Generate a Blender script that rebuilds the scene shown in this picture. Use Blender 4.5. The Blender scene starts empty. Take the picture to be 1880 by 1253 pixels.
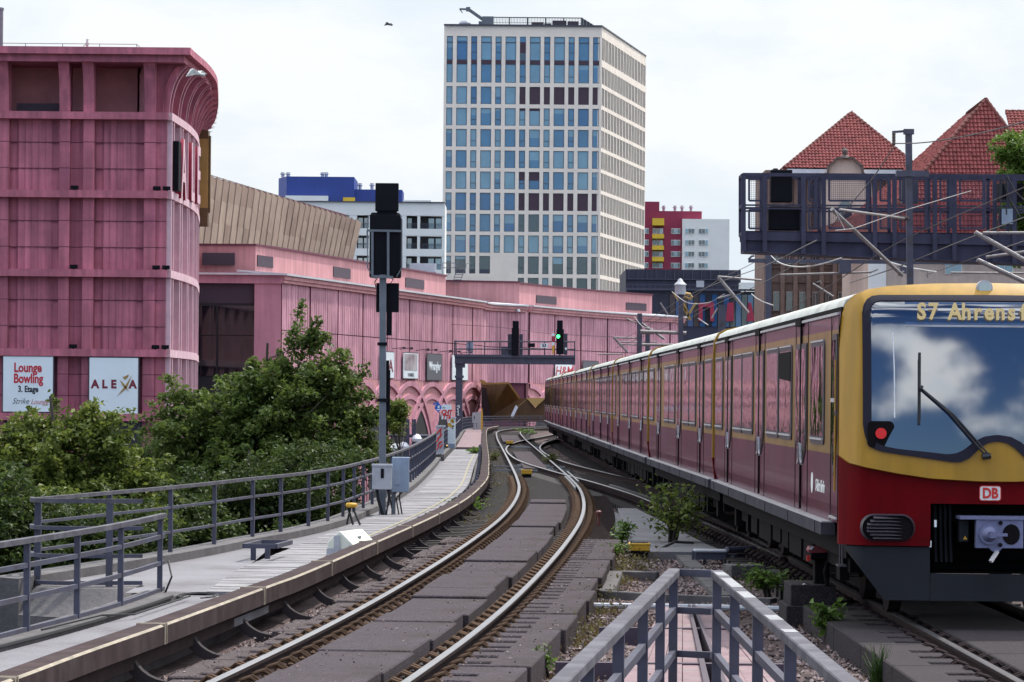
import bpy, bmesh, math, random
import numpy as np
from mathutils import Vector, Matrix, noise as mnoise

random.seed(7)
rng = np.random.default_rng(7)
S = bpy.context.scene
COL = S.collection

# ------------------------------------------------------------------ camera
FPX, CX, CY, CZ = 6000.0, 940.0, 730.0, 2.2          # focal length in photo pixels, principal point, eye height
ROLL = math.radians(0.5)
cr, sr = math.cos(ROLL), math.sin(ROLL)
cam = bpy.data.cameras.new("camera")
cam.sensor_width = 36.0
cam.lens = FPX / 1880.0 * 36.0
cam.shift_y = (CY - 626.5) / 1880.0
cam.clip_start = 0.5
cam.clip_end = 6000.0
camo = bpy.data.objects.new("camera", cam)
camo.location = (0, 0, CZ)
camo.rotation_euler = (math.pi / 2, -ROLL, 0)
COL.objects.link(camo)
S.camera = camo

# ------------------------------------------------------------------ light
SUN_EL, SUN_AZ = math.radians(57), math.radians(38)   # azimuth measured from +Y (view direction) towards +X
sd = Vector((math.sin(SUN_AZ) * math.cos(SUN_EL), math.cos(SUN_AZ) * math.cos(SUN_EL), math.sin(SUN_EL)))
sun = bpy.data.lights.new("sun", 'SUN')
sun.energy = 3.5
sun.angle = math.radians(0.9)
sun.color = (1.0, 0.95, 0.88)
suno = bpy.data.objects.new("sun", sun)
suno.rotation_euler = sd.to_track_quat('Z', 'Y').to_euler()
suno.location = (40, 40, 80)
COL.objects.link(suno)

W = bpy.data.worlds.new("World")
S.world = W
W.use_nodes = True
nt = W.node_tree
nt.nodes.clear()
def N(tree, t, **kw):
    n = tree.nodes.new(t)
    for k, v in kw.items():
        if k in n.inputs.keys() if isinstance(k, str) else False:
            n.inputs[k].default_value = v
        else:
            setattr(n, k, v)
    return n
out = N(nt, 'ShaderNodeOutputWorld')
bg = N(nt, 'ShaderNodeBackground')
sky = N(nt, 'ShaderNodeTexSky', sky_type='NISHITA', sun_disc=False, sun_elevation=SUN_EL, sun_rotation=SUN_AZ)
sky.air_density = 1.3
sky.dust_density = 0.6
tc = N(nt, 'ShaderNodeTexCoord')
# clouds: a layer of broken cloud, thick towards the horizon in the direction of the view, broken behind
mp = N(nt, 'ShaderNodeMapping')
mp.inputs['Scale'].default_value = (1.0, 1.0, 2.2)
mp.inputs['Location'].default_value = (3.1, 0.4, 0.35)
n1 = N(nt, 'ShaderNodeTexNoise', noise_dimensions='3D')
n1.inputs['Scale'].default_value = 3.1
n1.inputs['Detail'].default_value = 9
n1.inputs['Roughness'].default_value = 0.55
sep = N(nt, 'ShaderNodeSeparateXYZ')
cov = N(nt, 'ShaderNodeMapRange')                     # more cover ahead (+Y) than behind
cov.inputs['From Min'].default_value = -0.7
cov.inputs['From Max'].default_value = 0.8
cov.inputs['To Min'].default_value = -0.015
cov.inputs['To Max'].default_value = 0.30
addc = N(nt, 'ShaderNodeMath', operation='ADD')
ramp = N(nt, 'ShaderNodeMapRange', interpolation_type='SMOOTHSTEP')
ramp.inputs['From Min'].default_value = 0.47
ramp.inputs['From Max'].default_value = 0.62
skm = N(nt, 'ShaderNodeVectorMath', operation='MULTIPLY')
skm.inputs[1].default_value = (0.50, 0.72, 1.10)
# soft grey modelling inside the cloud
n2 = N(nt, 'ShaderNodeTexNoise', noise_dimensions='3D')
n2.inputs['Scale'].default_value = 9.0
n2.inputs['Detail'].default_value = 9
n2.inputs['Roughness'].default_value = 0.6
cl = N(nt, 'ShaderNodeMix', data_type='RGBA')
cl.inputs[6].default_value = (7.9, 8.7, 9.4, 1)
cl.inputs[7].default_value = (9.4, 9.7, 9.9, 1)
cr2 = N(nt, 'ShaderNodeMapRange')
cr2.inputs['From Min'].default_value = 0.36
cr2.inputs['From Max'].default_value = 0.56
mix = N(nt, 'ShaderNodeMix', data_type='RGBA')
L = nt.links.new
L(tc.outputs['Generated'], mp.inputs['Vector'])
L(mp.outputs['Vector'], n1.inputs['Vector'])
L(mp.outputs['Vector'], n2.inputs['Vector'])
L(tc.outputs['Generated'], sep.inputs[0])
L(sep.outputs['Y'], cov.inputs['Value'])
L(n1.outputs['Fac'], addc.inputs[0])
L(cov.outputs[0], addc.inputs[1])
L(addc.outputs[0], ramp.inputs['Value'])
L(n2.outputs['Fac'], cr2.inputs['Value'])
L(cr2.outputs[0], cl.inputs[0])
L(sky.outputs[0], skm.inputs[0])
L(ramp.outputs[0], mix.inputs[0])
L(skm.outputs[0], mix.inputs[6])
# clouds ahead are seen against the light and greyer, those behind are lit by the sun; all are brighter overhead
dirn = N(nt, 'ShaderNodeMapRange')
dirn.inputs['From Min'].default_value = -0.35
dirn.inputs['From Max'].default_value = 0.75
dirn.inputs['To Min'].default_value = 2.0
dirn.inputs['To Max'].default_value = 0.715
zen = N(nt, 'ShaderNodeMath', operation='MULTIPLY_ADD')
zen.inputs[1].default_value = 0.45
zen.inputs[2].default_value = 1.0
mul = N(nt, 'ShaderNodeMath', operation='MULTIPLY')
cls = N(nt, 'ShaderNodeVectorMath', operation='SCALE')
L(sep.outputs['Y'], dirn.inputs['Value'])
L(sep.outputs['Z'], zen.inputs[0])
L(dirn.outputs[0], mul.inputs[0])
L(zen.outputs[0], mul.inputs[1])
L(mul.outputs[0], cls.inputs['Scale'])
L(cl.outputs[2], cls.inputs[0])
L(cls.outputs[0], mix.inputs[7])
L(mix.outputs[2], bg.inputs['Color'])
bg.inputs['Strength'].default_value = 0.10
L(bg.outputs[0], out.inputs[0])

S.view_settings.view_transform = 'Standard'
S.view_settings.look = 'None'
S.view_settings.exposure = 0.48
S.view_settings.gamma = 1.0
S.view_settings.use_curve_mapping = False
S.cycles.max_bounces = 6
S.cycles.transparent_max_bounces = 6
S.cycles.caustics_reflective = False
S.cycles.caustics_refractive = False
S.cycles.use_adaptive_sampling = True

# ------------------------------------------------------------------ photo -> world
def U(px, py, Z):
    """Point at depth Z (metres along the view) that the photo shows at pixel px,py."""
    x, y = px - CX, -(py - CY)
    return Vector(((x * cr - y * sr) * Z / FPX, Z, CZ + (x * sr + y * cr) * Z / FPX))
def G(px, py, z=0.0):
    """Point on the level plane at height z that the photo shows at pixel px,py."""
    x, y = px - CX, -(py - CY)
    t = (z - CZ) / ((x * sr + y * cr) / FPX)
    return Vector(((x * cr - y * sr) / FPX * t, t, z))

# ------------------------------------------------------------------ mesh helper
class MB:
    def __init__(self):
        self.v, self.f, self.m = [], [], []
    def add(self, vs, fs, mi=0):
        b = len(self.v)
        self.v += [tuple(p) for p in vs]
        self.f += [tuple(i + b for i in f) for f in fs]
        self.m += [mi] * len(fs)
        return self
    def box(self, a, b, mi=0):
        x0, y0, z0 = a; x1, y1, z1 = b
        return self.add([(x0,y0,z0),(x1,y0,z0),(x1,y1,z0),(x0,y1,z0),(x0,y0,z1),(x1,y0,z1),(x1,y1,z1),(x0,y1,z1)],
                 [(0,3,2,1),(4,5,6,7),(0,1,5,4),(1,2,6,5),(2,3,7,6),(3,0,4,7)], mi)
    def cbox(self, c, s, mi=0, rot=0.0):
        """Box of size s centred on c, turned by rot about the vertical."""
        ca, sa = math.cos(rot), math.sin(rot)
        vs = []
        for dz in (-.5, .5):
            for dx, dy in ((-.5,-.5),(.5,-.5),(.5,.5),(-.5,.5)):
                x, y = dx*s[0], dy*s[1]
                vs.append((c[0]+x*ca-y*sa, c[1]+x*sa+y*ca, c[2]+dz*s[2]))
        return self.add(vs, [(0,3,2,1),(4,5,6,7),(0,1,5,4),(1,2,6,5),(2,3,7,6),(3,0,4,7)], mi)
    def bar(self, a, b, w, h, mi=0, up=(0,0,1)):
        """Straight rectangular bar from a to b; w across, h along up."""
        a, b = Vector(a), Vector(b)
        d = (b - a).normalized()
        upv = Vector(up)
        r = d.cross(upv)
        if r.length < 1e-4: r = d.cross(Vector((0,1,0)))
        r.normalize(); u = r.cross(d)
        vs = []
        for p in (a, b):
            for i, j in ((-.5,-.5),(.5,-.5),(.5,.5),(-.5,.5)):
                vs.append(p + r*(i*w) + u*(j*h))
        return self.add(vs, [(0,1,2,3),(7,6,5,4),(0,4,5,1),(1,5,6,2),(2,6,7,3),(3,7,4,0)], mi)
    def tube(self, pts, r, n=8, mi=0, r2=None):
        pts = [Vector(p) for p in pts]
        k = len(pts); vs = []; fs = []
        ref = None
        for i, p in enumerate(pts):
            d = (pts[min(i+1,k-1)] - pts[max(i-1,0)])
            d = d.normalized() if d.length > 1e-9 else Vector((0,0,1))
            if ref is None:
                ref = d.orthogonal().normalized()
            a = (ref - d * ref.dot(d))
            a = a.normalized() if a.length > 1e-6 else d.orthogonal().normalized()
            ref = a; b = d.cross(a)
            rr = r if r2 is None else r + (r2 - r) * i / max(1, k - 1)
            for j in range(n):
                t = 2*math.pi*j/n
                vs.append(p + a*(rr*math.cos(t)) + b*(rr*math.sin(t)))
        for i in range(k-1):
            for j in range(n):
                fs.append((i*n+j, i*n+(j+1)%n, (i+1)*n+(j+1)%n, (i+1)*n+j))
        fs.append(tuple(reversed(range(n)))); fs.append(tuple(range((k-1)*n, k*n)))
        return self.add(vs, fs, mi)
    def sweep(self, prof, path, mi=0, closed=True, mis=None):
        """prof: (lateral to the right, height) pairs swept along path of 3-D points."""
        path = [Vector(p) for p in path]
        k, n = len(path), len(prof)
        vs = []; fs = []; ms = []
        for i, p in enumerate(path):
            d = path[min(i+1,k-1)] - path[max(i-1,0)]
            d.z = 0; d.normalize()
            r = Vector((d.y, -d.x, 0))
            for (a, b) in prof:
                vs.append(p + r*a + Vector((0,0,b)))
        lim = n if closed else n-1
        for i in range(k-1):
            for j in range(lim):
                fs.append((i*n+j, (i+1)*n+j, (i+1)*n+(j+1)%n, i*n+(j+1)%n))
                ms.append(mis[j] if mis else mi)
        if closed:
            fs.append(tuple(range(n))); fs.append(tuple(reversed(range((k-1)*n, k*n)))); ms += [mi, mi]
        b = len(self.v)
        self.v += [tuple(p) for p in vs]; self.f += [tuple(i+b for i in f) for f in fs]; self.m += ms
        return self
    def prism(self, poly, vec, mi=0, mside=None):
        n = len(poly); vec = Vector(vec)
        vs = [Vector(p) for p in poly] + [Vector(p)+vec for p in poly]
        fs = [tuple(range(n)), tuple(reversed(range(n, 2*n)))]
        self.add(vs, fs, mi)
        b = len(self.v) - 2*n
        for i in range(n):
            j = (i+1) % n
            self.f.append((b+i, b+n+i, b+n+j, b+j)); self.m.append(mi if mside is None else mside)
        return self
    def lathe(self, prof, c=(0,0,0), n=16, mi=0):
        c = Vector(c); vs = []; fs = []
        k = len(prof)
        for (r, z) in prof:
            for j in range(n):
                t = 2*math.pi*j/n
                vs.append((c.x + r*math.cos(t), c.y + r*math.sin(t), c.z + z))
        for i in range(k-1):
            for j in range(n):
                fs.append((i*n+j, i*n+(j+1)%n, (i+1)*n+(j+1)%n, (i+1)*n+j))
        fs.append(tuple(reversed(range(n)))); fs.append(tuple(range((k-1)*n, k*n)))
        return self.add(vs, fs, mi)
    def build(self, name, mats, parent=None, at=None, smooth=False, bevel=0.0, fix=True):
        me = bpy.data.meshes.new(name)
        o3 = Vector(at) if at is not None else (Vector(parent['base']) if parent is not None and 'base' in parent else Vector((0,0,0)))
        me.from_pydata([(x-o3.x, y-o3.y, z-o3.z) for x, y, z in self.v], [], self.f)
        if not isinstance(mats, (list, tuple)): mats = [mats]
        for m in mats: me.materials.append(m)
        if len(mats) > 1: me.polygons.foreach_set('material_index', self.m)
        if fix:
            bm = bmesh.new(); bm.from_mesh(me)
            bmesh.ops.recalc_face_normals(bm, faces=bm.faces)
            bm.to_mesh(me); bm.free()
        if smooth:
            me.polygons.foreach_set('use_smooth', [True]*len(me.polygons))
            try: me.set_sharp_from_angle(angle=math.radians(40))
            except Exception: pass
        me.update()
        o = bpy.data.objects.new(name, me)
        COL.objects.link(o)
        if parent is not None: o.parent = parent
        else: o.location = o3
        if bevel > 0:
            b = o.modifiers.new('bevel', 'BEVEL'); b.width = bevel; b.segments = 1; b.limit_method = 'ANGLE'
        return o

def tag(o, label=None, cat=None, group=None, kind=None):
    if label: o['label'] = label
    if cat: o['category'] = cat
    if group: o['group'] = group
    if kind: o['kind'] = kind
    return o
def thing(name, base, label, cat, group=None, rz=0.0):
    """Empty at a thing's base; parts built with parent=thing take world coordinates minus this base."""
    o = bpy.data.objects.new(name, None)
    o.empty_display_size = 0.3
    COL.objects.link(o)
    o.location = base; o.rotation_euler = (0, 0, rz)
    o['base'] = [float(c) for c in base]
    return tag(o, label, cat, group)
def local_thing(name, base, label, cat, group=None, rz=0.0):
    """As thing(), but its parts are built in local coordinates (for things that are turned or copied)."""
    o = thing(name, base, label, cat, group, rz)
    o['base'] = [0.0, 0.0, 0.0]
    return o
def copy_tree(o, parent=None):
    c = o.copy(); COL.objects.link(c); c.parent = parent
    for ch in list(o.children): copy_tree(ch, c)
    return c
def repeat(o, loc, label, rz=None):
    c = copy_tree(o); c.location = loc; c['label'] = label
    if rz is not None: c.rotation_euler = (0, 0, rz)
    return c

# ------------------------------------------------------------------ materials
def mat(name, col, rough=0.6, metal=0.0, var=0.18, scale=3.0, bump=0.0, bscale=None, col2=None, streak=0.0, speck=0.0,
        coat=0.0, spec=0.5, dirt=None, dirt_amt=0.0, dscale=0.6, wscale=None):
    """Principled material with noise variation, optional vertical weather streaks, speckle and dirt patches."""
    m = bpy.data.materials.new(name); m.use_nodes = True
    t = m.node_tree; b = t.nodes['Principled BSDF']
    b.inputs['Roughness'].default_value = rough
    b.inputs['Metallic'].default_value = metal
    b.inputs['Coat Weight'].default_value = coat
    b.inputs['Specular IOR Level'].default_value = spec
    geo = N(t, 'ShaderNodeTexCoord')
    ln = t.links.new
    nz = N(t, 'ShaderNodeTexNoise'); nz.inputs['Scale'].default_value = scale; nz.inputs['Detail'].default_value = 6
    nz.inputs['Roughness'].default_value = 0.62
    ln(geo.outputs['Object'], nz.inputs['Vector'])
    mr = N(t, 'ShaderNodeMapRange'); mr.inputs['From Min'].default_value = 0.3; mr.inputs['From Max'].default_value = 0.7
    ln(nz.outputs['Fac'], mr.inputs['Value'])
    mx = N(t, 'ShaderNodeMix', data_type='RGBA')
    c = col
    c2 = col2 if col2 else tuple(x * (1 - var) for x in c)
    c1 = c if col2 else tuple(min(1, x * (1 + var)) for x in c)
    mx.inputs[6].default_value = (*c2, 1); mx.inputs[7].default_value = (*c1, 1)
    ln(mr.outputs[0], mx.inputs[0])
    last = mx.outputs[2]
    if streak > 0:
        mpn = N(t, 'ShaderNodeMapping'); mpn.inputs['Scale'].default_value = (1.4, 1.4, 0.06)
        ln(geo.outputs['Object'], mpn.inputs['Vector'])
        sn = N(t, 'ShaderNodeTexNoise'); sn.inputs['Scale'].default_value = wscale or 2.5; sn.inputs['Detail'].default_value = 7
        ln(mpn.outputs[0], sn.inputs['Vector'])
        sm = N(t, 'ShaderNodeMapRange'); sm.inputs['From Min'].default_value = 0.35; sm.inputs['From Max'].default_value = 0.68
        sm.inputs['To Min'].default_value = 1 - streak; sm.inputs['To Max'].default_value = 1 + streak * 0.35
        ln(sn.outputs['Fac'], sm.inputs['Value'])
        sx = N(t, 'ShaderNodeVectorMath', operation='SCALE'); ln(last, sx.inputs[0]); ln(sm.outputs[0], sx.inputs['Scale'])
        last = sx.outputs[0]
    if speck > 0:
        kn = N(t, 'ShaderNodeTexNoise'); kn.inputs['Scale'].default_value = 55; kn.inputs['Detail'].default_value = 2
        ln(geo.outputs['Object'], kn.inputs['Vector'])
        km = N(t, 'ShaderNodeMapRange'); km.inputs['From Min'].default_value = 0.35; km.inputs['From Max'].default_value = 0.65
        km.inputs['To Min'].default_value = 1 - speck; km.inputs['To Max'].default_value = 1 + speck
        ln(kn.outputs['Fac'], km.inputs['Value'])
        kx = N(t, 'ShaderNodeVectorMath', operation='SCALE'); ln(last, kx.inputs[0]); ln(km.outputs[0], kx.inputs['Scale'])
        last = kx.outputs[0]
    if dirt is not None:
        dn = N(t, 'ShaderNodeTexNoise'); dn.inputs['Scale'].default_value = dscale; dn.inputs['Detail'].default_value = 8
        dn.inputs['Roughness'].default_value = 0.7
        ln(geo.outputs['Object'], dn.inputs['Vector'])
        dm = N(t, 'ShaderNodeMapRange'); dm.inputs['From Min'].default_value = 0.48; dm.inputs['From Max'].default_value = 0.66
        dm.inputs['To Max'].default_value = dirt_amt
        ln(dn.outputs['Fac'], dm.inputs['Value'])
        dx = N(t, 'ShaderNodeMix', data_type='RGBA'); dx.inputs[7].default_value = (*dirt, 1)
        ln(dm.outputs[0], dx.inputs[0]); ln(last, dx.inputs[6])
        last = dx.outputs[2]
    ln(last, b.inputs['Base Color'])
    if bump > 0:
        bn = N(t, 'ShaderNodeTexNoise'); bn.inputs['Scale'].default_value = bscale or scale * 6; bn.inputs['Detail'].default_value = 5
        ln(geo.outputs['Object'], bn.inputs['Vector'])
        bp = N(t, 'ShaderNodeBump'); bp.inputs['Strength'].default_value = bump; bp.inputs['Distance'].default_value = 0.02
        ln(bn.outputs['Fac'], bp.inputs['Height']); ln(bp.outputs[0], b.inputs['Normal'])
    return m

def glass(name, tint, refl=0.25, rough=0.03, wob=0.0, wscale=1.5, blinds=0.0):
    """Window seen from outside: a dark tinted interior under a reflecting pane."""
    m = bpy.data.materials.new(name); m.use_nodes = True
    t = m.node_tree; t.nodes.clear(); ln = t.links.new
    o = N(t, 'ShaderNodeOutputMaterial')
    d = N(t, 'ShaderNodeBsdfDiffuse'); g = N(t, 'ShaderNodeBsdfGlossy'); g.inputs['Roughness'].default_value = rough
    fr = N(t, 'ShaderNodeFresnel'); fr.inputs['IOR'].default_value = 1.5
    ad = N(t, 'ShaderNodeMath', operation='MULTIPLY_ADD'); ad.inputs[1].default_value = 1.0 - refl; ad.inputs[2].default_value = refl
    ad.use_clamp = True
    ln(fr.outputs[0], ad.inputs[0])
    tcn = N(t, 'ShaderNodeTexCoord')
    nz = N(t, 'ShaderNodeTexNoise'); nz.inputs['Scale'].default_value = 0.35 if blinds else 0.8; nz.inputs['Detail'].default_value = 3
    ln(tcn.outputs['Object'], nz.inputs['Vector'])
    mx = N(t, 'ShaderNodeMix', data_type='RGBA')
    mx.inputs[6].default_value = (*[c * 0.6 for c in tint], 1); mx.inputs[7].default_value = (*[c * 1.4 for c in tint], 1)
    ln(nz.outputs['Fac'], mx.inputs[0]); ln(mx.outputs[2], d.inputs[0])
    if wob > 0:
        wn = N(t, 'ShaderNodeTexNoise'); wn.inputs['Scale'].default_value = wscale; wn.inputs['Detail'].default_value = 2
        ln(tcn.outputs['Object'], wn.inputs['Vector'])
        bp = N(t, 'ShaderNodeBump'); bp.inputs['Strength'].default_value = wob; bp.inputs['Distance'].default_value = 0.05
        ln(wn.outputs['Fac'], bp.inputs['Height']); ln(bp.outputs[0], g.inputs['Normal'])
    ms = N(t, 'ShaderNodeMixShader')
    ln(ad.outputs[0], ms.inputs[0]); ln(d.outputs[0], ms.inputs[1]); ln(g.outputs[0], ms.inputs[2])
    ln(ms.outputs[0], o.inputs[0])
    return m

def emit(name, col, strength):
    m = bpy.data.materials.new(name); m.use_nodes = True
    b = m.node_tree.nodes['Principled BSDF']
    b.inputs['Base Color'].default_value = (*col, 1)
    b.inputs['Emission Color'].default_value = (*col, 1)
    b.inputs['Emission Strength'].default_value = strength
    return m

M = {}
M['block_pink'] = mat('weathered_raspberry_render', (0.45, 0.135, 0.185), .85, var=.22, scale=.55, streak=.30, bump=.25, bscale=7, dirt=(.24,.07,.115), dirt_amt=.75, dscale=.45)
M['block_panel'] = mat('ribbed_raspberry_panel', (0.46, 0.145, 0.20), .85, var=.22, scale=.6, streak=.34, bump=.2, bscale=7)
M['block_light'] = mat('pale_rib_edge', (0.58, 0.38, 0.43), .8, var=.12, scale=1.5, streak=.15)
M['block_upper'] = mat('dusty_pink_brick', (0.50, 0.205, 0.215), .9, var=.12, scale=1.2, bump=.3, bscale=14)
M['mall_pink'] = mat('fluted_pink_concrete', (0.58, 0.295, 0.355), .85, spec=.2, var=.20, scale=.5, streak=.40, dirt=(.40,.19,.24), dirt_amt=.5, dscale=.3, bump=.2, bscale=5, wscale=3.5)
M['mall_plain'] = mat('smooth_pink_render', (0.56, 0.275, 0.29), .85, spec=.2, var=.12, scale=.4, streak=.2)
M['mall_arch'] = mat('pink_arch_stone', (0.52, 0.25, 0.31), .85, spec=.2, var=.12, scale=.6, streak=.12)
M['joint'] = mat('dark_wall_joint', (0.12, 0.03, 0.055), .9)
M['flashing'] = mat('grey_metal_flashing', (0.55, 0.56, 0.60), .45, .4, var=.1, scale=1)
M['vent'] = mat('dark_louvre', (0.045, 0.028, 0.045), .7, scale=8)
M['shop_dark'] = mat('dark_shop_interior', (0.012, 0.011, 0.016), .6)
M['tan'] = mat('bronze_panel_light', (0.42, 0.318, 0.25), .7, .0, spec=.2, var=.16, scale=.5, streak=.12)
M['tan2'] = mat('bronze_panel_mid', (0.37, 0.275, 0.215), .7, .0, spec=.2, var=.16, scale=.5, streak=.12)
M['tan3'] = mat('bronze_panel_dark', (0.33, 0.24, 0.19), .7, .0, spec=.2, var=.16, scale=.5, streak=.12)
M['gold'] = mat('gilded_metal', (0.33, 0.205, 0.06), .5, .3, var=.15, scale=1.5)
M['goldpanel'] = mat('brown_gold_cladding', (0.115, 0.06, 0.022), .55, .2, var=.2, scale=.25, streak=.2)
M['white_sign'] = mat('white_sign_sheet', (0.66, 0.72, 0.76), .5, var=.06, scale=.4)
M['red_paint'] = mat('red_lettering', (0.45, 0.015, 0.03), .5, var=.05)
M['black_paint'] = mat('black_lettering', (0.012, 0.012, 0.02), .5, var=.05)
M['maroon_paint'] = mat('maroon_lettering', (0.16, 0.008, 0.025), .5, var=.05)
M['steel'] = mat('grey_blue_painted_steel', (0.070, 0.071, 0.100), .6, .0, spec=.2, var=.16, scale=5, bump=.06, dirt=(.055,.045,.045), dirt_amt=.65, dscale=2.6)
M['bridge_steel'] = mat('dark_blue_bridge_steel', (0.045, 0.044, 0.075), .7, .0, spec=.15, var=.2, scale=2, streak=.15)
M['steel_top'] = mat('worn_pale_steel_cap', (0.080, 0.076, 0.092), .7, .0, spec=.15, var=.25, scale=4, dirt=(.14,.14,.155), dirt_amt=.55, dscale=4)
M['steel_dark'] = mat('dark_blue_grey_steel', (0.055, 0.055, 0.085), .55, .1, var=.2, scale=3)
M['signal_black'] = mat('matt_black_sheet', (0.006, 0.006, 0.010), .75, spec=.12, var=.2, scale=3)
M['pole'] = mat('galvanised_pole', (0.125, 0.14, 0.165), .6, .1, spec=.3, var=.15, scale=4)
M['cab_grey'] = mat('pale_grey_cabinet', (0.40, 0.41, 0.45), .5, var=.1, scale=4, dirt=(.22,.21,.22), dirt_amt=.4, dscale=3)
M['cab_blue'] = mat('blue_grey_cabinet', (0.24, 0.30, 0.40), .5, var=.12, scale=3, dirt=(.14,.15,.18), dirt_amt=.5, dscale=3)
M['black_rubber'] = mat('black_rubber', (0.012, 0.012, 0.015), .6, var=.2)
M['yellow_paint'] = mat('yellow_paint', (0.58, 0.32, 0.015), .5, var=.12, scale=6, dirt=(.25,.14,.02), dirt_amt=.4, dscale=5)
M['cream'] = mat('cream_painted_box', (0.66, 0.66, 0.56), .5, var=.08, scale=3, dirt=(.45,.43,.34), dirt_amt=.4, dscale=3)
M['rail_top'] = mat('polished_rail_head', (0.33, 0.32, 0.335), .30, .9, var=.12, scale=2)
M['rail_rust'] = mat('rusty_rail_web', (0.032, 0.022, 0.022), .9, .0, spec=.08, var=.3, scale=6, bump=.2)
M['clip'] = mat('rusty_spring_clip', (0.080, 0.046, 0.028), .8, .1, spec=.15, var=.35, scale=9)
M['slab'] = mat('grey_mauve_absorber_slab', (0.054, 0.043, 0.051), .95, spec=.2, var=.14, scale=1.3, bump=.8, bscale=45, speck=.42, dirt=(.036,.027,.026), dirt_amt=.85, dscale=.9)
M['slab_brown'] = mat('brown_grey_absorber_slab', (0.064, 0.049, 0.051), .95, spec=.25, var=.16, scale=1.5, bump=.8, bscale=45, speck=.35, dirt=(.036,.029,.028), dirt_amt=.7, dscale=1.1)
M['slab_dark'] = mat('dark_absorber_slab', (0.034, 0.028, 0.031), .95, spec=.2, var=.16, scale=1.3, bump=.8, bscale=45, speck=.35, dirt=(.03,.026,.027), dirt_amt=.6, dscale=.9)  # darker tone of the absorber slab, used along the train track
M['sleeper'] = mat('oily_timber_sleeper', (0.026, 0.020, 0.020), .85, var=.3, scale=4, bump=.3)
M['ballast'] = mat('purple_brown_ballast', (0.088, 0.062, 0.061), .95, spec=.2, var=.4, scale=9, bump=1.0, bscale=16, speck=.5, dirt=(.03,.022,.02), dirt_amt=.7, dscale=1.2)
M['stone1'] = mat('ballast_stone_grey', (0.27, 0.21, 0.205), .9, var=.3, scale=6)
M['stone2'] = mat('ballast_stone_brown', (0.175, 0.118, 0.105), .9, var=.3, scale=6)
M['stone3'] = mat('ballast_stone_dark', (0.045, 0.032, 0.034), .9, var=.3, scale=6)
M['cover'] = mat('brown_conductor_cover', (0.050, 0.034, 0.036), .9, spec=.08, var=.2, scale=2.5, streak=.25, dirt=(.085,.07,.068), dirt_amt=.45, dscale=2)
M['cover_edge'] = mat('worn_pale_edge', (0.24, 0.20, 0.15), .7, var=.35, scale=5)
M['scuffed'] = mat('scuffed_primer', (0.22, 0.22, 0.235), .7, var=.25, scale=12)
M['bracket'] = mat('iron_bracket', (0.045, 0.038, 0.040), .85, .0, spec=.1, var=.2, scale=4)
M['plank'] = mat('silvered_plank', (0.205, 0.196, 0.205), .9, var=.16, scale=2.5, bump=.3, bscale=20, dirt=(.10,.092,.095), dirt_amt=.75, dscale=1.6)
M['concrete'] = mat('worn_concrete', (0.16, 0.153, 0.168), .9, var=.15, scale=1.8, bump=.4, bscale=18, speck=.16, dirt=(.07,.063,.066), dirt_amt=.75, dscale=.9)
M['concrete_dk'] = mat('stained_concrete', (0.095, 0.087, 0.09), .9, var=.22, scale=1.8, bump=.4, bscale=18, speck=.15, streak=.25)
M['yellow_line'] = mat('faded_yellow_line', (0.235, 0.205, 0.12), .8, var=.15, scale=6, dirt=(.21,.20,.205), dirt_amt=.95, dscale=5)
M['deck_wood'] = mat('reddish_deck_board', (0.175, 0.112, 0.122), .85, var=.2, scale=3, bump=.3, bscale=20, dirt=(.22,.18,.185), dirt_amt=.5, dscale=2)
M['train_maroon'] = mat('maroon_train_paint', (0.105, 0.010, 0.038), .40, spec=.3, var=.12, scale=2, streak=.30, coat=.08, wscale=5, dirt=(.075,.03,.04), dirt_amt=.5, dscale=.8)
M['train_maroon_dk'] = mat('dark_maroon_band', (0.115, 0.013, 0.045), .38, var=.10, scale=2, streak=.25, coat=.15, wscale=5)
M['train_yellow_shade'] = mat('shaded_yellow_train_paint', (0.27, 0.15, 0.03), .36, var=.10, scale=2, streak=.28, coat=.15, wscale=5)  # yellow of the side band, browned to put its shade into the colour
M['train_yellow'] = mat('yellow_cab_paint', (0.36, 0.19, 0.010), .42, spec=.3, var=.08, scale=1.5, streak=.16, coat=.15, wscale=6, dirt=(.26,.15,.03), dirt_amt=.35, dscale=1.6)
M['train_red'] = mat('red_cab_paint', (0.115, 0.001, 0.003), .5, spec=.06, var=.12, scale=1.5, streak=.22, dirt=(.05,.003,.005), dirt_amt=.6, dscale=1.5, wscale=4)
M['train_roof'] = mat('pale_train_roof', (0.44, 0.45, 0.42), .6, .0, var=.18, scale=1.2, dirt=(.24,.24,.21), dirt_amt=.7, dscale=1.6)
M['train_black'] = mat('black_underframe', (0.006, 0.005, 0.006), .8, var=.3, scale=4, spec=.1)  # near-black tone for running gear and other black parts
M['train_skirt'] = mat('anthracite_skirt', (0.012, 0.0135, 0.018), .6, spec=.2, var=.12, scale=3)
M['train_step'] = mat('grey_step_beam', (0.050, 0.047, 0.058), .85, .0, spec=.1, var=.15, scale=3, dirt=(.085,.08,.09), dirt_amt=.5, dscale=4)
M['train_alu'] = mat('bare_aluminium_trim', (0.50, 0.49, 0.51), .45, .5, var=.1, scale=3)
M['win_frame'] = mat('dark_window_frame', (0.055, 0.045, 0.058), .4, .2, var=.1)
M['rubber_purple'] = mat('dark_windscreen_seal', (0.016, 0.014, 0.026), .7, spec=.2, var=.1)
M['coupler'] = mat('blue_grey_cast_coupler', (0.15, 0.16, 0.27), .5, .3, var=.15, scale=8)
M['train_glass'] = glass('dark_train_window', (0.016, 0.013, 0.018), .34, .02, .10, 2.2)
M['screen_glass'] = glass('windscreen', (0.005, 0.010, 0.036), .18, .055, .02, .8)
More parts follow.
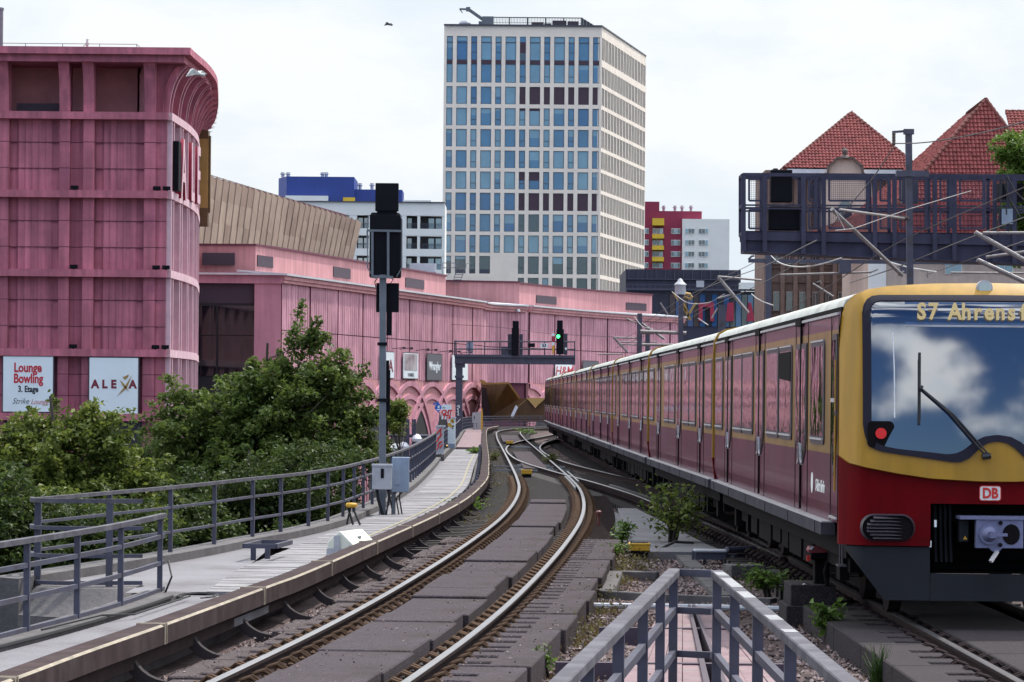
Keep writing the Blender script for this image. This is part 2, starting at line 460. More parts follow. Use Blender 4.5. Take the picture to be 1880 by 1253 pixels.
M['sky_tint_glass'] = glass('sky_tinted_office_glass', (0.040, 0.135, 0.27), .14, .05, .08, .35, 1)  # blue of the reflected sky is put into the tint of these panes
M['sky_tint_glass2'] = glass('deep_sky_tinted_office_glass', (0.022, 0.10, 0.25), .12, .05, .08, .35, 1)  # deeper reflected sky blue, also carried by the tint
M['pale_glass'] = glass('pale_office_glass', (0.12, 0.235, 0.33), .18, .05, .08, .35, 1)
M['dark_glass'] = glass('dark_office_glass', (0.03, 0.04, 0.055), .13, .05, .1, .5, 1)
M['brown_panel'] = mat('aubergine_spandrel', (0.045, 0.018, 0.036), .5, var=.15, scale=2)
M['tower_stone'] = mat('pale_limestone_cladding', (0.76, 0.675, 0.59), .8, var=.06, scale=.4, dirt=(.68,.60,.53), dirt_amt=.4, dscale=.3)
M['alu_dark'] = mat('dark_window_bar', (0.055, 0.06, 0.08), .5, .3)
M['white_wall'] = mat('white_render', (0.70, 0.70, 0.68), .85, var=.05, scale=.3)
M['blue_clad'] = mat('cobalt_cladding', (0.018, 0.045, 0.24), .6, var=.10, scale=.3, streak=.1)
M['red_clad'] = mat('crimson_cladding', (0.25, 0.018, 0.055), .6, var=.10, scale=.3)
M['yellow_clad'] = mat('yellow_cladding', (0.66, 0.43, 0.03), .6, var=.06, scale=.3)
M['tile'] = mat('red_clay_tile', (0.165, 0.038, 0.038), .8, spec=.2, var=.35, scale=2.2, bump=.2)
M['tile_pale'] = mat('weathered_ridge_tile', (0.13, 0.04, 0.036), .8, spec=.2, var=.3, scale=3)
M['stucco'] = mat('warm_stucco', (0.50, 0.405, 0.35), .9, var=.12, scale=.6, streak=.12)
M['brownstone'] = mat('brown_sandstone', (0.17, 0.115, 0.095), .9, var=.25, scale=.9, bump=.5, bscale=6)
M['copper'] = mat('dark_stone_finial', (0.10, 0.075, 0.07), .8, var=.2)
M['wire'] = mat('contact_wire', (0.06, 0.055, 0.06), .5, .4)
M['wire_pale'] = mat('pale_cable', (0.45, 0.44, 0.44), .5, .4)
M['insul'] = mat('brown_insulator', (0.06, 0.03, 0.025), .3)
M['tube_grey'] = mat('weathered_cantilever_tube', (0.22, 0.20, 0.20), .5, .4, var=.3, scale=6)
M['asphalt'] = mat('street_asphalt', (0.05, 0.05, 0.052), .9, var=.15, scale=.5)
M['bark'] = mat('grey_brown_bark', (0.055, 0.042, 0.036), .9, var=.3, scale=6, bump=.5)
M['bird'] = mat('grey_white_feathers', (0.42, 0.42, 0.42), .8, var=.3, scale=9)
M['bird_dark'] = mat('dark_feathers', (0.05, 0.05, 0.055), .8, var=.3, scale=9)
M['lamp_white'] = mat('white_lamp_glass', (0.75, 0.77, 0.80), .25, var=.04)
M['red_lens'] = emit('lit_red_lens', (0.42, 0.008, 0.010), 0.28)
M['green_lens'] = emit('lit_green_lens', (0.05, 0.9, 0.18), 3.0)
M['display'] = mat('display_backing', (0.025, 0.065, 0.16), .5, var=.1)
M['display_txt'] = emit('amber_display_dots', (0.46, 0.36, 0.17), 0.30)
M['headlamp'] = glass('headlamp_lens', (0.20, 0.28, 0.32), .3, .1)
M['signblue'] = mat('blue_sign_enamel', (0.02, 0.10, 0.42), .4, var=.05)
M['redframe'] = mat('red_steel_frame', (0.30, 0.012, 0.045), .5, var=.1)
M['night_blue'] = mat('midnight_facade', (0.022, 0.022, 0.045), .6, var=.35, scale=.25, streak=.2)

def leaf_mat(name, c1, c2, trans=0.45):
    m = bpy.data.materials.new(name); m.use_nodes = True
    t = m.node_tree; t.nodes.clear(); ln = t.links.new
    o = N(t, 'ShaderNodeOutputMaterial')
    at = N(t, 'ShaderNodeAttribute', attribute_name='hue')
    mx = N(t, 'ShaderNodeMix', data_type='RGBA')
    mx.inputs[6].default_value = (*c1, 1); mx.inputs[7].default_value = (*c2, 1)
    ln(at.outputs['Fac'], mx.inputs[0])
    p = N(t, 'ShaderNodeBsdfPrincipled'); p.inputs['Roughness'].default_value = 0.5
    p.inputs['Specular IOR Level'].default_value = 0.25
    tr = N(t, 'ShaderNodeBsdfTranslucent')
    ms = N(t, 'ShaderNodeMixShader'); ms.inputs[0].default_value = trans
    ln(mx.outputs[2], p.inputs['Base Color']); ln(mx.outputs[2], tr.inputs['Color'])
    ln(p.outputs[0], ms.inputs[1]); ln(tr.outputs[0], ms.inputs[2]); ln(ms.outputs[0], o.inputs[0])
    return m
M['leaf'] = leaf_mat('mid_green_leaf', (0.034, 0.062, 0.013), (0.135, 0.18, 0.040))
M['leaf_y'] = leaf_mat('yellow_green_leaf', (0.050, 0.082, 0.015), (0.19, 0.225, 0.045))
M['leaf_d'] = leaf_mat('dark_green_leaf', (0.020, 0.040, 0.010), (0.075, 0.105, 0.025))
M['leaf_r'] = leaf_mat('fresh_green_leaf', (0.05, 0.10, 0.015), (0.14, 0.22, 0.04))
M['leaf_a'] = leaf_mat('dull_olive_leaf', (0.035, 0.060, 0.012), (0.13, 0.125, 0.03))
M['grass'] = leaf_mat('dry_weed', (0.09, 0.065, 0.03), (0.14, 0.13, 0.05))
M['sedum'] = leaf_mat('reddish_sedum', (0.075, 0.035, 0.030), (0.12, 0.085, 0.045))

# ------------------------------------------------------------------ lettering
def text_mesh(txt, size, mats, parent, origin, right, up, sx=1.0, bold=0.0, shear=0.0, depth=0.01, name='lettering', align='CENTER', spacing=1.0):
    """Text converted to a mesh: origin is the anchor, right/up the axes of the face it is written on."""
    cu = bpy.data.curves.new('text', 'FONT')
    cu.body = txt; cu.size = size; cu.align_x = align; cu.align_y = 'CENTER'
    cu.offset = bold; cu.shear = shear; cu.extrude = depth; cu.space_character = spacing; cu.resolution_u = 3
    o = bpy.data.objects.new('text', cu); COL.objects.link(o)
    dg = bpy.context.evaluated_depsgraph_get()
    me = bpy.data.meshes.new_from_object(o.evaluated_get(dg))
    bpy.data.objects.remove(o)
    right = Vector(right).normalized(); up = Vector(up).normalized(); nrm = right.cross(up)
    base = Vector(parent['base']) if parent is not None and 'base' in parent else Vector((0,0,0))
    o3 = Vector(origin) - base
    for v in me.vertices:
        v.co = o3 + right*(v.co.x*sx) + up*v.co.y + nrm*v.co.z
    me.materials.clear(); me.materials.append(mats)
    me.name = name
    ob = bpy.data.objects.new(name, me); COL.objects.link(ob)
    ob.parent = parent
    return ob

def spline(pts, step=1.0):
    """Catmull-Rom through 2-D/3-D points, resampled evenly."""
    P = [np.array(p, float) for p in pts]
    P = [2*P[0]-P[1]] + P + [2*P[-1]-P[-2]]
    out = []
    for i in range(1, len(P)-2):
        p0, p1, p2, p3 = P[i-1], P[i], P[i+1], P[i+2]
        n = max(2, int(np.linalg.norm(p2-p1)/step*3))
        for k in range(n):
            t = k/n
            out.append(0.5*((2*p1)+(-p0+p2)*t+(2*p0-5*p1+4*p2-p3)*t*t+(-p0+3*p1-3*p2+p3)*t**3))
    out.append(P[-2])
    out = np.array(out)
    d = np.r_[0, np.cumsum(np.linalg.norm(np.diff(out, axis=0), axis=1))]
    n = max(2, int(round(d[-1]/step))+1)
    s = np.linspace(0, d[-1], n)
    return np.stack([np.interp(s, d, out[:, k]) for k in range(out.shape[1])], 1)
def offset(path, dist, z=None):
    """Path moved dist to the right in plan."""
    p = np.array(path, float)
    d = np.gradient(p[:, :2], axis=0)
    d /= np.linalg.norm(d, axis=1)[:, None]
    q = p.copy()
    q[:, 0] += d[:, 1]*dist; q[:, 1] -= d[:, 0]*dist
    if z is not None:
        q = np.c_[q[:, :2], np.full(len(q), z)]
    return q
def along(path, s):
    """Point, heading at arc length s."""
    p = np.array(path, float)
    d = np.r_[0, np.cumsum(np.linalg.norm(np.diff(p[:, :2], axis=0), axis=1))]
    q = np.array([np.interp(s, d, p[:, k]) for k in range(p.shape[1])])
    q2 = np.array([np.interp(min(s+.3, d[-1]), d, p[:, k]) for k in range(2)])
    q1 = np.array([np.interp(max(s-.3, 0), d, p[:, k]) for k in range(2)])
    h = q2-q1; h = h/np.linalg.norm(h)
    return q, h
def length(path):
    return float(np.sum(np.linalg.norm(np.diff(np.array(path)[:, :2], axis=0), axis=1)))
def at_y(path, y):
    p = np.array(path); i = np.argsort(p[:, 1])
    return float(np.interp(y, p[i, 1], p[i, 0]))
# ================================================================== paths of the place
MAIN = spline([(-5.3,-10),(-3.55,5),(-2.52,15),(-1.566,25),(-.965,32),(-.43,40),(.12,50),(.56,60),(.822,70),(.93,80),(.885,90),(.79,100),
               (.685,110),(.576,120),(.234,150),(.007,170),(-.15,190),(-.2,205),(.0,216),(.55,226),(1.7,237),(5.0,252),(11.5,266),(21,279)], 0.5)
TRAINC = [(4.84,8),(4.73,32),(4.62,50.3),(4.38,68.7),(4.19,87),(4.01,105.3),(3.84,123.6),(3.62,142),(3.42,160.4),(3.30,178.6),(3.6,200),(4.6,220),(7.5,242),(14,262)]
TRAIN = spline(TRAINC, 1.0)
RAILG = [(-9.6,-20),(-6.4,16),(-4.80,27),(-4.42,29.8),(-4.19,31.9),(-4.0,34),(-3.87,36.15)]       # near railing
RAILF = [(-5.75,37.2),(-5.13,40.5),(-4.61,43.2),(-4.216,45.7),(-3.886,48.3),(-3.55,50.4),(-3.275,52.6),(-3.086,54.8),(-2.93,57),(-2.79,61.0),(-2.62,67.1),
         (-2.48,79.9),(-2.53,100.5),(-2.63,114)]
RAILX = [(-2.72,122),(-2.9,170),(-3.2,205),(-3.1,220),(-2.4,232),(.0,241),(4.5,251),(10,259),(20,270)]
rail_f = spline(RAILF, 0.5)
rail_x = spline(RAILX, 0.5)

# ================================================================== ground and viaduct
g = MB(); g.box((-1500,-400,-5.9),(1500,3000,-5.5))
tag(g.build('street', M['asphalt'], at=(0,0,0)), kind='structure')
left = [(x-.22, y) for x, y in RAILG] + [(-4.5,37.0)] + [(x-.22, y) for x, y in RAILF] + [(x-.25, y) for x, y in RAILX]
poly = left + [(60,300),(60,-20)]
d = MB(); d.prism([(x,y,-5.5) for x,y in poly], (0,0,5.05))
tag(d.build('viaduct_deck', M['concrete_dk'], at=(0,0,0)), kind='structure')
b = MB()
n = 0
xs = np.arange(-8, 16.01, .5); ys = np.arange(8, 262, .8)
def bal_z(x, y):
    return -.30 + .035*mnoise.noise((x*.9, y*.9, 3.3)) + .02*mnoise.noise((x*3, y*3, 7.7))
def left_edge(y):
    return max(at_y(left, y), -9)
vs = [(max(x, left_edge(y)+.3), y, bal_z(x,y)) for y in ys for x in xs]
nx = len(xs)
fs = [(j*nx+i, j*nx+i+1, (j+1)*nx+i+1, (j+1)*nx+i) for j in range(len(ys)-1) for i in range(nx-1)]
b.add(vs, fs)
tag(b.build('ballast_bed', M['ballast'], at=(0,0,0), smooth=True, fix=False), kind='structure')

# walkway of cross planks beside the track
wl = [(-3.40,36.4),(-3.42,41.6),(-3.08,49),(-2.77,55.8),(-2.478,60.9),(-2.264,65.9),(-2.15,75),(-2.134,85),(-2.227,98.4),(-2.35,118),(-2.4,137.7)]
wr = [(-2.60,36.4),(-2.36,44),(-2.07,51.1),(-1.62,60),(-1.271,69.1),(-1.133,76),(-1.09,85.3),(-1.18,101),(-1.25,120),(-1.267,137.7)]
wl_s, wr_s = spline(wl, .5), spline(wr, .5)
p = MB(); y = 36.6; i = 0
while y < 137:
    w = .24 if y < 75 else .5
    a, c = at_y(wl_s, y), at_y(wr_s, y); a2, c2 = at_y(wl_s, y+w), at_y(wr_s, y+w)
    z = random.uniform(-.006, .004)
    p.add([(a,y,z-.06),(c,y,z-.06),(c2,y+w-.008,z-.06),(a2,y+w-.008,z-.06),(a,y,z),(c,y,z),(c2,y+w-.008,z),(a2,y+w-.008,z)],
          [(0,3,2,1),(4,5,6,7),(0,1,5,4),(1,2,6,5),(2,3,7,6),(3,0,4,7)])
    y += w
tag(p.build('plank_walkway', M['plank'], at=(0,0,0)), kind='structure')
p = MB()
pts = [(at_y(wr_s,y)-.17, y, .007) for y in np.arange(44,136,1.5)]
p.sweep([(-.025,0),(.025,0)], pts, closed=False)
tag(p.build('yellow_edge_line', M['yellow_line'], at=(0,0,0)), kind='structure')
p = MB()      # far stretch, one step higher
y = 138.0
while y < 214:
    f = (y-138)/76
    a, c = -2.35-.62*f, -1.27-.72*f
    p.box((a,y,-.1),(c,y+.49,.08)); y += .5
tag(p.build('far_walkway', M['deck_wood'], at=(0,0,0)), kind='structure')
# near walkway of concrete with a dark board along the railing
p = MB()
nearw = spline(RAILG, 1.0); nearw = nearw[nearw[:,1] > 5]
p.sweep([(.30,-.10),(1.40,-.10),(1.40,-.02),(.30,-.02)], [(x,y,0) for x,y in nearw])
tag(p.build('concrete_walkway', M['concrete'], at=(0,0,0)), kind='structure')
p = MB(); p.sweep([(-.16,-.5),(.28,-.5),(.28,.015),(-.16,.03)], [(x,y,0) for x,y in nearw])
tag(p.build('near_kerb', M['concrete_dk'], at=(0,0,0)), kind='structure')
# area behind: landing slab, kerb under the far railing
p = MB()
p.add([(-4.3,36.5,-.02),(-3.36,36.5,-.02),(-3.38,41.6,-.02),(-3.5,47.5,-.02),(-3.9,47.5,-.02),(-5.1,40.2,-.02),(-5.45,38.4,-.02),(-4.3,38.3,-.02)],
      [(0,1,2,3,4,5,6,7)])
tag(p.build('landing_slab', M['concrete'], at=(0,0,0), fix=False), kind='structure')
p = MB(); p.sweep([(-.2,-.5),(.16,-.5),(.16,.09),(-.2,.10)], [(x,y,0) for x,y in rail_f])
p.sweep([(-.2,-.5),(.2,-.5),(.2,.05),(-.2,.05)], [(x,y,0) for x,y in rail_x])
tag(p.build('viaduct_kerb', M['concrete_dk'], at=(0,0,0)), kind='structure')
p = MB()
for y in np.arange(47.5, 112, .6):
    a, a2 = at_y(rail_f, y)+.17, at_y(rail_f, y+.6)+.17
    b1, b2 = at_y(wl_s, y)-.01, at_y(wl_s, y+.6)-.01
    if b1 > a: p.add([(a,y,-.015),(b1,y,-.015),(b2,y+.59,-.015),(a2,y+.59,-.015)], [(0,1,2,3)])
tag(p.build('walkway_margin', M['concrete'], at=(0,0,0), fix=False), kind='structure')

# ================================================================== mall corner block (left)
ZB = 170.0
bz = lambda py: U(150, py, ZB).z
bx = lambda px: U(px, 430, ZB).x
blk = thing('shopping_mall_corner_block', (-30,185,-5.5), 'raspberry pink corner block with flared cornice and ribbed panels behind the left trees', 'building')
SIDE = spline([(-18.1,170),(-17.95,177),(-18.1,183.5),(-18.6,190),(-19.5,200),(-20.9,212),(-23,224)], .8)
XR = -18.1
zl = [bz(213), bz(357), bz(502), bz(648), bz(766)]       # ledge heights
m = MB()
plan = [(-48,170.45)] + [(-18.55,170.45)] + [(x-.4,y) for x,y in SIDE[1:]] + [(-48,224)]
m.prism([(x,y,-5.5) for x,y in plan], (0,0,zl[0]+5.5-.05))
m.build('wall', M['block_panel'], blk)
m = MB()
plan2 = [(-48,172.4),(-19.9,172.4)] + [(x-1.9,y) for x,y in SIDE[4:]] + [(-48,224)]
m.prism([(x,y,zl[0]) for x,y in plan2], (0,0,bz(117)-zl[0]))
m.build('upper_wall', M['block_upper'], blk)
for z in zl:
    h = .19
    MB().box((-48,169.62,z-h),(XR+.1,170.5,z+h)).build('front_ledge', M['block_pink'], blk)
for z in zl[:4]:
    led = MB(); led.sweep([(-.4,z-.2),(.3,z-.2),(.3,z+.2),(-.4,z+.2)], [(x,y,0) for x,y in SIDE]); led.build('side_ledge', M['block_light'], blk)
# front piers, panels of folded ribs
piers = [(-125,-105),(-82,-62),(-40,-22),(0-4,15),(108,127),(152,172),(264,285)]
panels = [(-62+0,-40),(15,108),(172,264)]
for a, c in piers:
    MB().box((bx(a),169.95,-5.5),(bx(c),170.47,zl[0])).build('pier', M['block_pink'], blk)
MB().box((bx(285),170.12,-5.5),(XR+.02,170.47,zl[0])).build('pier', M['block_pink'], blk)
for a, c in [(-105,-82),(15,108),(172,264)]:
    x0, x1 = bx(a), bx(c)
    for zi in range(3):
        z1, z0 = zl[zi]-.19, zl[zi+1]+.19
        nf = 5; vs = []; w = (x1-x0)
        xs_ = [x0+.02, x0+.10*w, x0+.2*w]
        pts = [(x0+.02,170.43),(x0+.13*w,170.43),(x0+.16*w,170.38)]
        k0 = .16
        for k in range(nf):
            ka = k0+(1-.16-k0)*k/nf; kb = k0+(1-.16-k0)*(k+1)/nf
            pts += [(x0+(ka+.02)*w,170.325),(x0+(kb-.01)*w,170.375)]
        pts += [(x0+.87*w,170.43),(x1-.02,170.43)]
        vs = [(px_,py_,z0) for px_,py_ in pts]+[(px_,py_,z1) for px_,py_ in pts]
        n_ = len(pts)
        rb = MB(); rb.add(vs, [(i,i+1,n_+i+1,n_+i) for i in range(n_-1)]); rb.build('ribbed_panel', M['block_panel'], blk, fix=False)
# panel joints
jm = MB()
for zi in range(4):
    for fr in (1/3, 2/3):
        z = zl[zi]+(zl[zi+1]-zl[zi])*fr
        for a, c in piers:
            jm = MB(); jm.box((bx(a)-.003,169.945,z-.022),(bx(c)+.003,170.3,z+.022)); jm.build('pier_joint', M['joint'], blk)
        jm = MB()
        for a, c in [(-105,-82),(15,108),(172,264)]:
            if zi < 3: jm = MB(); jm.box((bx(a)+.02,170.31,z-.02),(bx(c)-.02,170.44,z+.02)); jm.build('panel_joint', M['joint'], blk)
        for a, c in [(-62,-40),(-22,-4),(127,152)]:
            jm = MB(); jm.box((bx(a),170.44,z-.02),(bx(c),170.5,z+.02)); jm.build('panel_joint', M['joint'], blk)
        jm = MB(); jm.box((bx(285),170.11,z-.02),(XR+.03,170.3,z+.02)); jm.build('panel_joint', M['joint'], blk)
# side fins and recessed side wall joints
Ls = length(SIDE); s = .3; k = 0
stations = []
while s < Ls-1:
    stations.append(s); s += .95 if k % 2 == 0 else 2.6; k += 1
for s in stations:
    q, h = along(SIDE, s)
    ang = math.atan2(h[1], h[0])
    MB().cbox((q[0]+h[1]*.02, q[1]-h[0]*.02, (-5.5+zl[0])/2), (.15,.5,zl[0]+5.5), 0, ang).build('side_fin', M['block_light'], blk)
jm = MB()
for zi in range(4):
    for fr in (1/3, 2/3):
        z = zl[zi]+(zl[zi+1]-zl[zi])*fr
        jm.sweep([(-.42,z-.02),(-.385,z-.02),(-.385,z+.02),(-.42,z+.02)], [(x,y,0) for x,y in SIDE])
jm.build('side_joint', M['joint'], blk)
# flaring ribs that carry the cornice
zc0, zc1 = zl[0]+.18, bz(117)
def rib_poly(o, r, out, inner=-.3):
    pts = []
    for t in np.linspace(0, 1, 12):
        a = t*math.pi/2
        pts.append(o + r*(.12+out*(1-math.cos(a))) + Vector((0,0,zc0+(zc1-zc0)*math.sin(a))))
    pts.append(o + r*inner + Vector((0,0,zc1)))
    pts.append(o + r*inner + Vector((0,0,zc0)))
    return pts
for s in stations:
    ribs = MB()
    q, h = along(SIDE, s)
    o = Vector((q[0],q[1],0)); r = Vector((h[1],-h[0],0)); t = Vector((h[0],h[1],0))
    ribs.prism(rib_poly(o - t*.07, r, 1.25, -1.2), t*.14, 0, 1)
    ribs.build('cornice_rib', [M['block_pink'], M['block_light']], blk)
for a, c in piers:
    ribs = MB(); o = Vector((bx(a),169.95,0))
    ribs.prism(rib_poly(o, Vector((0,-1,0)), .95, -.9), Vector((bx(c)-bx(a),0,0)))
    ribs.build('flared_pier', M['block_pink'], blk)
# soffit wall just behind the side ribs: curved flared shell
sh = MB()
prof = [(-.2+1.1*(1-math.cos(t*math.pi/2)), zc0+(zc1-zc0)*math.sin(t*math.pi/2)) for t in np.linspace(0,1,9)]
sh.sweep(prof, [(x,y,0) for x,y in SIDE], closed=False)
sh.build('flared_soffit', M['block_pink'], blk, fix=False)
co = MB()
def plate(out_f, out_s, z0, z1):
    e = offset(SIDE, out_s)
    pl = [(-48,170-out_f)] + [(e[0][0],170-out_f)] + [tuple(v) for v in e if v[1] > 170.2] + [(-48,224)]
    co.prism([(x,y,z0) for x,y in pl], (0,0,z1-z0))
plate(1.0, 1.0, bz(117), bz(104)); plate(1.35, 1.35, bz(104)+.003, bz(91))
co.build('cornice', M['block_pink'], blk)
m = MB()
m.box((bx(22),171.2,zl[0]+.2),(bx(107),171.35,bz(187))); m.box((bx(130),171.2,zl[0]+.2),(bx(150),171.35,bz(200)))
m.box((bx(-60),171.2,zl[0]+.2),(bx(-10),171.35,bz(187)))
m.build('gallery_screen', M['vent'], blk)
m = MB()
m.tube([(bx(257),171.6,zl[0]), (bx(257),171.6,zc1-.4)], .28, 12); m.lathe([(.28,0),(.12,.5)], (bx(257),171.6,zc1-.4), 12)
m.build('round_column', M['block_upper'], blk, smooth=True)
for zi in (1,2,3):
    for px_ in (137, 288, 306):
        m = MB(); x = bx(px_); z = zl[zi]+.19
        m.cbox((x,169.8,z+.14),(.38,.22,.2)); m.cbox((x,169.8,z+.03),(.10,.1,.08)); m.cbox((x,169.68,z+.14),(.3,.05,.14),0)
        m.build('floodlight', M['signal_black'], blk)
m = MB()      # roof guard rail
zt = bz(91)
for i in range(9):
    x = bx(240)-i*1.95
    m.tube([(x,172,zt),(x,172,zt+.5)], .02, 5)
m.tube([(bx(240)-16,172,zt+.5),(bx(240),172,zt+.5)], .018, 5); m.tube([(bx(240),172,zt+.5),(bx(240)+.4,174.5,zt+.1)], .018, 5)
m.build('roof_rail', M['pole'], blk)
# dark shop front at the foot
m = MB(); m.box((bx(12),169.9,-5.4),(bx(108),170.44,zl[4]-.2)); m.box((bx(172),169.9,-5.4),(bx(264),170.44,zl[4]-.2))
m.build('shop_window', M['shop_dark'], blk)
# billboards
def billboard(x0, x1, y0, y1, label):
    t = thing('billboard', (bx((x0+x1)/2),169.9,bz(y1)), label, 'billboard')
    f = MB(); f.box((bx(x0),169.70,bz(y1)),(bx(x1),169.9,bz(y0))); f.build('frame', M['vent'], t)
    s_ = MB(); s_.box((bx(x0+2),169.66,bz(y1-2)),(bx(x1-2),169.72,bz(y0+2))); s_.build('sheet', M['white_sign'], t)
    return t
t = billboard(8,103,654,759,'white billboard with red Lounge Bowling lettering on the pink block')
def wr_(txt, px_, py_, hpx, mm, sx=1, bold=0, shear=0, par=None, sp=1.0):
    return text_mesh(txt, hpx/35.3*1.38, M[mm], par, (bx(px_),169.655,bz(py_)), (1,0,0), (0,0,1), sx, bold, shear, .006, spacing=sp)
wr_('Lounge', 55, 677, 17, 'red_paint', .74, .022, 0, t); wr_('Bowling', 56, 697, 17, 'red_paint', .72, .022, 0, t)
wr_('3. Etage', 56, 716, 11.5, 'black_paint', .74, .014, 0, t); wr_('Strike', 42, 738, 11, 'black_paint', .85, -.004, .4, t); wr_('Lounge', 77, 739, 10, 'red_paint', .8, -.004, .4, t)
t = billboard(166,259,655,761,'white billboard with maroon ALEXA lettering and a gold star X on the pink block')
for ch, px_ in (('A',178.5),('L',196),('E',212.5),('A',247.5)):
    wr_(ch, px_, 706, 15, 'maroon_paint', .95, .03, 0, t)
st = MB()
def pb(px_, py_): return (bx(px_),169.655,bz(py_))
for poly in ([(219,727),(233,709),(246,689),(237,712)], [(224,697),(232,705),(241,719),(229,708)], [(229,692),(235,690),(240,687),(239,692),(233,697)]):
    st.prism([pb(*q) for q in poly], (0,-.02,0))
st.build('star_letter', M['gold'], t)

# big letters standing off the curved side, and the gilded post
lt = thing('wall_lettering', (-17.4,180,bz(380)), 'large red sided letters ALE standing off the curved corner of the pink block', 'sign')
for ch, y, pyc in (('A',174.0,318),('L',178.5,323),('E',183,328)):
    x = at_y([(a[0],a[1]) for a in SIDE], y)+.12
    z = U(335, pyc, y).z
    o = text_mesh(ch, 4.5, M['redframe'], lt, (x,y,z), (.02,1,0), (0,0,1), .72, .05, 0, .30, name='letter')
    o2 = text_mesh(ch, 4.5, M['block_light'], lt, (x+.31,y,z), (.02,1,0), (0,0,1), .72, .05, 0, .012, name='letter_face')
m = MB(); m.box((-17.85,171.0,U(320,352,172).z),(-17.55,172.4,U(320,262,172).z)); m.build('end_panel', M['signal_black'], lt)
m = MB(); x = -18.55
m.box((x-.4,196,U(357,415,196).z),(x+.20,197,U(357,382,196).z), 1)
m.box((x-.4,196,U(357,382,196).z),(x+.20,197,U(357,255,196).z), 0); m.prism([(x-.4,196,U(357,255,196).z),(x+.2,196,U(357,255,196).z),(x+.2,196,U(357,240,196).z),(x-.2,196,U(357,238,196).z)], (0,1,0), 1)
m.box((x+.22,196.2,U(366,390,196).z),(x+.32,196.6,U(366,249,196).z), 1)
o = m.build('gilded_post', [M['gold'], M['goldpanel']], at=(x,196,U(357,415,196).z)); tag(o, 'tall gilded post on the side of the pink corner block behind the letters', 'facade post')
m = MB(); c = U(2,90,186); m.tube([c+Vector((-.15,0,-2)), c+Vector((-.15,0,2.2))], .26, 14)
m.lathe([(.30,0),(.30,.12),(.2,.16)], c+Vector((-.15,0,2.2)), 14)
tag(m.build('chimney', M['pole'], at=c+Vector((-.15,0,-2)), smooth=True), 'grey flue pipe rising above the roof at the left edge', 'chimney')

# ================================================================== long curved mall wing
WING = spline([(-15.3,215),(-13.2,224.5),(-10.6,236.5),(-7.7,250),(-4.8,263),(-2.55,273.5)], .28)
WREC = spline([(-2.55,273.7),(-2.5,276),(-1.6,280),(1.4,284)], .28)
WIN2 = spline([(1.4,284),(4.4,292.5),(8.05,302),(12.0,310.5),(16.6,318.6)], .28)
Z_ARCH, Z_MID, Z_FAS, Z_TOP = 3.45, 6.5, 9.62, 10.15
wing = thing('shopping_mall_wing', (-8,250,-5.5), 'long curved pink wing of the mall with fluted walls over interlaced arches', 'building')
fl = MB()
def fluted(path, z0, z1, slots=True):
    d0 = offset(path, 0.0); n = len(path); acc = 0
    nrm = np.gradient(path, axis=0); nrm /= np.linalg.norm(nrm, axis=1)[:, None]
    vs = []; ms = []
    lat = 0
    cells = []
    for i in range(n):
        s = i*.28
        slot = slots and (s % 7.0) < .25
        lat = -.22 if slot else (random.uniform(.025,.055) if i % 2 else random.uniform(-.01,.015))
        cells.append((lat, slot))
    base = len(fl.v)
    for i in range(n-1):
        l, sl = cells[i]
        a = path[i]; c = path[i+1]; na = (nrm[i][1], -nrm[i][0])
        f0 = .30 if not sl else .0
        p0 = (a[0]+na[0]*l, a[1]+na[1]*l); q = (a[0]+(c[0]-a[0])*.75, a[1]+(c[1]-a[1])*.75); p1 = (q[0]+na[0]*l, q[1]+na[1]*l)
        vs += [(*p0,z0),(*p1,z0),(*p0,z1),(*p1,z1)]; ms.append(1 if sl else 0)
    fs = []
    k = n-1
    fsm = []
    for i in range(k):
        o = i*4
        fs.append((o,o+1,o+3,o+2)); fsm.append(ms[i])
        if i < k-1:
            fs.append((o+1,o+4,o+6,o+3)); fsm.append(ms[i])
    b0 = len(fl.v); fl.v += vs; fl.f += [tuple(i+b0 for i in f) for f in fs]; fl.m += fsm
for pth in (WING, WREC, WIN2):
    fluted(pth, Z_ARCH, Z_MID-.03, pth is not WREC); fluted(pth, Z_MID+.03, Z_FAS, pth is not WREC)
fl.build('fluted_wall', [M['mall_pink'], M['joint']], wing, fix=False)
m = MB()
for pth in (WING, WREC, WIN2):
    m.sweep([(-.5,-5.5),(-.24,-5.5),(-.24,Z_TOP),(-.5,Z_TOP)], [(x,y,0) for x,y in pth[::4]])
m.build('backing_wall', M['joint'], wing)
m = MB(); st_ = MB()
for pth in (WING, WREC, WIN2):
    pp = [(x,y,0) for x,y in pth[::3]]
    m.sweep([(-.22,Z_FAS-.02),(.22,Z_FAS-.02),(.22,Z_FAS+.2),(.32,Z_FAS+.2),(.32,Z_TOP-.05),(-.22,Z_TOP-.05)], pp)
    st_.sweep([(-3.0,Z_TOP+.2),(.42,Z_TOP-.06),(.46,Z_TOP-.06),(.46,Z_TOP+.07),(-3.0,Z_TOP+.33)], pp)
m.build('fascia', M['mall_plain'], wing); st_.build('roof_flashing', M['flashing'], wing)
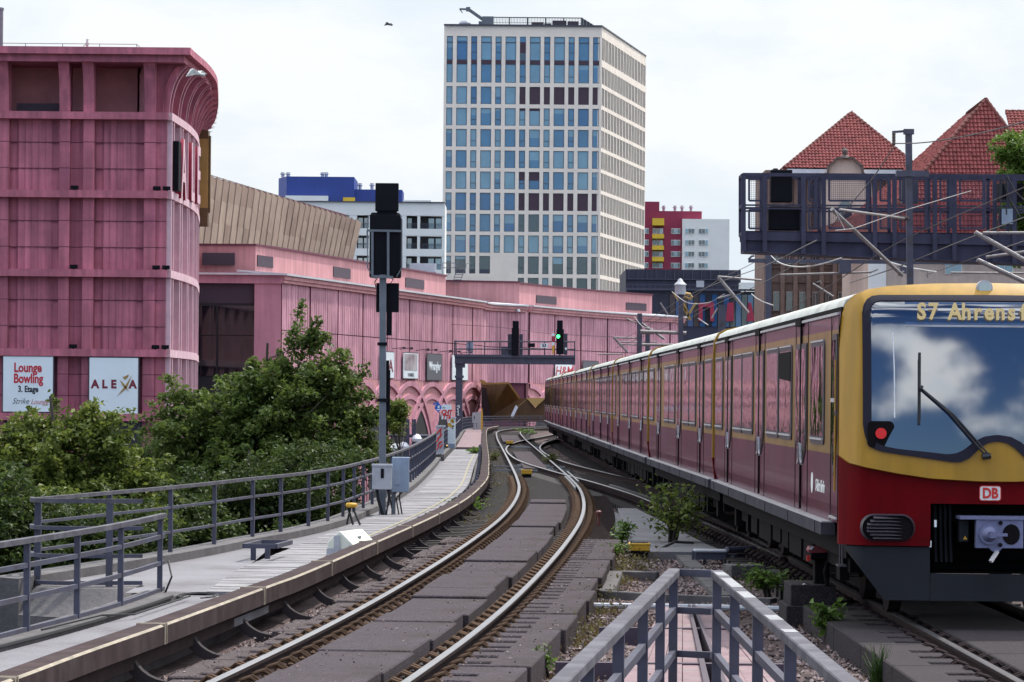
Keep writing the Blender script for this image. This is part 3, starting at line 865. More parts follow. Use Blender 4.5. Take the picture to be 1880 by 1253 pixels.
# front return with dark glazing
m = MB(); m.box((-24,214.9,Z_TOP-.6),(-15.2,215.4,Z_TOP-.05)); m.box((-17.0,215.02,-5.5),(-15.28,215.5,Z_TOP-.6)); m.build('front_fascia', M['mall_arch'], wing)
m = MB(); m.box((-24,215.3,-5.5),(-17.0,215.6,Z_TOP-.6)); m.build('front_wall', M['shop_dark'], wing)
m = MB(); m.box((-24,215.25,U(400,557,215).z),(-17.05,215.31,Z_TOP-.62)); m.build('front_louvre', M['vent'], wing)
gm = MB()
for a, c in ((400,470),(357,396)):
    p0, p1 = U(a,615,215), U(c,562,215); gm.box((p0.x,215.22,p0.z),(p1.x,215.30,p1.z))
    p0, p1 = U(a,690,215), U(c,617,215); gm.box((p0.x,215.22,p0.z),(p1.x,215.30,p1.z))
gm.build('front_window', glass('front_glazing', (0.006,0.007,0.012), .03, .05, .04, .5), wing)
st_ = MB(); st_.box((-24,214.6,Z_TOP-.05),(-15.0,218,Z_TOP+.08)); st_.build('front_flashing', M['flashing'], wing)
# setback attic wall with dark louvres
att1 = np.array([(-26,220.5),(-17.35,220.0)] + [tuple(v) for v in offset(WING, -2.9)[30::10] if 223 < v[1] < 300])
rec2 = [(-6.2,279.5),(-5.9,284.5),(.55,286.5)] + [tuple(v) for v in offset(WIN2, -2.4)[8::10]]
att2 = np.array(rec2)
for pth, nm in ((att1,'a'),(att2,'b')):
    m = MB(); m.sweep([(-.3,Z_TOP),(0,Z_TOP),(0,12.25),(-.3,12.25)], [(x,y,0) for x,y in pth]); m.build('attic_wall', M['mall_plain'], wing)
    m = MB(); m.sweep([(-.5,12.25),(.16,12.25),(.16,12.38),(-.5,12.38)], [(x,y,0) for x,y in pth]); m.build('attic_coping', M['joint'], wing)
def louvre(a, c, y0, y1, Y):
    p0, p1 = U(a,y1,Y), U(c,y0,Y)
def wall_box(path, s0, s1, z0, z1, out, mm, nm, parent, dep=.12):
    q0, h0 = along(path, s0); q1, h1 = along(path, s1)
    mm_ = MB(); k = max(2, int((s1-s0)/1.2)+1); pp = []
    for s in np.linspace(s0, s1, k):
        q, h = along(path, s); pp.append((q[0], q[1], 0))
    mm_.sweep([(out-dep,z0),(out,z0),(out,z1),(out-dep,z1)], pp)
    return mm_.build(nm, M[mm], parent)
def s_of_px(path, px_, py_=600):
    """Arc length at which the photo column px meets the path."""
    best = None; Lp = length(path)
    for s in np.linspace(0, Lp, 500):
        q, h = along(path, s)
        y_ = -(py_-CY); x_ = (q[0]*FPX/q[1] + y_*sr)/cr
        e = abs(x_+CX-px_)
        if best is None or e < best[0]: best = (e, s)
    return best[1]
m = MB(); a_, c_ = U(371,487,219.9), U(431,465,219.9); m.box((a_.x,219.85,a_.z),(c_.x,219.99,c_.z)); m.build('louvre', M['vent'], wing)
for a, c in ((472,500),(612,643),(744,778)):
    wall_box(att1, s_of_px(att1,a,480), s_of_px(att1,c,480), Z_TOP+.75, 11.65, .06, 'vent', 'louvre', wing)
for a, c in ((984,1021),(1149,1186)):
    wall_box(att2, s_of_px(att2,a,550), s_of_px(att2,c,550), Z_TOP+.55, 11.4, .06, 'vent', 'louvre', wing)
# interlaced arches
ar = MB(); back = MB()
def arch_band(path, sc, hw, hh, th, out, span):
    global ar
    ar = MB()
    """Half-ellipse band on the wall: centre at arc length sc, half-width hw, height hh above the street."""
    inner = []; outer = []
    for t in np.linspace(0, math.pi, 41):
        so, zo = sc - hw*math.cos(t), -5.5 + hh*math.sin(t)
        si, zi = sc - (hw-th)*math.cos(t), -5.5 + (hh-th)*math.sin(t)
        if so < 0.05 or so > span-.05 or si < .05 or si > span-.05:
            if len(outer) > 1: arch_strip(path, inner, outer, out)
            inner, outer = [], []; continue
        inner.append((si,zi)); outer.append((so,zo))
    if len(outer) > 1: arch_strip(path, inner, outer, out)
    if ar.v: ar.build('interlaced_arch', M['mall_arch'], wing)
def arch_strip(path, inner, outer, out):
    pts = []
    for (s_, z_) in inner+outer:
        q, h = along(path, s_); pts.append((q, h, z_))
    n_ = len(inner); vs = []
    for lay in (out, -.1):
        for q, h, z_ in pts: vs.append((q[0]+h[1]*lay, q[1]-h[0]*lay, z_))
    fs = []
    N2 = 2*n_
    for i in range(n_-1):
        fs += [(i,i+1,n_+i+1,n_+i), (i,N2+i,N2+i+1,i+1), (n_+i,n_+i+1,N2+n_+i+1,N2+n_+i)]
    ar.add(vs, fs)
for pth in (WING, WIN2):
    sp = length(pth)
    back.sweep([(-.2,-5.5),(0,-5.5),(0,Z_ARCH),(-.2,Z_ARCH)], [(x,y,0) for x,y in pth[::3]])
    cs = np.arange(-6.9, sp+7, 7.0)
    for c in cs:
        arch_band(pth, c, 8.5, 8.9, .40, .15, sp); arch_band(pth, c, 8.0, 7.85, .34, .10, sp)
        so = c + 3.5
        pts = []
        for ds in np.linspace(-2.3, 2.3, 15):
            z_ = -5.5 + 7.49*math.sqrt(max(0, 1-((3.5+abs(ds))/7.64)**2)) - .02
            pts.append((so+ds, z_))
        if so+2.3 < sp and so > 2.5:
            vs = []
            for lay in (.035, -.1):
                for s_, z_ in [(so-2.3,-5.45)]+pts+[(so+2.3,-5.45)]:
                    q, h = along(pth, s_); vs.append((q[0]+h[1]*lay, q[1]-h[0]*lay, max(z_,-5.45)))
            k = len(pts)+2
            dk = MB(); dk.add(vs[:k], [tuple(range(k))]); dk.build('arcade_opening', M['shop_dark'], wing, fix=False)
back.build('arcade_wall', M['mall_plain'], wing)
m = MB(); m.box((-2.5,284.6,-5.5),(1.3,285,Z_ARCH)); m.build('recess_wall', M['mall_arch'], wing)
# roof sheet
m = MB(); rp = [(-26,221),( -17,221)]+[tuple(v) for v in offset(WING,-3)[30::20]]+[(-6,284)]+[tuple(v) for v in offset(WIN2,-2.6)[8::20]]+[(14.5,330),(-26,330)]
m.prism([(x,y,Z_TOP-.1) for x,y in rp], (0,0,.15)); m.build('roof', M['vent'], wing)
# little wall lamps over the banners, floodlights on the recess
for px_ in (719,733,764,779,806,822,845):
    s = s_of_px(WING, px_, 640); q, h = along(WING, s)
    lm = MB(); lm.bar((q[0],q[1],5.75),(q[0]+h[1]*.9,q[1]-h[0]*.9,5.85),.05,.05); lm.cbox((q[0]+h[1]*.95,q[1]-h[0]*.95,5.82),(.22,.22,.16)); lm.build('banner_lamp', M['vent'], wing)
for px_ in (917,929,941,951):
    c = U(px_,570,282.3); m = MB(); m.lathe([(.05,.1),(.18,.05),(.2,-.12),(.02,-.16)], c, 10); m.bar(c+Vector((0,0,.05)),c+Vector((0,1.2,.2)),.05,.05)
    m.build('floodlight', M['flashing'], wing)
# banners
def banner(path, a, c, y0, y1, label, mm):
    sA, sB = s_of_px(path,a,670), s_of_px(path,c,670)
    q, h = along(path, (sA+sB)/2)
    Y = q[1]
    z0, z1 = U((a+c)/2,y1,Y).z, U((a+c)/2,y0,Y).z
    t = thing('banner', (q[0]+h[1]*.15,q[1]-h[0]*.15,z0), label, 'banner', 'banners along the pink wing')
    wall_box(path, sA, sB, z0, z1, .20, mm, 'sheet', t, .06)
    m_ = MB()
    for z_ in (z0-.04, z1+.04):
        a_, ha = along(path,sA); b_, hb = along(path,sB)
        m_.tube([(a_[0]+ha[1]*.16,a_[1]-ha[0]*.16,z_),(b_[0]+hb[1]*.16,b_[1]-hb[0]*.16,z_)], .035, 6)
    m_.build('rod', M['vent'], t)
    return t, q, h, (z0+z1)/2, sB-sA
M['grey_banner'] = mat('charcoal_banner', (0.085,0.085,0.105), .6, var=.05)
M['photo_banner'] = mat('greyish_picture_banner', (0.52,0.50,0.52), .6, col2=(0.16,0.10,0.12), scale=.9)
t,q,h,zc,w = banner(WING, 695, 719, 647, 694, 'white banner with a dark letter, half hidden behind the signal pole', 'white_sign')
text_mesh('A', 1.3, M['maroon_paint'], t, (q[0]+h[1]*.21+h[0]*.9,q[1]-h[0]*.21+h[1]*.9,zc-.1), (h[0],h[1],0), (0,0,1), 1.6, .02)
t,q,h,zc,w = banner(WING, 736, 763, 649, 695, 'white banner with a blurred grey fashion photograph of figures', 'white_sign')
m_ = MB(); sA = s_of_px(WING,738,670); sB = s_of_px(WING,761,670)
wall_box(WING, sA, sB, zc-.35, zc+.9, .215, 'photo_banner', 'picture', t, .02)
text_mesh('DESIRÉE', .34, M['grey_banner'], t, (q[0]+h[1]*.21,q[1]-h[0]*.21,zc-.7), (h[0],h[1],0), (0,0,1), 1.6, .0)
t,q,h,zc,w = banner(WING, 780, 807, 651, 698, 'charcoal banner with white Wrangler lettering on the pink wing', 'grey_banner')
text_mesh('Wrangler', .92, M['white_sign'], t, (q[0]+h[1]*.21,q[1]-h[0]*.21,zc+.05), (h[0],h[1],0), (0,0,1), 1.0*w/4.6, .025)
t,q,h,zc,w = banner(WING, 826, 855, 653, 698, 'white banner with a yellow strip, half hidden behind the signal gantry post', 'white_sign')
wall_box(WING, s_of_px(WING,833,670), s_of_px(WING,837,670), zc-.9, zc+.5, .215, 'yellow_clad', 'strip', t, .02)
t,q,h,zc,w = banner(WIN2, 1016, 1047, 667, 702, 'white banner with red H&M lettering under the gantry end', 'white_sign')
text_mesh('H&M', 1.15, M['red_paint'], t, (q[0]+h[1]*.21,q[1]-h[0]*.21,zc+.1), (h[0],h[1],0), (0,0,1), 1.1*w/2.6, .01, .2)
t,q,h,zc,w = banner(WIN2, 1067, 1096, 664, 692, 'dark blue grey banner above the train roof', 'grey_banner')

# golden faceted portal beyond the far fence
po = MB()
def pp_(px_, py_, Y): return U(px_, py_, Y)
A_ = [pp_(886,704,268), pp_(934,702,266), pp_(955,731,267), pp_(970,733,267), pp_(978,770,266), pp_(886,775,267)]
po.prism(A_, (0,5,0), 0, 1)
B_ = [pp_(953,746,264), pp_(968,733,264), pp_(983,749,264), pp_(1000,732,264), pp_(1004,775,264), pp_(935,775,264)]
po.prism(B_, (0,6,0), 0, 1)
B2 = [pp_(966,731,263.8), pp_(1003,731,263.8), pp_(983,748,263.6)]
po.prism(B2, (0,1.5,0), 1, 1)
po.prism([pp_(886,704,266.5), pp_(934,702,265.5), pp_(955,731,266.4), pp_(953,733,266.4), pp_(933,705,265.5), pp_(886,707,266.5)], (0,-1.2,0), 1, 1)
po.prism([pp_(880,697,270),pp_(890,699,270),pp_(894,705,270),pp_(884,705,270)], (0,1.5,0), 1, 1)
C_ = [pp_(937,765,263), pp_(947,744,263.2), pp_(951,748,263.2), pp_(942,767,263)]
po.prism(C_, (0,.4,0), 2)
D_ = [pp_(884,712,267.2), pp_(893,713,266.9), pp_(902,775,266.8), pp_(884,775,267.2)]
po.prism(D_, (0,-.6,0), 3)
po.build
o = po.build('entrance_canopy', [M['goldpanel'], M['gold'], M['flashing'], M['shop_dark']], at=(0,266,-2)); tag(o, 'brown and gold faceted entrance canopy beyond the end of the track', 'canopy')

# bronze folded screen above the wing
sc_ = thing('folded_facade_screen', (-20,262,10), 'tan bronze screen of folded vertical panels above the pink wing', 'facade screen')
Ptop0, Ptop1 = U(340,311,236), U(655,406,286)
Pbot0, Pbot1 = U(335,446,236), U(645,478,286)
npan = 30
tiers = {}
rowm = [MB(), MB(), MB()]
for k in range(npan):
    f0, f1 = k/npan, (k+1)/npan
    def lerp(f, v):
        a_ = Pbot0.lerp(Pbot1, f); b_ = Ptop0.lerp(Ptop1, f); return a_.lerp(b_, v)
    cv = 1.6*math.sin(math.pi*(f0+f1)/2)          # plan curve
    nrm = Vector((.98,-.2,0))
    for ti, (v0, v1) in enumerate(((0,.33),(.325,.668),(.66,1.0))):
        dl, dr = .0 + .10*ti + random.uniform(0,.04), .11 + .10*ti
        a0 = lerp(f0,v0)+nrm*dr; a1 = lerp(f1+.25/npan,v0)+nrm*dl; b0 = lerp(f0,v1+.01)+nrm*(dr+.12); b1 = lerp(f1+.25/npan,v1-(.05 if ti == 2 else .008))+nrm*(dl+.12)
        rr = MB()
        rr.prism([a0,a1,b1,b0], nrm*-.12)
        rr.build('folded_panel', M[random.choice(('tan','tan2','tan3','tan'))], sc_)
m = MB()
for k in range(npan): 
    m.tube([Ptop0.lerp(Ptop1,k/npan)+Vector((-.6,0,-.8)), Ptop0.lerp(Ptop1,k/npan)+Vector((-.6,0,.35))], .02, 4)
m.tube([Ptop0+Vector((-.6,0,.3)), Ptop1+Vector((-.6,0,.3))], .03, 4); m.build('top_rail', M['vent'], sc_)
m = MB(); m.prism([Pbot0+Vector((-.5,.3,-2)), Pbot1+Vector((-.5,.3,-2)), Pbot1+Vector((-.5,.3,4)), Pbot0+Vector((-.5,.3,5.5))], (-1,.4,0)); m.build('carcass', M['joint'], sc_)
# rooftop plant and stair on the wing
m = MB(); c = U(765,497,276)
for a, c2, y0, y1 in ((752,800,484,500),(690,720,470,480)):
    p0, p1 = U(a,y1,284), U(c2,y0,284); m.box((p0.x,284,p0.z),(p1.x,286,p1.z))
o = m.build('rooftop_plant_unit', M['flashing'], at=U(776,500,284)); tag(o, 'low pale metal plant units on the mall roof left of the tower foot', 'roof unit')
t = thing('roof_stair', U(845,520,284), 'small grey metal roof stair with handrails at the foot of the tower', 'stair')
m = MB()
for i in range(7):
    a = U(838+i*1.8, 518-i*4.6, 284); m.box((a.x-.35,284,a.z-.05),(a.x+.35,284.4,a.z))
m.build('steps', M['pole'], t)
m = MB()
for dx in (0,14):
    m.tube([U(833+dx,512,284),U(843+dx,484,284),U(850+dx,484,284.2)], .03, 5)
m.tube([U(812,483,284),U(850,484,284)], .03, 5); m.tube([U(812,492,284),U(846,492,284)], .03, 5)
for px_ in (812,824,836): m.tube([U(px_,483,284),U(px_,505,284)], .03, 5)
m.build('handrail', M['pole'], t)
# ================================================================== office tower
ZT = 540.0
tw = thing('office_tower', U(960,560,ZT), 'tall pale office tower with a grid of blue windows behind the pink wing', 'building')
sc4 = 440/984.0
def tp(u, v): return (780 + u*sc4, v*sc4)          # from my close-up of the tower to photo pixels
def tX(px_): return U(px_, 300, ZT).x
def tZ(py): return U(960, py, ZT).z
X0, X1 = tX(813.5), tX(1103)
cols = []
for k in range(6):
    cols.append((86+100*k, 111+100*k)); cols.append((127+100*k, 171+100*k))
cols.append((686, 713))
cols = [(780+a*sc4, 780+c*sc4) for a, c in cols]
rows = [(152,250),(265,342),(358,430),(446,518),(533,605),(620,692),(707,779),(794,866),(881,953),(968,1040),(1054,1126),(1142,1214)]
rows = [(a*sc4, c*sc4) for a, c in rows]
ztop, zbot = tZ(49), tZ(620)
D = 0.32
fr = MB()
xs = [X0] + [v for a, c in cols for v in (tX(a), tX(c))] + [X1]
for i in range(0, len(xs), 2):                      # stone piers and bands, the reveals are real
    fr.box((xs[i], ZT-D, zbot), (xs[i+1], ZT, ztop))
zs = [ztop] + [v for a, c in rows for v in (tZ(a), tZ(c))] + [zbot]
for i in range(0, len(zs), 2):
    for j in range(1, len(xs)-1, 2):
        if i == 2:   continue
        fr.box((xs[j], ZT-D+.03, zs[i+1]), (xs[j+1], ZT, zs[i]))
XE, YE = U(1184,300,586).x, 586.0
# body behind
body = MB(); body.prism([(X0+.05,ZT+.05,zbot),(X1-.4,ZT+.05,zbot),(XE-.6,YE,zbot),(XE-30,YE,zbot)], (0,0,ztop-zbot-.2))
body.build('core', M['alu_dark'], tw)
# side face: vertical fins between storey bands
import itertools
sp0, sp1 = Vector((X1,ZT,0)), Vector((XE,YE,0))
dv = (sp1-sp0).normalized(); ln_ = (sp1-sp0).length; nv = Vector((dv.y,-dv.x,0))
ang = math.atan2(dv.y, dv.x)
nb = 30
for k in range(nb+1):
    w = .50 if k % 2 == 0 else .20
    c = sp0 + dv*(ln_*k/nb) - nv*.28
    fr.cbox((c.x,c.y,(ztop+zbot)/2), (w,.6,ztop-zbot), 0, ang)
for i in range(0, len(zs), 2):
    z1, z0 = zs[i], zs[i+1]
    if i == 2: z1, z0 = z1+.25, z0-.25
    c = sp0 + dv*(ln_/2) - nv*.30
    fr.cbox((c.x,c.y,(z0+z1)/2), (ln_,.6,z1-z0), 0, ang)
fr.build('stone_frame', M['tower_stone'], tw)
wsid = MB(); c = sp0+dv*(ln_/2)-nv*.13; wsid.cbox((c.x,c.y,(ztop+zbot)/2), (ln_-.4,.08,ztop-zbot-1), 0, ang)
o = wsid.build('side_window', M['dark_glass'], tw); o['kind'] = 'stuff'
# front windows
brown = {(2,c) for c in range(6,13)} | {(7,c) for c in range(6,13)} | {(0,6)}
wn = 0; extra = MB()
def pane(mb, a, c, y0, y1, mi, bar=True):
    xa, xc, za, zc = tX(a), tX(c), tZ(y1), tZ(y0)
    mb.box((xa,ZT-.12,za),(xc,ZT-.08,zc), mi)
def frame_(mb, a, c, y0, y1, mi, narrow):
    xa, xc, za, zc = tX(a), tX(c), tZ(y1), tZ(y0)
    t_ = .09
    mb.box((xa,ZT-.2,za),(xa+t_,ZT-.05,zc),mi); mb.box((xc-t_,ZT-.2,za),(xc,ZT-.05,zc),mi)
    mb.box((xa+t_,ZT-.2,za),(xc-t_,ZT-.05,za+t_),mi); mb.box((xa+t_,ZT-.2,zc-t_),(xc-t_,ZT-.05,zc),mi)
    if narrow: mb.box((xa+t_,ZT-.19,za+(zc-za)*.33),(xc-t_,ZT-.06,za+(zc-za)*.33+.08),mi)
rr = random.Random(4)
gl = [M['alu_dark'], M['sky_tint_glass'], M['sky_tint_glass2'], M['pale_glass'], M['dark_glass'], M['brown_panel']]
for r, (y0, y1) in enumerate(rows):
    for c_, (a, c) in enumerate(cols):
        if r == 10 and c_ in (4,5): 
            fr2 = MB(); fr2.box((tX(a)-.02,ZT-D+.05,tZ(y1)-.02),(tX(c)+.02,ZT,tZ(y0)+.02)); fr2.build('blind_panel', M['tower_stone'], tw); continue
        if r == 11 and c_ < 6:
            fr2 = MB(); fr2.box((tX(a)-.02,ZT-D+.05,tZ(y1)-.02),(tX(c)+.02,ZT,tZ(y0)+.02)); fr2.build('blind_panel', M['tower_stone'], tw); continue
        mi = rr.choice((1,1,3,2,3,3,1)) if r < 10 else 4
        if r in (4,5) : mi = rr.choice((1,3,3,1))
        if r in (7,8): mi = rr.choice((2,1,2))
        if r == 9: mi = rr.choice((1,3))
        y1b = y1 if r != 10 or c_ > 5 else y1-7
        if (r, c_) in brown: mi = 5
        mb = MB()
        if mi == 5 and r != 0: pane(mb, a, c, y0, y1b, 5)
        elif r == 6 and c_ in (6,7): pane(mb,a,c,y0,y0+(y1-y0)*.5,5); pane(mb,a,c,y0+(y1-y0)*.5,y1,mi)
        elif r == 3 and c_ in (6,7): pane(mb,a,c,y0,y0+5,5); pane(mb,a,c,y0+5,y1,mi)
        elif r == 8 and c_ in (6,7): pane(mb,a,c,y0,y1,4)
        elif r == 0 and c_ == 6: pane(mb,a,c,y0,y0+10,1); pane(mb,a,c,y0+10,y0+30,5); pane(mb,a,c,y0+30,y1,4)
        else:
            # a partly lowered blind in some
            bl = rr.random()
            if bl < .42:
                f_ = rr.uniform(.15,.6); pane(mb,a,c,y0,y0+(y1-y0)*f_,3); pane(mb,a,c,y0+(y1-y0)*f_,y1b,mi)
            else: pane(mb,a,c,y0,y1b,mi)
            if r == 0:
                xa, xc = tX(a), tX(c); zz = tZ(y0+11); mb.box((xa,ZT-.2,zz-.07),(xc,ZT-.06,zz+.07),0)
        if mi != 5: frame_(mb,a,c,y0,y1b,0,c_ % 4 == 2 or c_ in (4,8))
        if r == 10 and y1b != y1:
            mb.box((tX(a)-.02,ZT-D+.05,tZ(y1)-.02),(tX(c)+.02,ZT,tZ(y1b)-.001),0)
        if wn < 96: mb.build('window', gl, tw, fix=False); wn += 1
        else:
            b0 = len(extra.v); extra.v += mb.v; extra.f += [tuple(i+b0 for i in f) for f in mb.f]; extra.m += mb.m
o = extra.build('window', gl, tw, fix=False); o['kind'] = 'stuff'
m = MB()
for a, c in cols: m.box((tX(a),ZT-.25,tZ(265*sc4)),(tX(c),ZT-.1,tZ(250*sc4)))
m.build('spandrel', M['brown_panel'], tw)
m = MB(); m.prism([(X0-.05,ZT-.62,ztop),(X1+.05,ZT-.62,ztop),(XE+.1,YE,ztop),(XE-30,YE,ztop)], (0,0,.25)); m.build('coping', M['alu_dark'], tw)
# roof screen and facade crane
m = MB()
zr = ztop+.2
xa, xb = tX(900), tX(1066)
for k in range(60):
    x = xa+(xb-xa)*k/59
    m.box((x,ZT+3,zr),(x+.06,ZT+3.1,zr+1.6))
for k in range(6):
    x = xa+(xb-xa)*k/5
    m.box((x-.08,ZT+2.9,zr),(x+.1,ZT+3.1,zr+1.65))
m.box((xa,ZT+2.95,zr+1.55),(xb+.1,ZT+3.1,zr+1.7)); m.box((xa,ZT+2.95,zr+.75),(xb+.1,ZT+3.05,zr+.8))
for k in range(14):
    a_ = Vector((xb,ZT+3,0)).lerp(Vector((xb+7.5,ZT+38,0)),k/13); m.box((a_.x,a_.y,zr),(a_.x+.25,a_.y+.25,zr+1.65))
m.bar((xb,ZT+3,zr+1.6),(xb+7.5,ZT+38,zr+1.6),.15,.15); m.prism([(xb,ZT+3.1,zr),(xb+7.5,ZT+38,zr),(xb+7.5,ZT+38,zr+1.5),(xb,ZT+3.1,zr+1.5)],(-.1,0,0))
m.build('roof_screen', M['alu_dark'], tw)
m = MB()
for px_, w, h in ((974,2.0,.7),(1012,2.3,1.0),(1040,1.8,.9),(997,1.2,.5)):
    x = tX(px_); m.box((x,ZT+1.4,zr),(x+w,ZT+2.6,zr+h))
m.build('roof_plant', M['vent'], tw)
fc = thing('facade_crane', (tX(886),ZT+1,zr), 'grey facade maintenance crane with a raised jib on the left of the tower roof', 'crane')
m = MB(); x = tX(893); m.box((x-.9,ZT+.6,zr),(x+1.0,ZT+2.2,zr+1.5)); m.box((x-1.5,ZT+.8,zr),(x-.9,ZT+2.0,zr+.7)); m.build('cabin', M['pole'], fc)
m = MB(); pA, pB, pC = Vector((tX(888),ZT+1.2,tZ(38))), Vector((tX(857),ZT+1.0,tZ(17))), Vector((tX(841),ZT+.9,tZ(17)))
m.bar(pA,pB,.35,.5); m.bar(pB,pC,.3,.3); m.cbox(pB,(.7,.6,.7)); m.bar(pC,pC+Vector((.5,0,-.6)),.15,.15); m.build('jib', M['pole'], fc)
m = MB(); m.lathe([(.9,0),(1.0,.4),(.75,.75),(.3,.85)], (tX(851),ZT+1.2,zr), 10); o = m.build('covered_roof_unit', M['cab_grey'], at=(tX(851),ZT+1.2,zr), smooth=True)
tag(o, 'small tarpaulin covered unit at the left corner of the tower roof', 'roof unit')

# ================================================================== white flats with loggias
ZA = 430.0
fl_ = thing('apartment_block', U(700,520,ZA), 'white apartment block with recessed loggias between the folded screen and the tower', 'building')
aX = lambda p: U(p,440,ZA).x
aZ = lambda p: U(720,p,ZA).z
bands = [(372,396),(420,433),(457,470),(495,512)]
ops = [(655,677),(690,718),(746,766),(771,811)]
ops_l = [(560,590),(605,640)]
allo = ops_l+ops
w = MB()
zb_ = aZ(560)
for a, c in bands: w.box((aX(540),ZA,aZ(c)),(aX(816),ZA+.5,aZ(a)))
for a, c in ((396,420),(433,457),(470,495)):
    xs_ = [540]+[v for o_ in allo for v in o_]+[816]
    for i in range(0,len(xs_),2): w.box((aX(xs_[i]),ZA+.03,aZ(c)),(aX(xs_[i+1]),ZA+.5,aZ(a)))
w.box((aX(540),ZA+2.2,zb_),(aX(816),ZA+12,aZ(372)-.05))
w.box((aX(540),ZA,zb_),(aX(816),ZA+.5,aZ(512)))
w.build('wall', M['white_wall'], fl_)
for a, c in ((396,420),(433,457),(470,495)):
    for x0, x1 in allo:
        g_ = MB(); g_.box((aX(x0),ZA+2.0,aZ(c)),(aX(x1),ZA+2.15,aZ(a)),0)
        nn = 2 if x1-x0 < 25 else 3
        for k in range(nn):
            xa_ = aX(x0)+(aX(x1)-aX(x0))*(k+.12)/nn; xb_ = aX(x0)+(aX(x1)-aX(x0))*(k+.88)/nn
            if (k+x0) % 3: g_.box((xa_,ZA+1.9,aZ(c)+.1),(xb_,ZA+2.05,aZ(a)-.25),1)
        g_.build('loggia_window', [M['shop_dark'], M['pale_glass']], fl_)
        r_ = MB()
        for k in range(int((aX(x1)-aX(x0))/.16)):
            r_.box((aX(x0)+k*.16,ZA+.1,aZ(c)),(aX(x0)+k*.16+.04,ZA+.14,aZ(c)+.65))
        r_.box((aX(x0),ZA+.08,aZ(c)+.62),(aX(x1),ZA+.16,aZ(c)+.7)); r_.build('railing', M['alu_dark'], fl_)
m = MB(); m.box((aX(540),ZA-.25,aZ(372)),(aX(816),ZA+12,aZ(370.5))); m.build('parapet', M['alu_dark'], fl_)
m = MB(); m.box((aX(738),ZA+3,aZ(371)),(aX(790),ZA+8,aZ(365))); m.build('roof_house', M['white_wall'], fl_)
# cobalt block behind
ZC = 500.0
cb = thing('cobalt_block', U(620,440,ZC), 'flat roofed building clad in cobalt blue with one yellow panel behind the white flats', 'building')
cX = lambda p: U(p,350,ZC).x
cZ = lambda p: U(620,p,ZC).z
m = MB(); m.prism([(cX(526),ZC,cZ(470)),(cX(650),ZC,cZ(470)),(cX(650),ZC+12,cZ(470)),(cX(507)-.4,ZC+12,cZ(470)),(cX(507),ZC+5,cZ(470))],(0,0,cZ(325)-cZ(470)))
m.build('main_volume', M['blue_clad'], cb)
m = MB(); m.box((cX(650)+.01,ZC+1,cZ(470)),(cX(738),ZC+9,cZ(347))); m.build('low_volume', M['blue_clad'], cb)
m = MB(); m.box((cX(525),ZC-1.2,cZ(470)),(cX(603),ZC-.1,cZ(361))); m.build('white_base', M['white_wall'], cb)
m = MB(); m.box((cX(630),ZC-.3,cZ(376)),(cX(652),ZC-.05,cZ(363))); m.build('yellow_panel', M['yellow_clad'], cb)
def vents(pxs, ytop, ybot, Y, parent):
    for p in pxs:
        c = U(p, ybot, Y); h = (ybot-ytop)*Y/FPX
        m = MB(); m.lathe([(.26,0),(.26,h*.55),(.42,h*.6),(.42,h*.75),(.24,h*.8),(.30,h)], c, 8); m.build('roof_vent', M['cab_grey'], parent)
vents((519,529,592,599), 317, 326, ZC+4, cb); vents((661,683), 337, 348, ZC+4, cb)

# ================================================================== crimson high-rise
ZR = 640.0
rd = thing('crimson_highrise', U(1240,560,ZR), 'crimson high-rise with a yellow balcony stack and a white wing right of the tower', 'building')
rX = lambda p: U(p,450,ZR).x
rZ = lambda p: U(1250,p,ZR).z
zb_ = rZ(620)
m = MB(); m.box((rX(1150),ZR,zb_),(rX(1210),ZR+14,rZ(371))); m.box((rX(1210)+.01,ZR,zb_),(rX(1288),ZR+14,rZ(388)))
m.build('crimson_wall', M['red_clad'], rd)
m = MB(); m.box((rX(1252),ZR-1.6,zb_),(rX(1338),ZR+10,rZ(403))); m.build('white_wing', M['white_wall'], rd)
m = MB()
for y0, y1 in ((402,417),(431,441),(452,462),(473,483)):
    m = MB(); m.box((rX(1197),ZR-1.2,rZ(y1)),(rX(1218.5),ZR-.95,rZ(y0))); m.box((rX(1197),ZR-1.2,rZ(y1)),(rX(1218.5),ZR,rZ(y1)+.2))
    m.build('balcony_front', M['yellow_clad'], rd)
mb_ = {}
for y0, y1 in ((420,430),(441,451),(462,472),(483,493)):
    for a, c in ((1178,1191),(1198,1217),(1232,1249),(1257,1274),(1282,1299)):
        Y = ZR-1.6 if a > 1250 else ZR
        wm = MB(); xa, xc = rX(a), rX(c); n3 = 3
        wm.box((xa,Y-.12,rZ(y1)),(xc,Y-.02,rZ(y0)),0)
        for k in range(n3):
            p0 = xa+(xc-xa)*(k+.08)/n3; p1 = xa+(xc-xa)*(k+.92)/n3
            wm.box((p0,Y-.16,rZ(y1)+.12),(p1,Y-.1,rZ(y0)-.12),1 if (k+a) % 3 else 2)
        wm.build('window', [M['white_wall'], M['dark_glass'], M['pale_glass']], rd)
vents((1218.5,1239,1252,1268.5), 378, 389, ZR+4, rd)

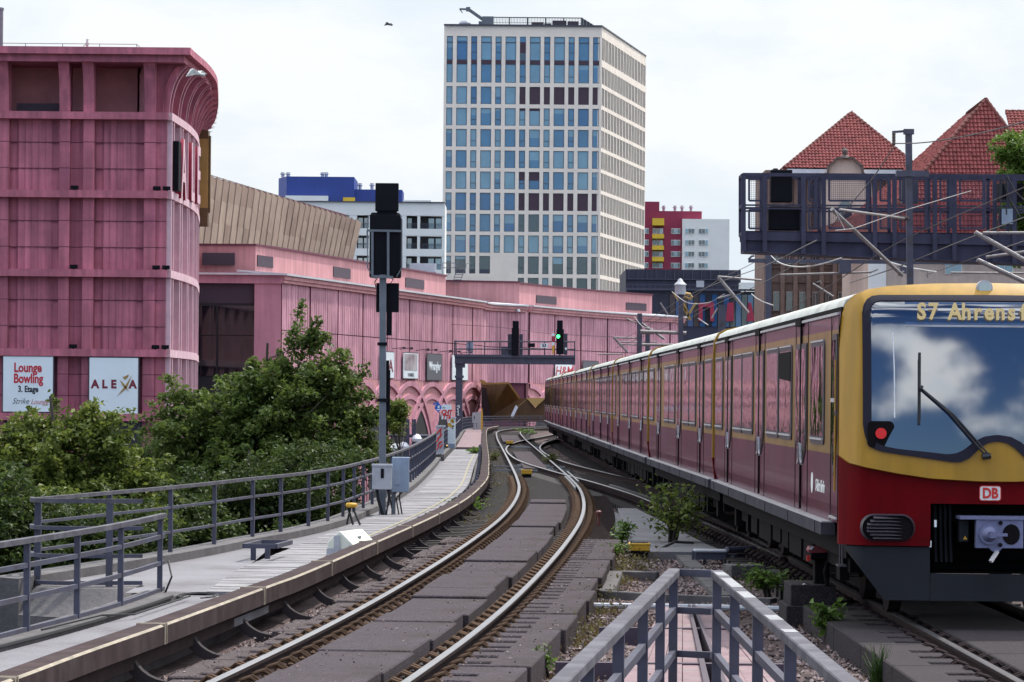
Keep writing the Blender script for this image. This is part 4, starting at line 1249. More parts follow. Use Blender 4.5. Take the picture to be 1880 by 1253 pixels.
# ================================================================== dark blue building with red frames
ZD = 400.0
db = thing('dark_glass_hall', U(1300,600,ZD), 'dark blue glazed hall with red letter-like frames below the crimson high-rise', 'building')
dX = lambda p: U(p,540,ZD).x
dZ = lambda p: U(1290,p,ZD).z
m = MB(); m.box((dX(1150),ZD,-5.5),(dX(1408),ZD+25,dZ(535))); m.box((dX(1150),ZD+3,dZ(535)),(dX(1363),ZD+25,dZ(494)))
m.build('wall', M['night_blue'], db)
m = MB()
for k in range(13):
    x = dX(1155+k*16.8); m.box((x,ZD+2.8,dZ(512)),(x+.1,ZD+3,dZ(494)))
m.box((dX(1150),ZD+2.7,dZ(513)),(dX(1363),ZD+3,dZ(511.5)))
for k in range(24): m.box((dX(1150+k*10.5),ZD-.3,dZ(531)),(dX(1150+k*10.5)+.06,ZD-.24,dZ(523)))
m.box((dX(1150),ZD-.35,dZ(524)),(dX(1400),ZD-.2,dZ(523))); m.box((dX(1150),ZD-.6,dZ(534)),(dX(1405),ZD+.5,dZ(531)))
m.build('balustrade', M['steel_dark'], db)
m = MB(); m.box((dX(1278),ZD-.5,dZ(528)),(dX(1292),ZD-.2,dZ(516))); m.build('roof_cabinet', M['cab_grey'], db)
m = MB(); m.box((dX(1358),ZD-1,dZ(531)),(dX(1400),ZD+2,dZ(519))); m.build('pale_parapet', M['white_wall'], db)
gm = MB()
for k in range(16):
    a = 1230+k*11
    gm.box((dX(a),ZD-.12,dZ(600)),(dX(a+9.6),ZD-.04,dZ(541)), k % 2)
gm.build('glazing', [M['dark_glass'], M['sky_tint_glass2']], db)
m = MB()
for poly in ([(1283,590),(1283,556),(1311,556),(1311,590),(1304,590),(1304,564),(1290,564),(1290,590)],
             [(1332,590),(1336,556),(1347,556),(1347,590)], [(1371,590),(1374,556),(1379,556),(1386,590)]):
    m = MB(); m.prism([U(a,c,ZD-.6) for a, c in poly], (0,.5,0)); m.build('red_frame', M['redframe'], db)

# gilded flying sculpture on the far roof
gs = thing('gilded_emblem', U(1262,592,322), 'gilded X shaped emblem with a curling flame on the roof behind the train', 'roof emblem')
m = MB()
def ep(a, c): return U(a, c, 322)
m.prism([ep(1252,556),(ep(1257,556)),(ep(1270,588)),(ep(1264,588))], (0,.4,0)); m.prism([ep(1276,556),(ep(1280,556)),(ep(1262,585)),(ep(1257,585))], (0,.38,0))
m.prism([ep(1233,535),(ep(1238,538)),(ep(1262,572)),(ep(1256,571))], (0,.36,0))
m.tube([ep(1254,536),ep(1260,540),ep(1266,541),ep(1270,546),ep(1267,551)], .16, 8)
m.tube([ep(1256,545),ep(1262,547),ep(1268,551)], .12, 8)
m.build('emblem', M['gold'], gs)

# ================================================================== old houses with tiled roofs
def tiled(face, nrm_lift, parent, name, mm, tw_=.27, th=.36):
    """Pantiles laid over a planar polygon; face is 3 or 4 corners: eave-left, eave-right, (top-right,) top."""
    P = [Vector(p) for p in face]
    e = (P[1]-P[0]); ed = e.normalized()
    nn = e.cross(P[-1]-P[0]).normalized()
    if nn.dot(nrm_lift) < 0: nn = -nn
    up = nn.cross(ed)
    if up.z < 0: up = -up
    H = max((p-P[0]).dot(up) for p in P)
    poly = [((p-P[0]).dot(ed), (p-P[0]).dot(up)) for p in P]
    def rng_(v):
        xs_ = []
        for i in range(len(poly)):
            (x0,y0),(x1,y1) = poly[i], poly[(i+1)%len(poly)]
            if (y0-v)*(y1-v) <= 0 and abs(y1-y0) > 1e-6: xs_.append(x0+(x1-x0)*(v-y0)/(y1-y0))
        return (min(xs_), max(xs_)) if len(xs_) >= 2 else None
    mb = MB(); v = .02
    while v < H-.05:
        r0 = rng_(min(v+th*.5, H-.02))
        if r0:
            a = math.floor(r0[0]/tw_)*tw_
            while a < r0[1]:
                if a+tw_*.6 > r0[0] and a+tw_*.4 < r0[1]:
                    vs = []
                    jit = random.uniform(-.012,.012)
                    for (vv, lift) in ((v-.06,.085+jit),(v+th*.98,.03+jit)):
                        for q in range(5):
                            xx = a+tw_*q/4*1.02; hgt = (0.075*math.sin(math.pi*q/4*1.0)) if q < 4 else -.005
                            vs.append(P[0]+ed*xx+up*vv+nn*(lift+hgt))
                    mb.add(vs, [(q,q+1,q+6,q+5) for q in range(4)]+[(0,1,2,3,4)])
                a += tw_
        v += th
    mb.build(name, M[mm], parent, fix=False)
def ridge_tiles(a, b, parent, r=.17):
    a, b = Vector(a), Vector(b); n = max(1, int((b-a).length/.42)); mb = MB()
    for k in range(n):
        mb.tube([a.lerp(b,k/n), a.lerp(b,(k+.97)/n)], r*1.12, 8, 0, r*.86)
    mb.build('ridge_tile', M['tile_pale'], parent)
ZH1, ZH2 = 250.0, 225.0
h1 = thing('gabled_stone_house', (U(1520,600,ZH1).x,ZH1+6,-5.5), 'brown stone house with steep red tiled roof, left of the pair behind the signal bridge', 'house')
ap = U(1563,208,ZH1+5.5); el, er = U(1440,309,ZH1), U(1690,311,ZH1)
back = Vector((0,11,0))
elb, erb = el+back, er+back
m = MB(); m.box((U(1405,500,ZH1).x,ZH1+.8,-5.5),(er.x-.3,ZH1+11,el.z-.1)); m.build('wall', M['brownstone'], h1)
m = MB(); m.add([el,er,ap,elb,erb],[(0,1,2),(1,4,2),(4,3,2),(3,0,2)]); m.build('roof', M['tile_pale'], h1)
tiled([el,er,ap], Vector((0,-1,1)), h1, 'roof_tile', 'tile'); tiled([elb,el,ap], Vector((-1,0,1)), h1, 'roof_tile', 'tile')
ridge_tiles(el,ap,h1); ridge_tiles(er,ap,h1)
m = MB(); m.box((el.x+.2,ZH1-.35,el.z-.45),(er.x,ZH1+.7,el.z-.08)); m.build('eave', M['flashing'], h1)
# facade: pilasters, stone courses and windows
m = MB()
zt_ = U(1500,470,ZH1).z
for k in range(12):
    x = U(1410+k*24,500,ZH1).x; m.box((x,ZH1+.45,-5.5),(x+.32,ZH1+.85,el.z-.5)); m.lathe([(.22,0),(.28,.2),(.2,.25)],(x+.16,ZH1+.6,zt_),8)
for z in np.arange(-2, el.z-1, 1.1): m.box((U(1405,500,ZH1).x,ZH1+.68,z),(er.x-.3,ZH1+.85,z+.09))
m.build('pilaster', M['brownstone'], h1)
for k in range(11):
    for z in (9.0, 12.6, 5.4):
        x = U(1410+k*24+11,500,ZH1).x; wm = MB()
        wm.box((x,ZH1+.66,z),(x+.5,ZH1+.78,z+1.5),0); wm.box((x+.04,ZH1+.62,z+.04),(x+.22,ZH1+.7,z+1.46),1); wm.box((x+.28,ZH1+.62,z+.04),(x+.46,ZH1+.7,z+1.46),1)
        wm.build('window', [M['stucco'], M['dark_glass']], h1)
# stucco dormer gable with finial
dg = [(1512,330),(1512,318),(1521,316),(1522,305),(1530,300),(1536,292),(1566,292),(1573,300),(1581,305),(1583,316),(1592,320),(1600,330),(1604,430),(1505,430)]
m = MB(); m.prism([U(a,c,ZH1-1.2) for a, c in dg], (0,2.5,0)); m.build('dormer_gable', M['stucco'], h1)
m = MB(); tops = [(1508,331),(1520,319),(1521,305),(1530,299),(1536,291),(1566,291),(1574,299),(1583,305),(1584,318),(1596,330)]
for a, c in zip(tops, tops[1:]): m.bar(U(a[0],a[1],ZH1-1.3),U(c[0],c[1],ZH1-1.3),.4,.16)
m.build('gable_coping', M['copper'], h1)
c = U(1551,291,ZH1-1.2); m = MB(); m.lathe([(.42,0),(.35,.12),(.16,.25),(.22,.45),(.24,.6),(.1,.75),(.08,.82)],c,10); m.build('finial', M['copper'], h1, smooth=True)
m = MB(); m.prism([U(a,c,ZH1-1.3) for a,c in ((1540,420),(1540,378),(1545,371),(1552,369),(1559,371),(1564,378),(1564,420))],(0,.2,0)); m.build('dormer_window', M['dark_glass'], h1)

h2 = thing('gabled_stucco_house', (U(1800,600,ZH2).x,ZH2+6,-5.5), 'beige stucco house with the taller red tiled roof at the right edge', 'house')
ap = U(1810,184,ZH2+4.5); el = U(1655,365,ZH2); er = U(1945,365,ZH2)
lb = U(1540,455,ZH2+13)
ztop_l = U(1752,218,ZH2+12)
rb_ = Vector((ap.x+.3, ZH2+16, ap.z))
m = MB()
m.box((U(1600,500,ZH2).x,ZH2+1.0,-5.5),(er.x,ZH2+20,U(1700,432,ZH2).z)); m.build('wall', M['stucco'], h2)
elb = Vector((el.x-4.2, ZH2+14, el.z-2.6))
m = MB(); m.add([el,er,ap,rb_,elb,Vector((er.x,ZH2+16,er.z))],[(0,1,2),(0,2,3,4),(1,5,3,2)]); m.build('roof', M['tile_pale'], h2)
tiled([el,er,ap], Vector((0,-1,1)), h2, 'roof_tile', 'tile')
tiled([elb,el,ap,rb_], Vector((-1,0,1)), h2, 'roof_tile', 'tile')
el2, er2, elb2 = U(1640,432,ZH2-.8), U(1960,432,ZH2-.8), Vector((elb.x-2.5,ZH2+13,U(1520,440,ZH2+13).z))
tiled([el2,er2,er,el], Vector((0,-1,1)), h2, 'roof_tile', 'tile'); tiled([elb2,el2,el,elb], Vector((-1,0,1)), h2, 'roof_tile', 'tile')
m = MB(); m.add([el2,er2,er,el,elb2,elb],[(0,1,2,3),(4,0,3,5)]); m.build('roof', M['tile_pale'], h2)
ridge_tiles(el,ap,h2); ridge_tiles(ap,er,h2); ridge_tiles(el2,el,h2); ridge_tiles(ap,rb_,h2)
m = MB(); m.box((el2.x,ZH2-.5,el2.z-.5),(er2.x,ZH2+1.0,el2.z-.1)); m.build('eave', M['flashing'], h2)
a_, c_ = U(1846,206,ZH2+9), U(1960,206,ZH2+9)
m = MB(); m.add([Vector((a_.x,ZH2+9,a_.z)),Vector((c_.x,ZH2+9,c_.z)),Vector((c_.x,ZH2+2,c_.z-5)),Vector((a_.x,ZH2+2,a_.z-5))],[(0,1,2,3)]); m.build('side_roof', M['tile'], h2, fix=False)
tiled([Vector((a_.x,ZH2+3.5,a_.z-4)),Vector((c_.x,ZH2+3.5,c_.z-4)),c_,a_], Vector((0,-1,1)), h2, 'roof_tile', 'tile'); ridge_tiles(a_,c_,h2)
for a, c in ((1738,1770),(1832,1864)):
    p0, p1 = U(a,503,ZH2), U(c,478,ZH2)
    for (z0,z1) in ((p0.z,p1.z),(p0.z-3.3,p1.z-3.1)):
        wm = MB(); wm.box((p0.x,ZH2+.9,z0),(p1.x,ZH2+1.02,z1),0)
        wx = (p1.x-p0.x)
        wm.box((p0.x+.06,ZH2+.86,z0+.06),(p0.x+wx*.47,ZH2+.93,z1-.06),1); wm.box((p0.x+wx*.53,ZH2+.86,z0+.06),(p1.x-.06,ZH2+.93,z1-.06),1)
        wm.build('window', [M['white_wall'], M['pale_glass']], h2)
m = MB(); x0, x1 = U(1597,500,ZH2).x, U(1629,500,ZH2).x; m.box((x0,ZH2+.7,-5.5),(x1,ZH2+1.05,U(1600,440,ZH2).z)); m.build('pale_pier', M['white_wall'], h2)
# ================================================================== tracks
GAUGE = .735
RP = [(-.075,-.17),(.075,-.17),(.075,-.155),(.011,-.14),(.011,-.048),(.036,-.036),(.036,-.006),(.028,0),(-.028,0),(-.036,-.006),(-.036,-.036),(-.011,-.048),(-.011,-.14),(-.075,-.155)]
RM = [0]*14; RM[6] = RM[7] = RM[8] = 1
def rail(path, lat, parent, z=0.0):
    m = MB(); pp = offset(path, lat); m.sweep(RP, [(x,y,z) for x,y in pp], mis=RM)
    return m.build('rail', [M['rail_rust'], M['rail_top']], parent)
def cut(path, y0, y1):
    p = np.array(path); return p[(p[:,1] >= y0) & (p[:,1] <= y1)]
def sleeper_mesh(w=2.6):
    m = MB(); m.box((-w/2,-.13,-.34),(w/2,.13,-.175)); return m
CLIP = None
def clip_mb():
    m = MB()
    for sx in (-1, 1):
        for oy in (-.07, .07):
            m.tube([(sx*.05,oy-.03,-.13),(sx*.09,oy-.02,-.06),(sx*.17,oy,-.035),(sx*.235,oy+.03,-.085),(sx*.20,oy+.05,-.145)], .017, 6)
        m.box((sx*.14-.08,-.13,-.175),(sx*.14+.08,.13,-.135))
    return m
def seats(path, s0, s1, step):
    for s in np.arange(s0, s1, step):
        q, h = along(path, s); yield q, math.atan2(-h[0], h[1])
def merged(path, s0, s1, step, maker, name, mm, parent, lat=(0,)):
    """Many small pieces far off, joined as one stuff part."""
    src = maker(); big = MB()
    for q, a in seats(path, s0, s1, step):
        ca, sa = math.cos(a), math.sin(a)
        for l in lat:
            b0 = len(big.v)
            big.v += [(q[0]+(x+l)*ca-y*sa, q[1]+(x+l)*sa+y*ca, z) for x, y, z in src.v]
            big.f += [tuple(i+b0 for i in f) for f in src.f]; big.m += src.m
    o = big.build(name, M[mm], parent, fix=False); o['kind'] = 'stuff'; return o
def parts(path, s0, s1, step, maker, name, mm, parent, lat=(0,), limit=100):
    src = None; n = 0
    for q, a in seats(path, s0, s1, step):
        for l in lat:
            if n >= limit: return s0
            if src is None:
                o = maker().build(name, M[mm], parent, at=(0,0,0)); src = o
            else:
                o = src.copy(); COL.objects.link(o); o.parent = parent
            pb_ = parent['base']
            o.location = (q[0]+l*math.cos(a)-pb_[0], q[1]+l*math.sin(a)-pb_[1], -pb_[2]); o.rotation_euler = (0,0,a); n += 1
S_AT = lambda path, y: float(np.interp(y, np.array(path)[:,1], np.r_[0, np.cumsum(np.linalg.norm(np.diff(np.array(path)[:,:2],axis=0),axis=1))]))

trk = thing('railway_track', (0,0,0), 'left railway track curving away from the foreground, with bright rails', 'railway track')
mp_ = cut(MAIN, -5, 260)
rail(mp_, -GAUGE, trk); rail(mp_, GAUGE, trk)
s22, s52, s85 = S_AT(mp_,22), S_AT(mp_,53), S_AT(mp_,84)
parts(mp_, s22, s22+31.2, .65, clip_mb, 'rail_clip', 'clip', trk, (-GAUGE, GAUGE), 96)
merged(mp_, s22+31.2, s85+10, .65, clip_mb, 'rail_clip', 'clip', trk, (-GAUGE, GAUGE))
parts(mp_, s22, s85, .65, sleeper_mesh, 'sleeper', 'sleeper', trk, (0,), 96)
merged(mp_, s22+96*.65, S_AT(mp_,225), .65, sleeper_mesh, 'sleeper', 'sleeper', trk)
# long left sleeper ends that carry the conductor rail
merged(mp_, s52-2, S_AT(mp_,170), .65, lambda: MB().box((-2.15,-.12,-.34),(-1.3,.12,-.19)), 'sleeper_end', 'sleeper', trk)
# close-set tie bars beside the right rail in the switch zone
merged(mp_, s52-1.5, S_AT(mp_,78), .30, lambda: MB().box((.18,-.05,-.2),(.62,.05,-.13)), 'tie_bar', 'rail_rust', trk, (GAUGE,))
merged(mp_, s52+6, S_AT(mp_,78), .30, lambda: MB().box((-.30,-.05,-.2),(-.12,.05,-.14)), 'tie_bar', 'rail_rust', trk, (GAUGE,))

trk2 = thing('railway_track', (4.7,32,0), 'right railway track under the red and yellow train', 'railway track')
tp_ = cut(TRAIN, 6, 258)
rail(tp_, -GAUGE, trk2); rail(tp_, GAUGE, trk2)
parts(tp_, S_AT(tp_,19), S_AT(tp_,60), .65, clip_mb, 'rail_clip', 'rail_rust', trk2, (-GAUGE,), 60)
parts(tp_, S_AT(tp_,19), S_AT(tp_,80), .65, sleeper_mesh, 'sleeper', 'sleeper', trk2, (0,), 94)
merged(tp_, S_AT(tp_,80), S_AT(tp_,215), .65, sleeper_mesh, 'sleeper', 'sleeper', trk2)

BL = spline([(3.83,46),(3.72,50),(3.50,58),(3.10,68),(2.80,75.5),(2.22,85),(1.63,93),(1.06,101),(.60,108),(.20,116.2),(-.04,125),(-.19,134),(-.23,142),(-.10,152),(.27,162.5),(.80,172),(1.5,182),(2.6,198)], 1.0)
BC = offset(BL, GAUGE)
trk3 = thing('railway_track', (3,70,0), 'crossover track running from under the train across to the left track', 'railway track')
rail(BC, -GAUGE, trk3, -.003); rail(BC, GAUGE, trk3, -.003)
parts(BC, 1, 58, .65, sleeper_mesh, 'sleeper', 'sleeper', trk3, (0,), 86)
parts(BC, 1, 45, .65, clip_mb, 'rail_clip', 'rail_rust', trk3, (-GAUGE,), 70)
m = MB()        # check rails and switch rods
for s0, s1, l in ((26,38,-GAUGE+.16),):
    m.sweep([(-.03,-.15),(.03,-.15),(.03,.012),(-.03,.012)], [(x,y,0) for x,y in offset(BC[int(s0):int(s1)], l)])
pp = offset(cut(MAIN,80,92), GAUGE-.10); m.sweep([(-.025,-.15),(.025,-.15),(.025,.01),(-.025,.01)], [(x,y,0) for x,y in pp])
pp = offset(cut(MAIN,86,98), GAUGE+.12); m.sweep([(-.025,-.15),(.025,-.15),(.025,.011),(-.025,.011)], [(x,y,0) for x,y in pp])
m.build('check_rail', M['rail_top'], trk3)
for y in (104, 109.5, 152):
    m = MB(); x = at_y(MAIN, y); m.bar((x-1.3,y,-.12),(x+1.1,y,-.12),.08,.06); m.bar((x-.5,y+1.0,-.1),(x+.6,y+1.0,-.1),.25,.05)
    m.build('switch_rod', M['rail_top'], trk3)

# --- absorber slabs
def slab(path, s0, s1, l0, l1, top, bot, label, group, mm, teeth=0, name='absorber_slab', lj=None):
    """One slab along the path between arc lengths; teeth cut in the edge next to the rail (+1 right edge, -1 left edge)."""
    lo, hi = [], []
    n = max(2, int((s1-s0)/.5)+1)
    for s in np.linspace(s0, s1, n): lo.append((s, l0)); hi.append((s, l1))
    if teeth:
        e = []; s = s0+.14
        side = l1 if teeth > 0 else l0
        cutd = -.26*teeth
        e.append((s0, side))
        while s+.34 < s1:
            e += [(s,side),(s,side+cutd),(s+.24,side+cutd),(s+.24,side)]; s += .65
        e.append((s1, side))
        if teeth > 0: hi = e
        else: lo = e
    ring = lo + hi[::-1]
    vs = []; q0, _ = along(path, (s0+s1)/2)
    for z in (bot, top):
        for (s, l) in ring:
            q, h = along(path, s); vs.append((q[0]+h[1]*l, q[1]-h[0]*l, z))
    k = len(ring)
    fs = [tuple(range(k)), tuple(range(k, 2*k))] + [(i,(i+1)%k,k+(i+1)%k,k+i) for i in range(k)]
    m = MB(); m.add(vs, fs)
    o = m.build(name, M[mm], at=(q0[0],q0[1],bot), bevel=.012)
    return tag(o, label, 'track slab', group)
rs = random.Random(11)
# centre slabs of the left track
s = S_AT(mp_, 17.0); k = 0
end = S_AT(mp_, 72)
lens = [2.6,2.2,1.9,2.8,2.1,1.5,2.3,1.2,2.6,1.6,2.9,1.4,2.2,3.0,1.5,2.6,2.0,2.9,2.3,3.1,2.4,3.2,2.6,3.4,2.8]
GC = 'grey slabs between the rails of the left track'
while s < end-1 and k < len(lens):
    e = min(s+lens[k], end)
    y = along(mp_, s)[0][1]
    wide = .0 if y < 44 else (.02 if y < 52 else -.04)
    hgt = -.03+rs.choice((0,0,.0,-.035,.03)) if y > 36 else -.03+.012*(k%2)
    slab(mp_, s, e-.02, -.43+rs.uniform(-.02,.02), .40+wide+rs.uniform(-.03,.03), hgt, -.30, 'grey mauve slab lying flat between the two rails of the left track', GC, 'slab')
    s = e; k += 1
for y0, y1 in ((104,112),(112.1,121),(121.1,129),(129.1,136)):
    f = (y0-104)/32
    slab(mp_, S_AT(mp_,y0), S_AT(mp_,y1), -.35, .42, -.05, -.3, 'dim grey slab between the rails inside the far crossover', 'grey slabs inside the crossover', 'slab')
for y0, y1 in ((166,175),(175.1,184),(184.1,194)):
    slab(mp_, S_AT(mp_,y0), S_AT(mp_,y1), -.48, .50, -.05, -.3, 'small pale slab between the rails at the far end of the track', 'pale far slabs', 'slab')
# left shoulder slabs, stepped and toothed
s = S_AT(mp_, 18.0); k = 0; end = S_AT(mp_, 52.5)
GL = 'brown grey slabs left of the left rail'
while s < end-1:
    ln2 = (1.75,1.5,2.0,1.65,1.4)[k % 5]
    sh = (0,.10,-.04,.06,.0,-.05)[k % 6]
    slab(mp_, s, s+ln2-.05, -1.27+sh, -.86+rs.uniform(-.01,.01), -.075+rs.choice((0,0,.02,-.02)), -.30, 'brown grey toothed slab between the conductor rail and the left rail', GL, 'slab_brown', 1)
    s += ln2; k += 1
s = S_AT(mp_, 16.0); k = 0; end = S_AT(mp_, 51.5)
GR = 'grey slabs right of the left track'
while s < end-1:
    ln2 = (2.4,1.9,2.6,2.2)[k % 4]
    sh = (0,.05,-.05,.03)[k % 4]
    slab(mp_, s, s+ln2-.02, .90, 1.50+sh*.6, -.055+rs.choice((0,0,.012)), -.36, 'grey toothed slab along the outside of the right rail of the left track', GR, 'slab', -1)
    s += ln2; k += 1
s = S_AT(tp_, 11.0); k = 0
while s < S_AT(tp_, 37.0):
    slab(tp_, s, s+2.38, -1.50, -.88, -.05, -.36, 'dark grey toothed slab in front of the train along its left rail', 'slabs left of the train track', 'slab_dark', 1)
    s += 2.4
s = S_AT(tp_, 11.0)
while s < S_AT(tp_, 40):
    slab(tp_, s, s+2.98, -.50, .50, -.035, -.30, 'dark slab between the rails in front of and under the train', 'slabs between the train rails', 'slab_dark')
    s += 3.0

# --- conductor rail with its cover
cond_e = spline([(-4.35,12),(-3.86,18),(-3.456,22.95),(-3.271,25.33),(-2.956,28.82),(-2.505,34.4),(-2.296,37.01),(-1.886,43.91),(-1.29,54.48),(-.87,64.28),(-.64,75),(-.575,83),(-.627,92.05),(-.75,109.7),(-1.23,161.3),(-1.5,200),(-1.42,215),(-.9,228)], .5)
COND = offset(cond_e, -.12)
cd = thing('conductor_rail', (-2,45,-.3), 'brown covered conductor rail on curved brackets left of the left track', 'conductor rail')
m = MB()
m.sweep([(-.12,.03),(-.12,.19),(-.10,.205),(.095,.205),(.118,.188),(.12,.03)], [(x,y,0) for x,y in COND], mis=[0,0,0,1,0,0])
m.build('cover', [M['cover'], M['cover_edge']], cd)
m = MB(); m.sweep([(-.06,-.11),(.05,-.11),(.05,.0),(-.06,.0)], [(x,y,0) for x,y in COND]); m.build('contact_rail', M['rail_rust'], cd)
m = MB(); m.sweep([(-.36,-.34),(-.24,-.34),(-.24,-.10),(-.36,-.10)], [(x,y,0) for x,y in COND]); m.build('cable_duct', M['concrete_dk'], cd)
def bracket_mb():
    m = MB(); o_, i_ = [], []
    for t in np.linspace(0, 1, 9):
        a = math.pi + t*math.pi/2
        o_.append((.36+.44*math.cos(a), .10+.40*math.sin(a))); i_.append((.36+.35*math.cos(a), .10+.31*math.sin(a)))
    ring = [(-.10,.16)]+o_+[(.52,-.30),(.52,-.235),(.36,-.215)]+i_[::-1][1:]+[(.05,.16)]
    m.prism([(x,-.055,z) for x,z in ring], (0,.11,0)); return m
s = S_AT(COND, 22.0)
parts(COND, s, s+150, 2.75, bracket_mb, 'bracket', 'bracket', cd, (0,), 55)
strap = lambda: MB().box((-.127,-.035,.03),(.128,.0,.212)).box((-.127,.05,.03),(.128,.075,.212))
parts(COND, s+.9, s+150, 5.5, strap, 'strap', 'cover_edge', cd, (0,), 30)
lug = lambda: MB().prism([(-.16,-.14,.02),(-.26,-.14,.02),(-.26,-.14,.11),(-.2,-.14,.17),(-.16,-.14,.17)],(0,.26,0)).box((-.22,.13,.02),(-.15,.22,.10))
parts(COND, s+.5, s+120, 2.75, lug, 'insulator_lug', 'steel_dark', cd, (0,), 45)

# --- loose stones of the ballast that show one by one near the camera
st3 = [MB(), MB(), MB()]
def stone(x, y, z, r):
    mb = rs.choice(st3); a = rs.uniform(0, 6.28); ca, sa = math.cos(a), math.sin(a)
    vs = []
    for dx, dy, dz in ((1,0,0),(-1,0,0),(0,.75,0),(0,-.8,0),(0,0,.75),(0,0,-.7)):
        j = rs.uniform(.7,1.25)*r; X_, Y_ = dx*j+rs.uniform(-.2,.2)*r, dy*j+rs.uniform(-.2,.2)*r
        vs.append((x+X_*ca-Y_*sa, y+X_*sa+Y_*ca, z+dz*j+rs.uniform(-.15,.15)*r))
    mb.add(vs, [(0,2,4),(2,1,4),(1,3,4),(3,0,4),(2,0,5),(1,2,5),(3,1,5),(0,3,5)])
for _ in range(19000):
    y = 20+36*rs.random()**1.25
    xl = at_y(MAIN, y)+1.5; xr = at_y(TRAIN, y)-1.45
    if xr <= xl: continue
    x = rs.uniform(xl, xr)
    if mnoise.noise((x*.7, y*.5, 1)) < -.18 and rs.random() < .8: continue
    stone(x, y, bal_z(x,y)+.012, rs.uniform(.012,.036))
for _ in range(5500):
    y = 21+38*rs.random()
    c = at_y(COND, y); x = rs.uniform(c+.1, at_y(MAIN,y)-1.3)
    stone(x, y, bal_z(x,y)+.012, rs.uniform(.014,.038))
for _ in range(900):
    y = 22+30*rs.random(); x = at_y(MAIN,y)+rs.choice((rs.uniform(-.42,.38), rs.uniform(.95,1.45), rs.uniform(-1.2,-.95))); stone(x, y, -.022, rs.uniform(.006,.016))
for _ in range(2500):
    y = rs.uniform(60,160); x = at_y(MAIN,y)+rs.uniform(-2,3.2); stone(x,y,bal_z(x,y)+.01,rs.uniform(.02,.05))
sb = MB(); 
for k, mb in enumerate(st3):
    b0 = len(sb.v); sb.v += mb.v; sb.f += [tuple(i+b0 for i in f) for f in mb.f]; sb.m += [k]*len(mb.f)
tag(sb.build('ballast_stones', [M['stone1'],M['stone2'],M['stone3']], at=(0,0,0), fix=False), 'loose purple brown ballast stones between the tracks', 'gravel', kind='stuff')
# concrete apron between the tracks beyond the bush
m = MB()
m.add([(1.95,52,-.2),(2.95,52.5,-.2),(2.6,58,-.2),(2.15,70,-.2),(1.98,70,-.2),(1.75,58,-.2)],[(0,1,2,3,4,5)])
m.prism([(2.0,50.6,-.30),(3.35,50.6,-.30),(3.2,53.4,-.30),(2.7,70.5,-.30),(2.3,70.5,-.30),(2.02,59,-.30)],(0,0,.13))
tag(m.build('concrete_apron', M['concrete'], at=(0,0,0)), kind='structure')
# ================================================================== the train
LC = 18.3
PROF = [(1.46,.97),(1.5,1.15),(1.5,1.66),(1.5,2.905),(1.485,3.08)]
ROOF = [(1.47,3.115),(1.44,3.19),(1.33,3.255),(1.1,3.30),(.6,3.335),(0,3.345)]
def car_body(parent, y0, y1):
    m = MB(); ring = PROF + [(-x,z) for x,z in PROF[::-1]]
    mis = [0,0,1,2,3,2,1,0,0,3]
    n = len(ring)
    vs = [(x,y0,z) for x,z in ring]+[(x,y1,z) for x,z in ring]
    for i in range(n):
        m.add([vs[i],vs[(i+1)%n],vs[n+(i+1)%n],vs[n+i]],[(0,1,2,3)],mis[i])
    m.add(vs[:n],[tuple(range(n))],3); m.add(vs[n:],[tuple(range(n))],3)
    m.build('body', [M['train_maroon'],M['train_yellow_shade'],M['train_maroon_dk'],M['train_black']], parent, fix=False)
    m = MB(); ring = ROOF + [(-x,z) for x,z in ROOF[::-1][1:]]
    n = len(ring); vs = [(x,y0,z) for x,z in ring]+[(x,y1,z) for x,z in ring]
    m.add(vs,[(i,i+1,n+i+1,n+i) for i in range(n-1)]+[tuple(range(n)),tuple(range(n,2*n)),(0,n-1,2*n-1,n)])
    m.build('roof', M['train_roof'], parent, smooth=True)
    m = MB()
    for sx in (-1,1):
        m.box((sx*1.40,y0,3.075),(sx*1.48,y1,3.125))
    m.build('gutter', M['train_black'], parent)
    m = MB()
    for sx in (-1,1):
        m.box((sx*1.485,y0+.1,3.045),(sx*1.515,y1-.1,3.072))
    m.build('rain_strip', M['train_alu'], parent)
def rrect(y0, y1, z0, z1, r, k=4):
    pts = []
    for cy, cz, a0 in ((y1-r,z1-r,0),(y0+r,z1-r,90),(y0+r,z0+r,180),(y1-r,z0+r,270)):
        for i in range(k+1):
            a = math.radians(a0+90*i/k); pts.append((cy+r*math.cos(a), cz+r*math.sin(a)))
    return pts
def plate_(m, poly, x0, x1, mi=0):
    m.prism([(x0,y,z) for y,z in poly], (x1-x0,0,0), mi)
def side_window(parent, sx, y0, y1, z0=1.74, z1=2.83, vent=False):
    m = MB(); X = 1.5*sx
    plate_(m, rrect(y0,y1,z0,z1,.09), X-.02*sx, X+.016*sx, 0)
    plate_(m, rrect(y0+.09,y1-.09,z0+.085,z1-.07,.06), X, X+.020*sx, 1)
    plate_(m, [(y0+.08,z0+.045),(y1-.08,z0+.045),(y1-.08,z0+.065),(y0+.08,z0+.065)], X, X+.03*sx, 2)
    plate_(m, [(y0+.06,z1-.022),(y1-.06,z1-.022),(y1-.06,z1-.005),(y0+.06,z1-.005)], X, X+.024*sx, 2)
    if vent: plate_(m, [(y0+.08,z1-.42),(y1-.08,z1-.38),(y1-.08,z1-.08),(y0+.08,z1-.08)], X, X+.024*sx, 3)
    m.build('window', [M['win_frame'],M['train_glass'],M['train_alu'],M['train_black']], parent)
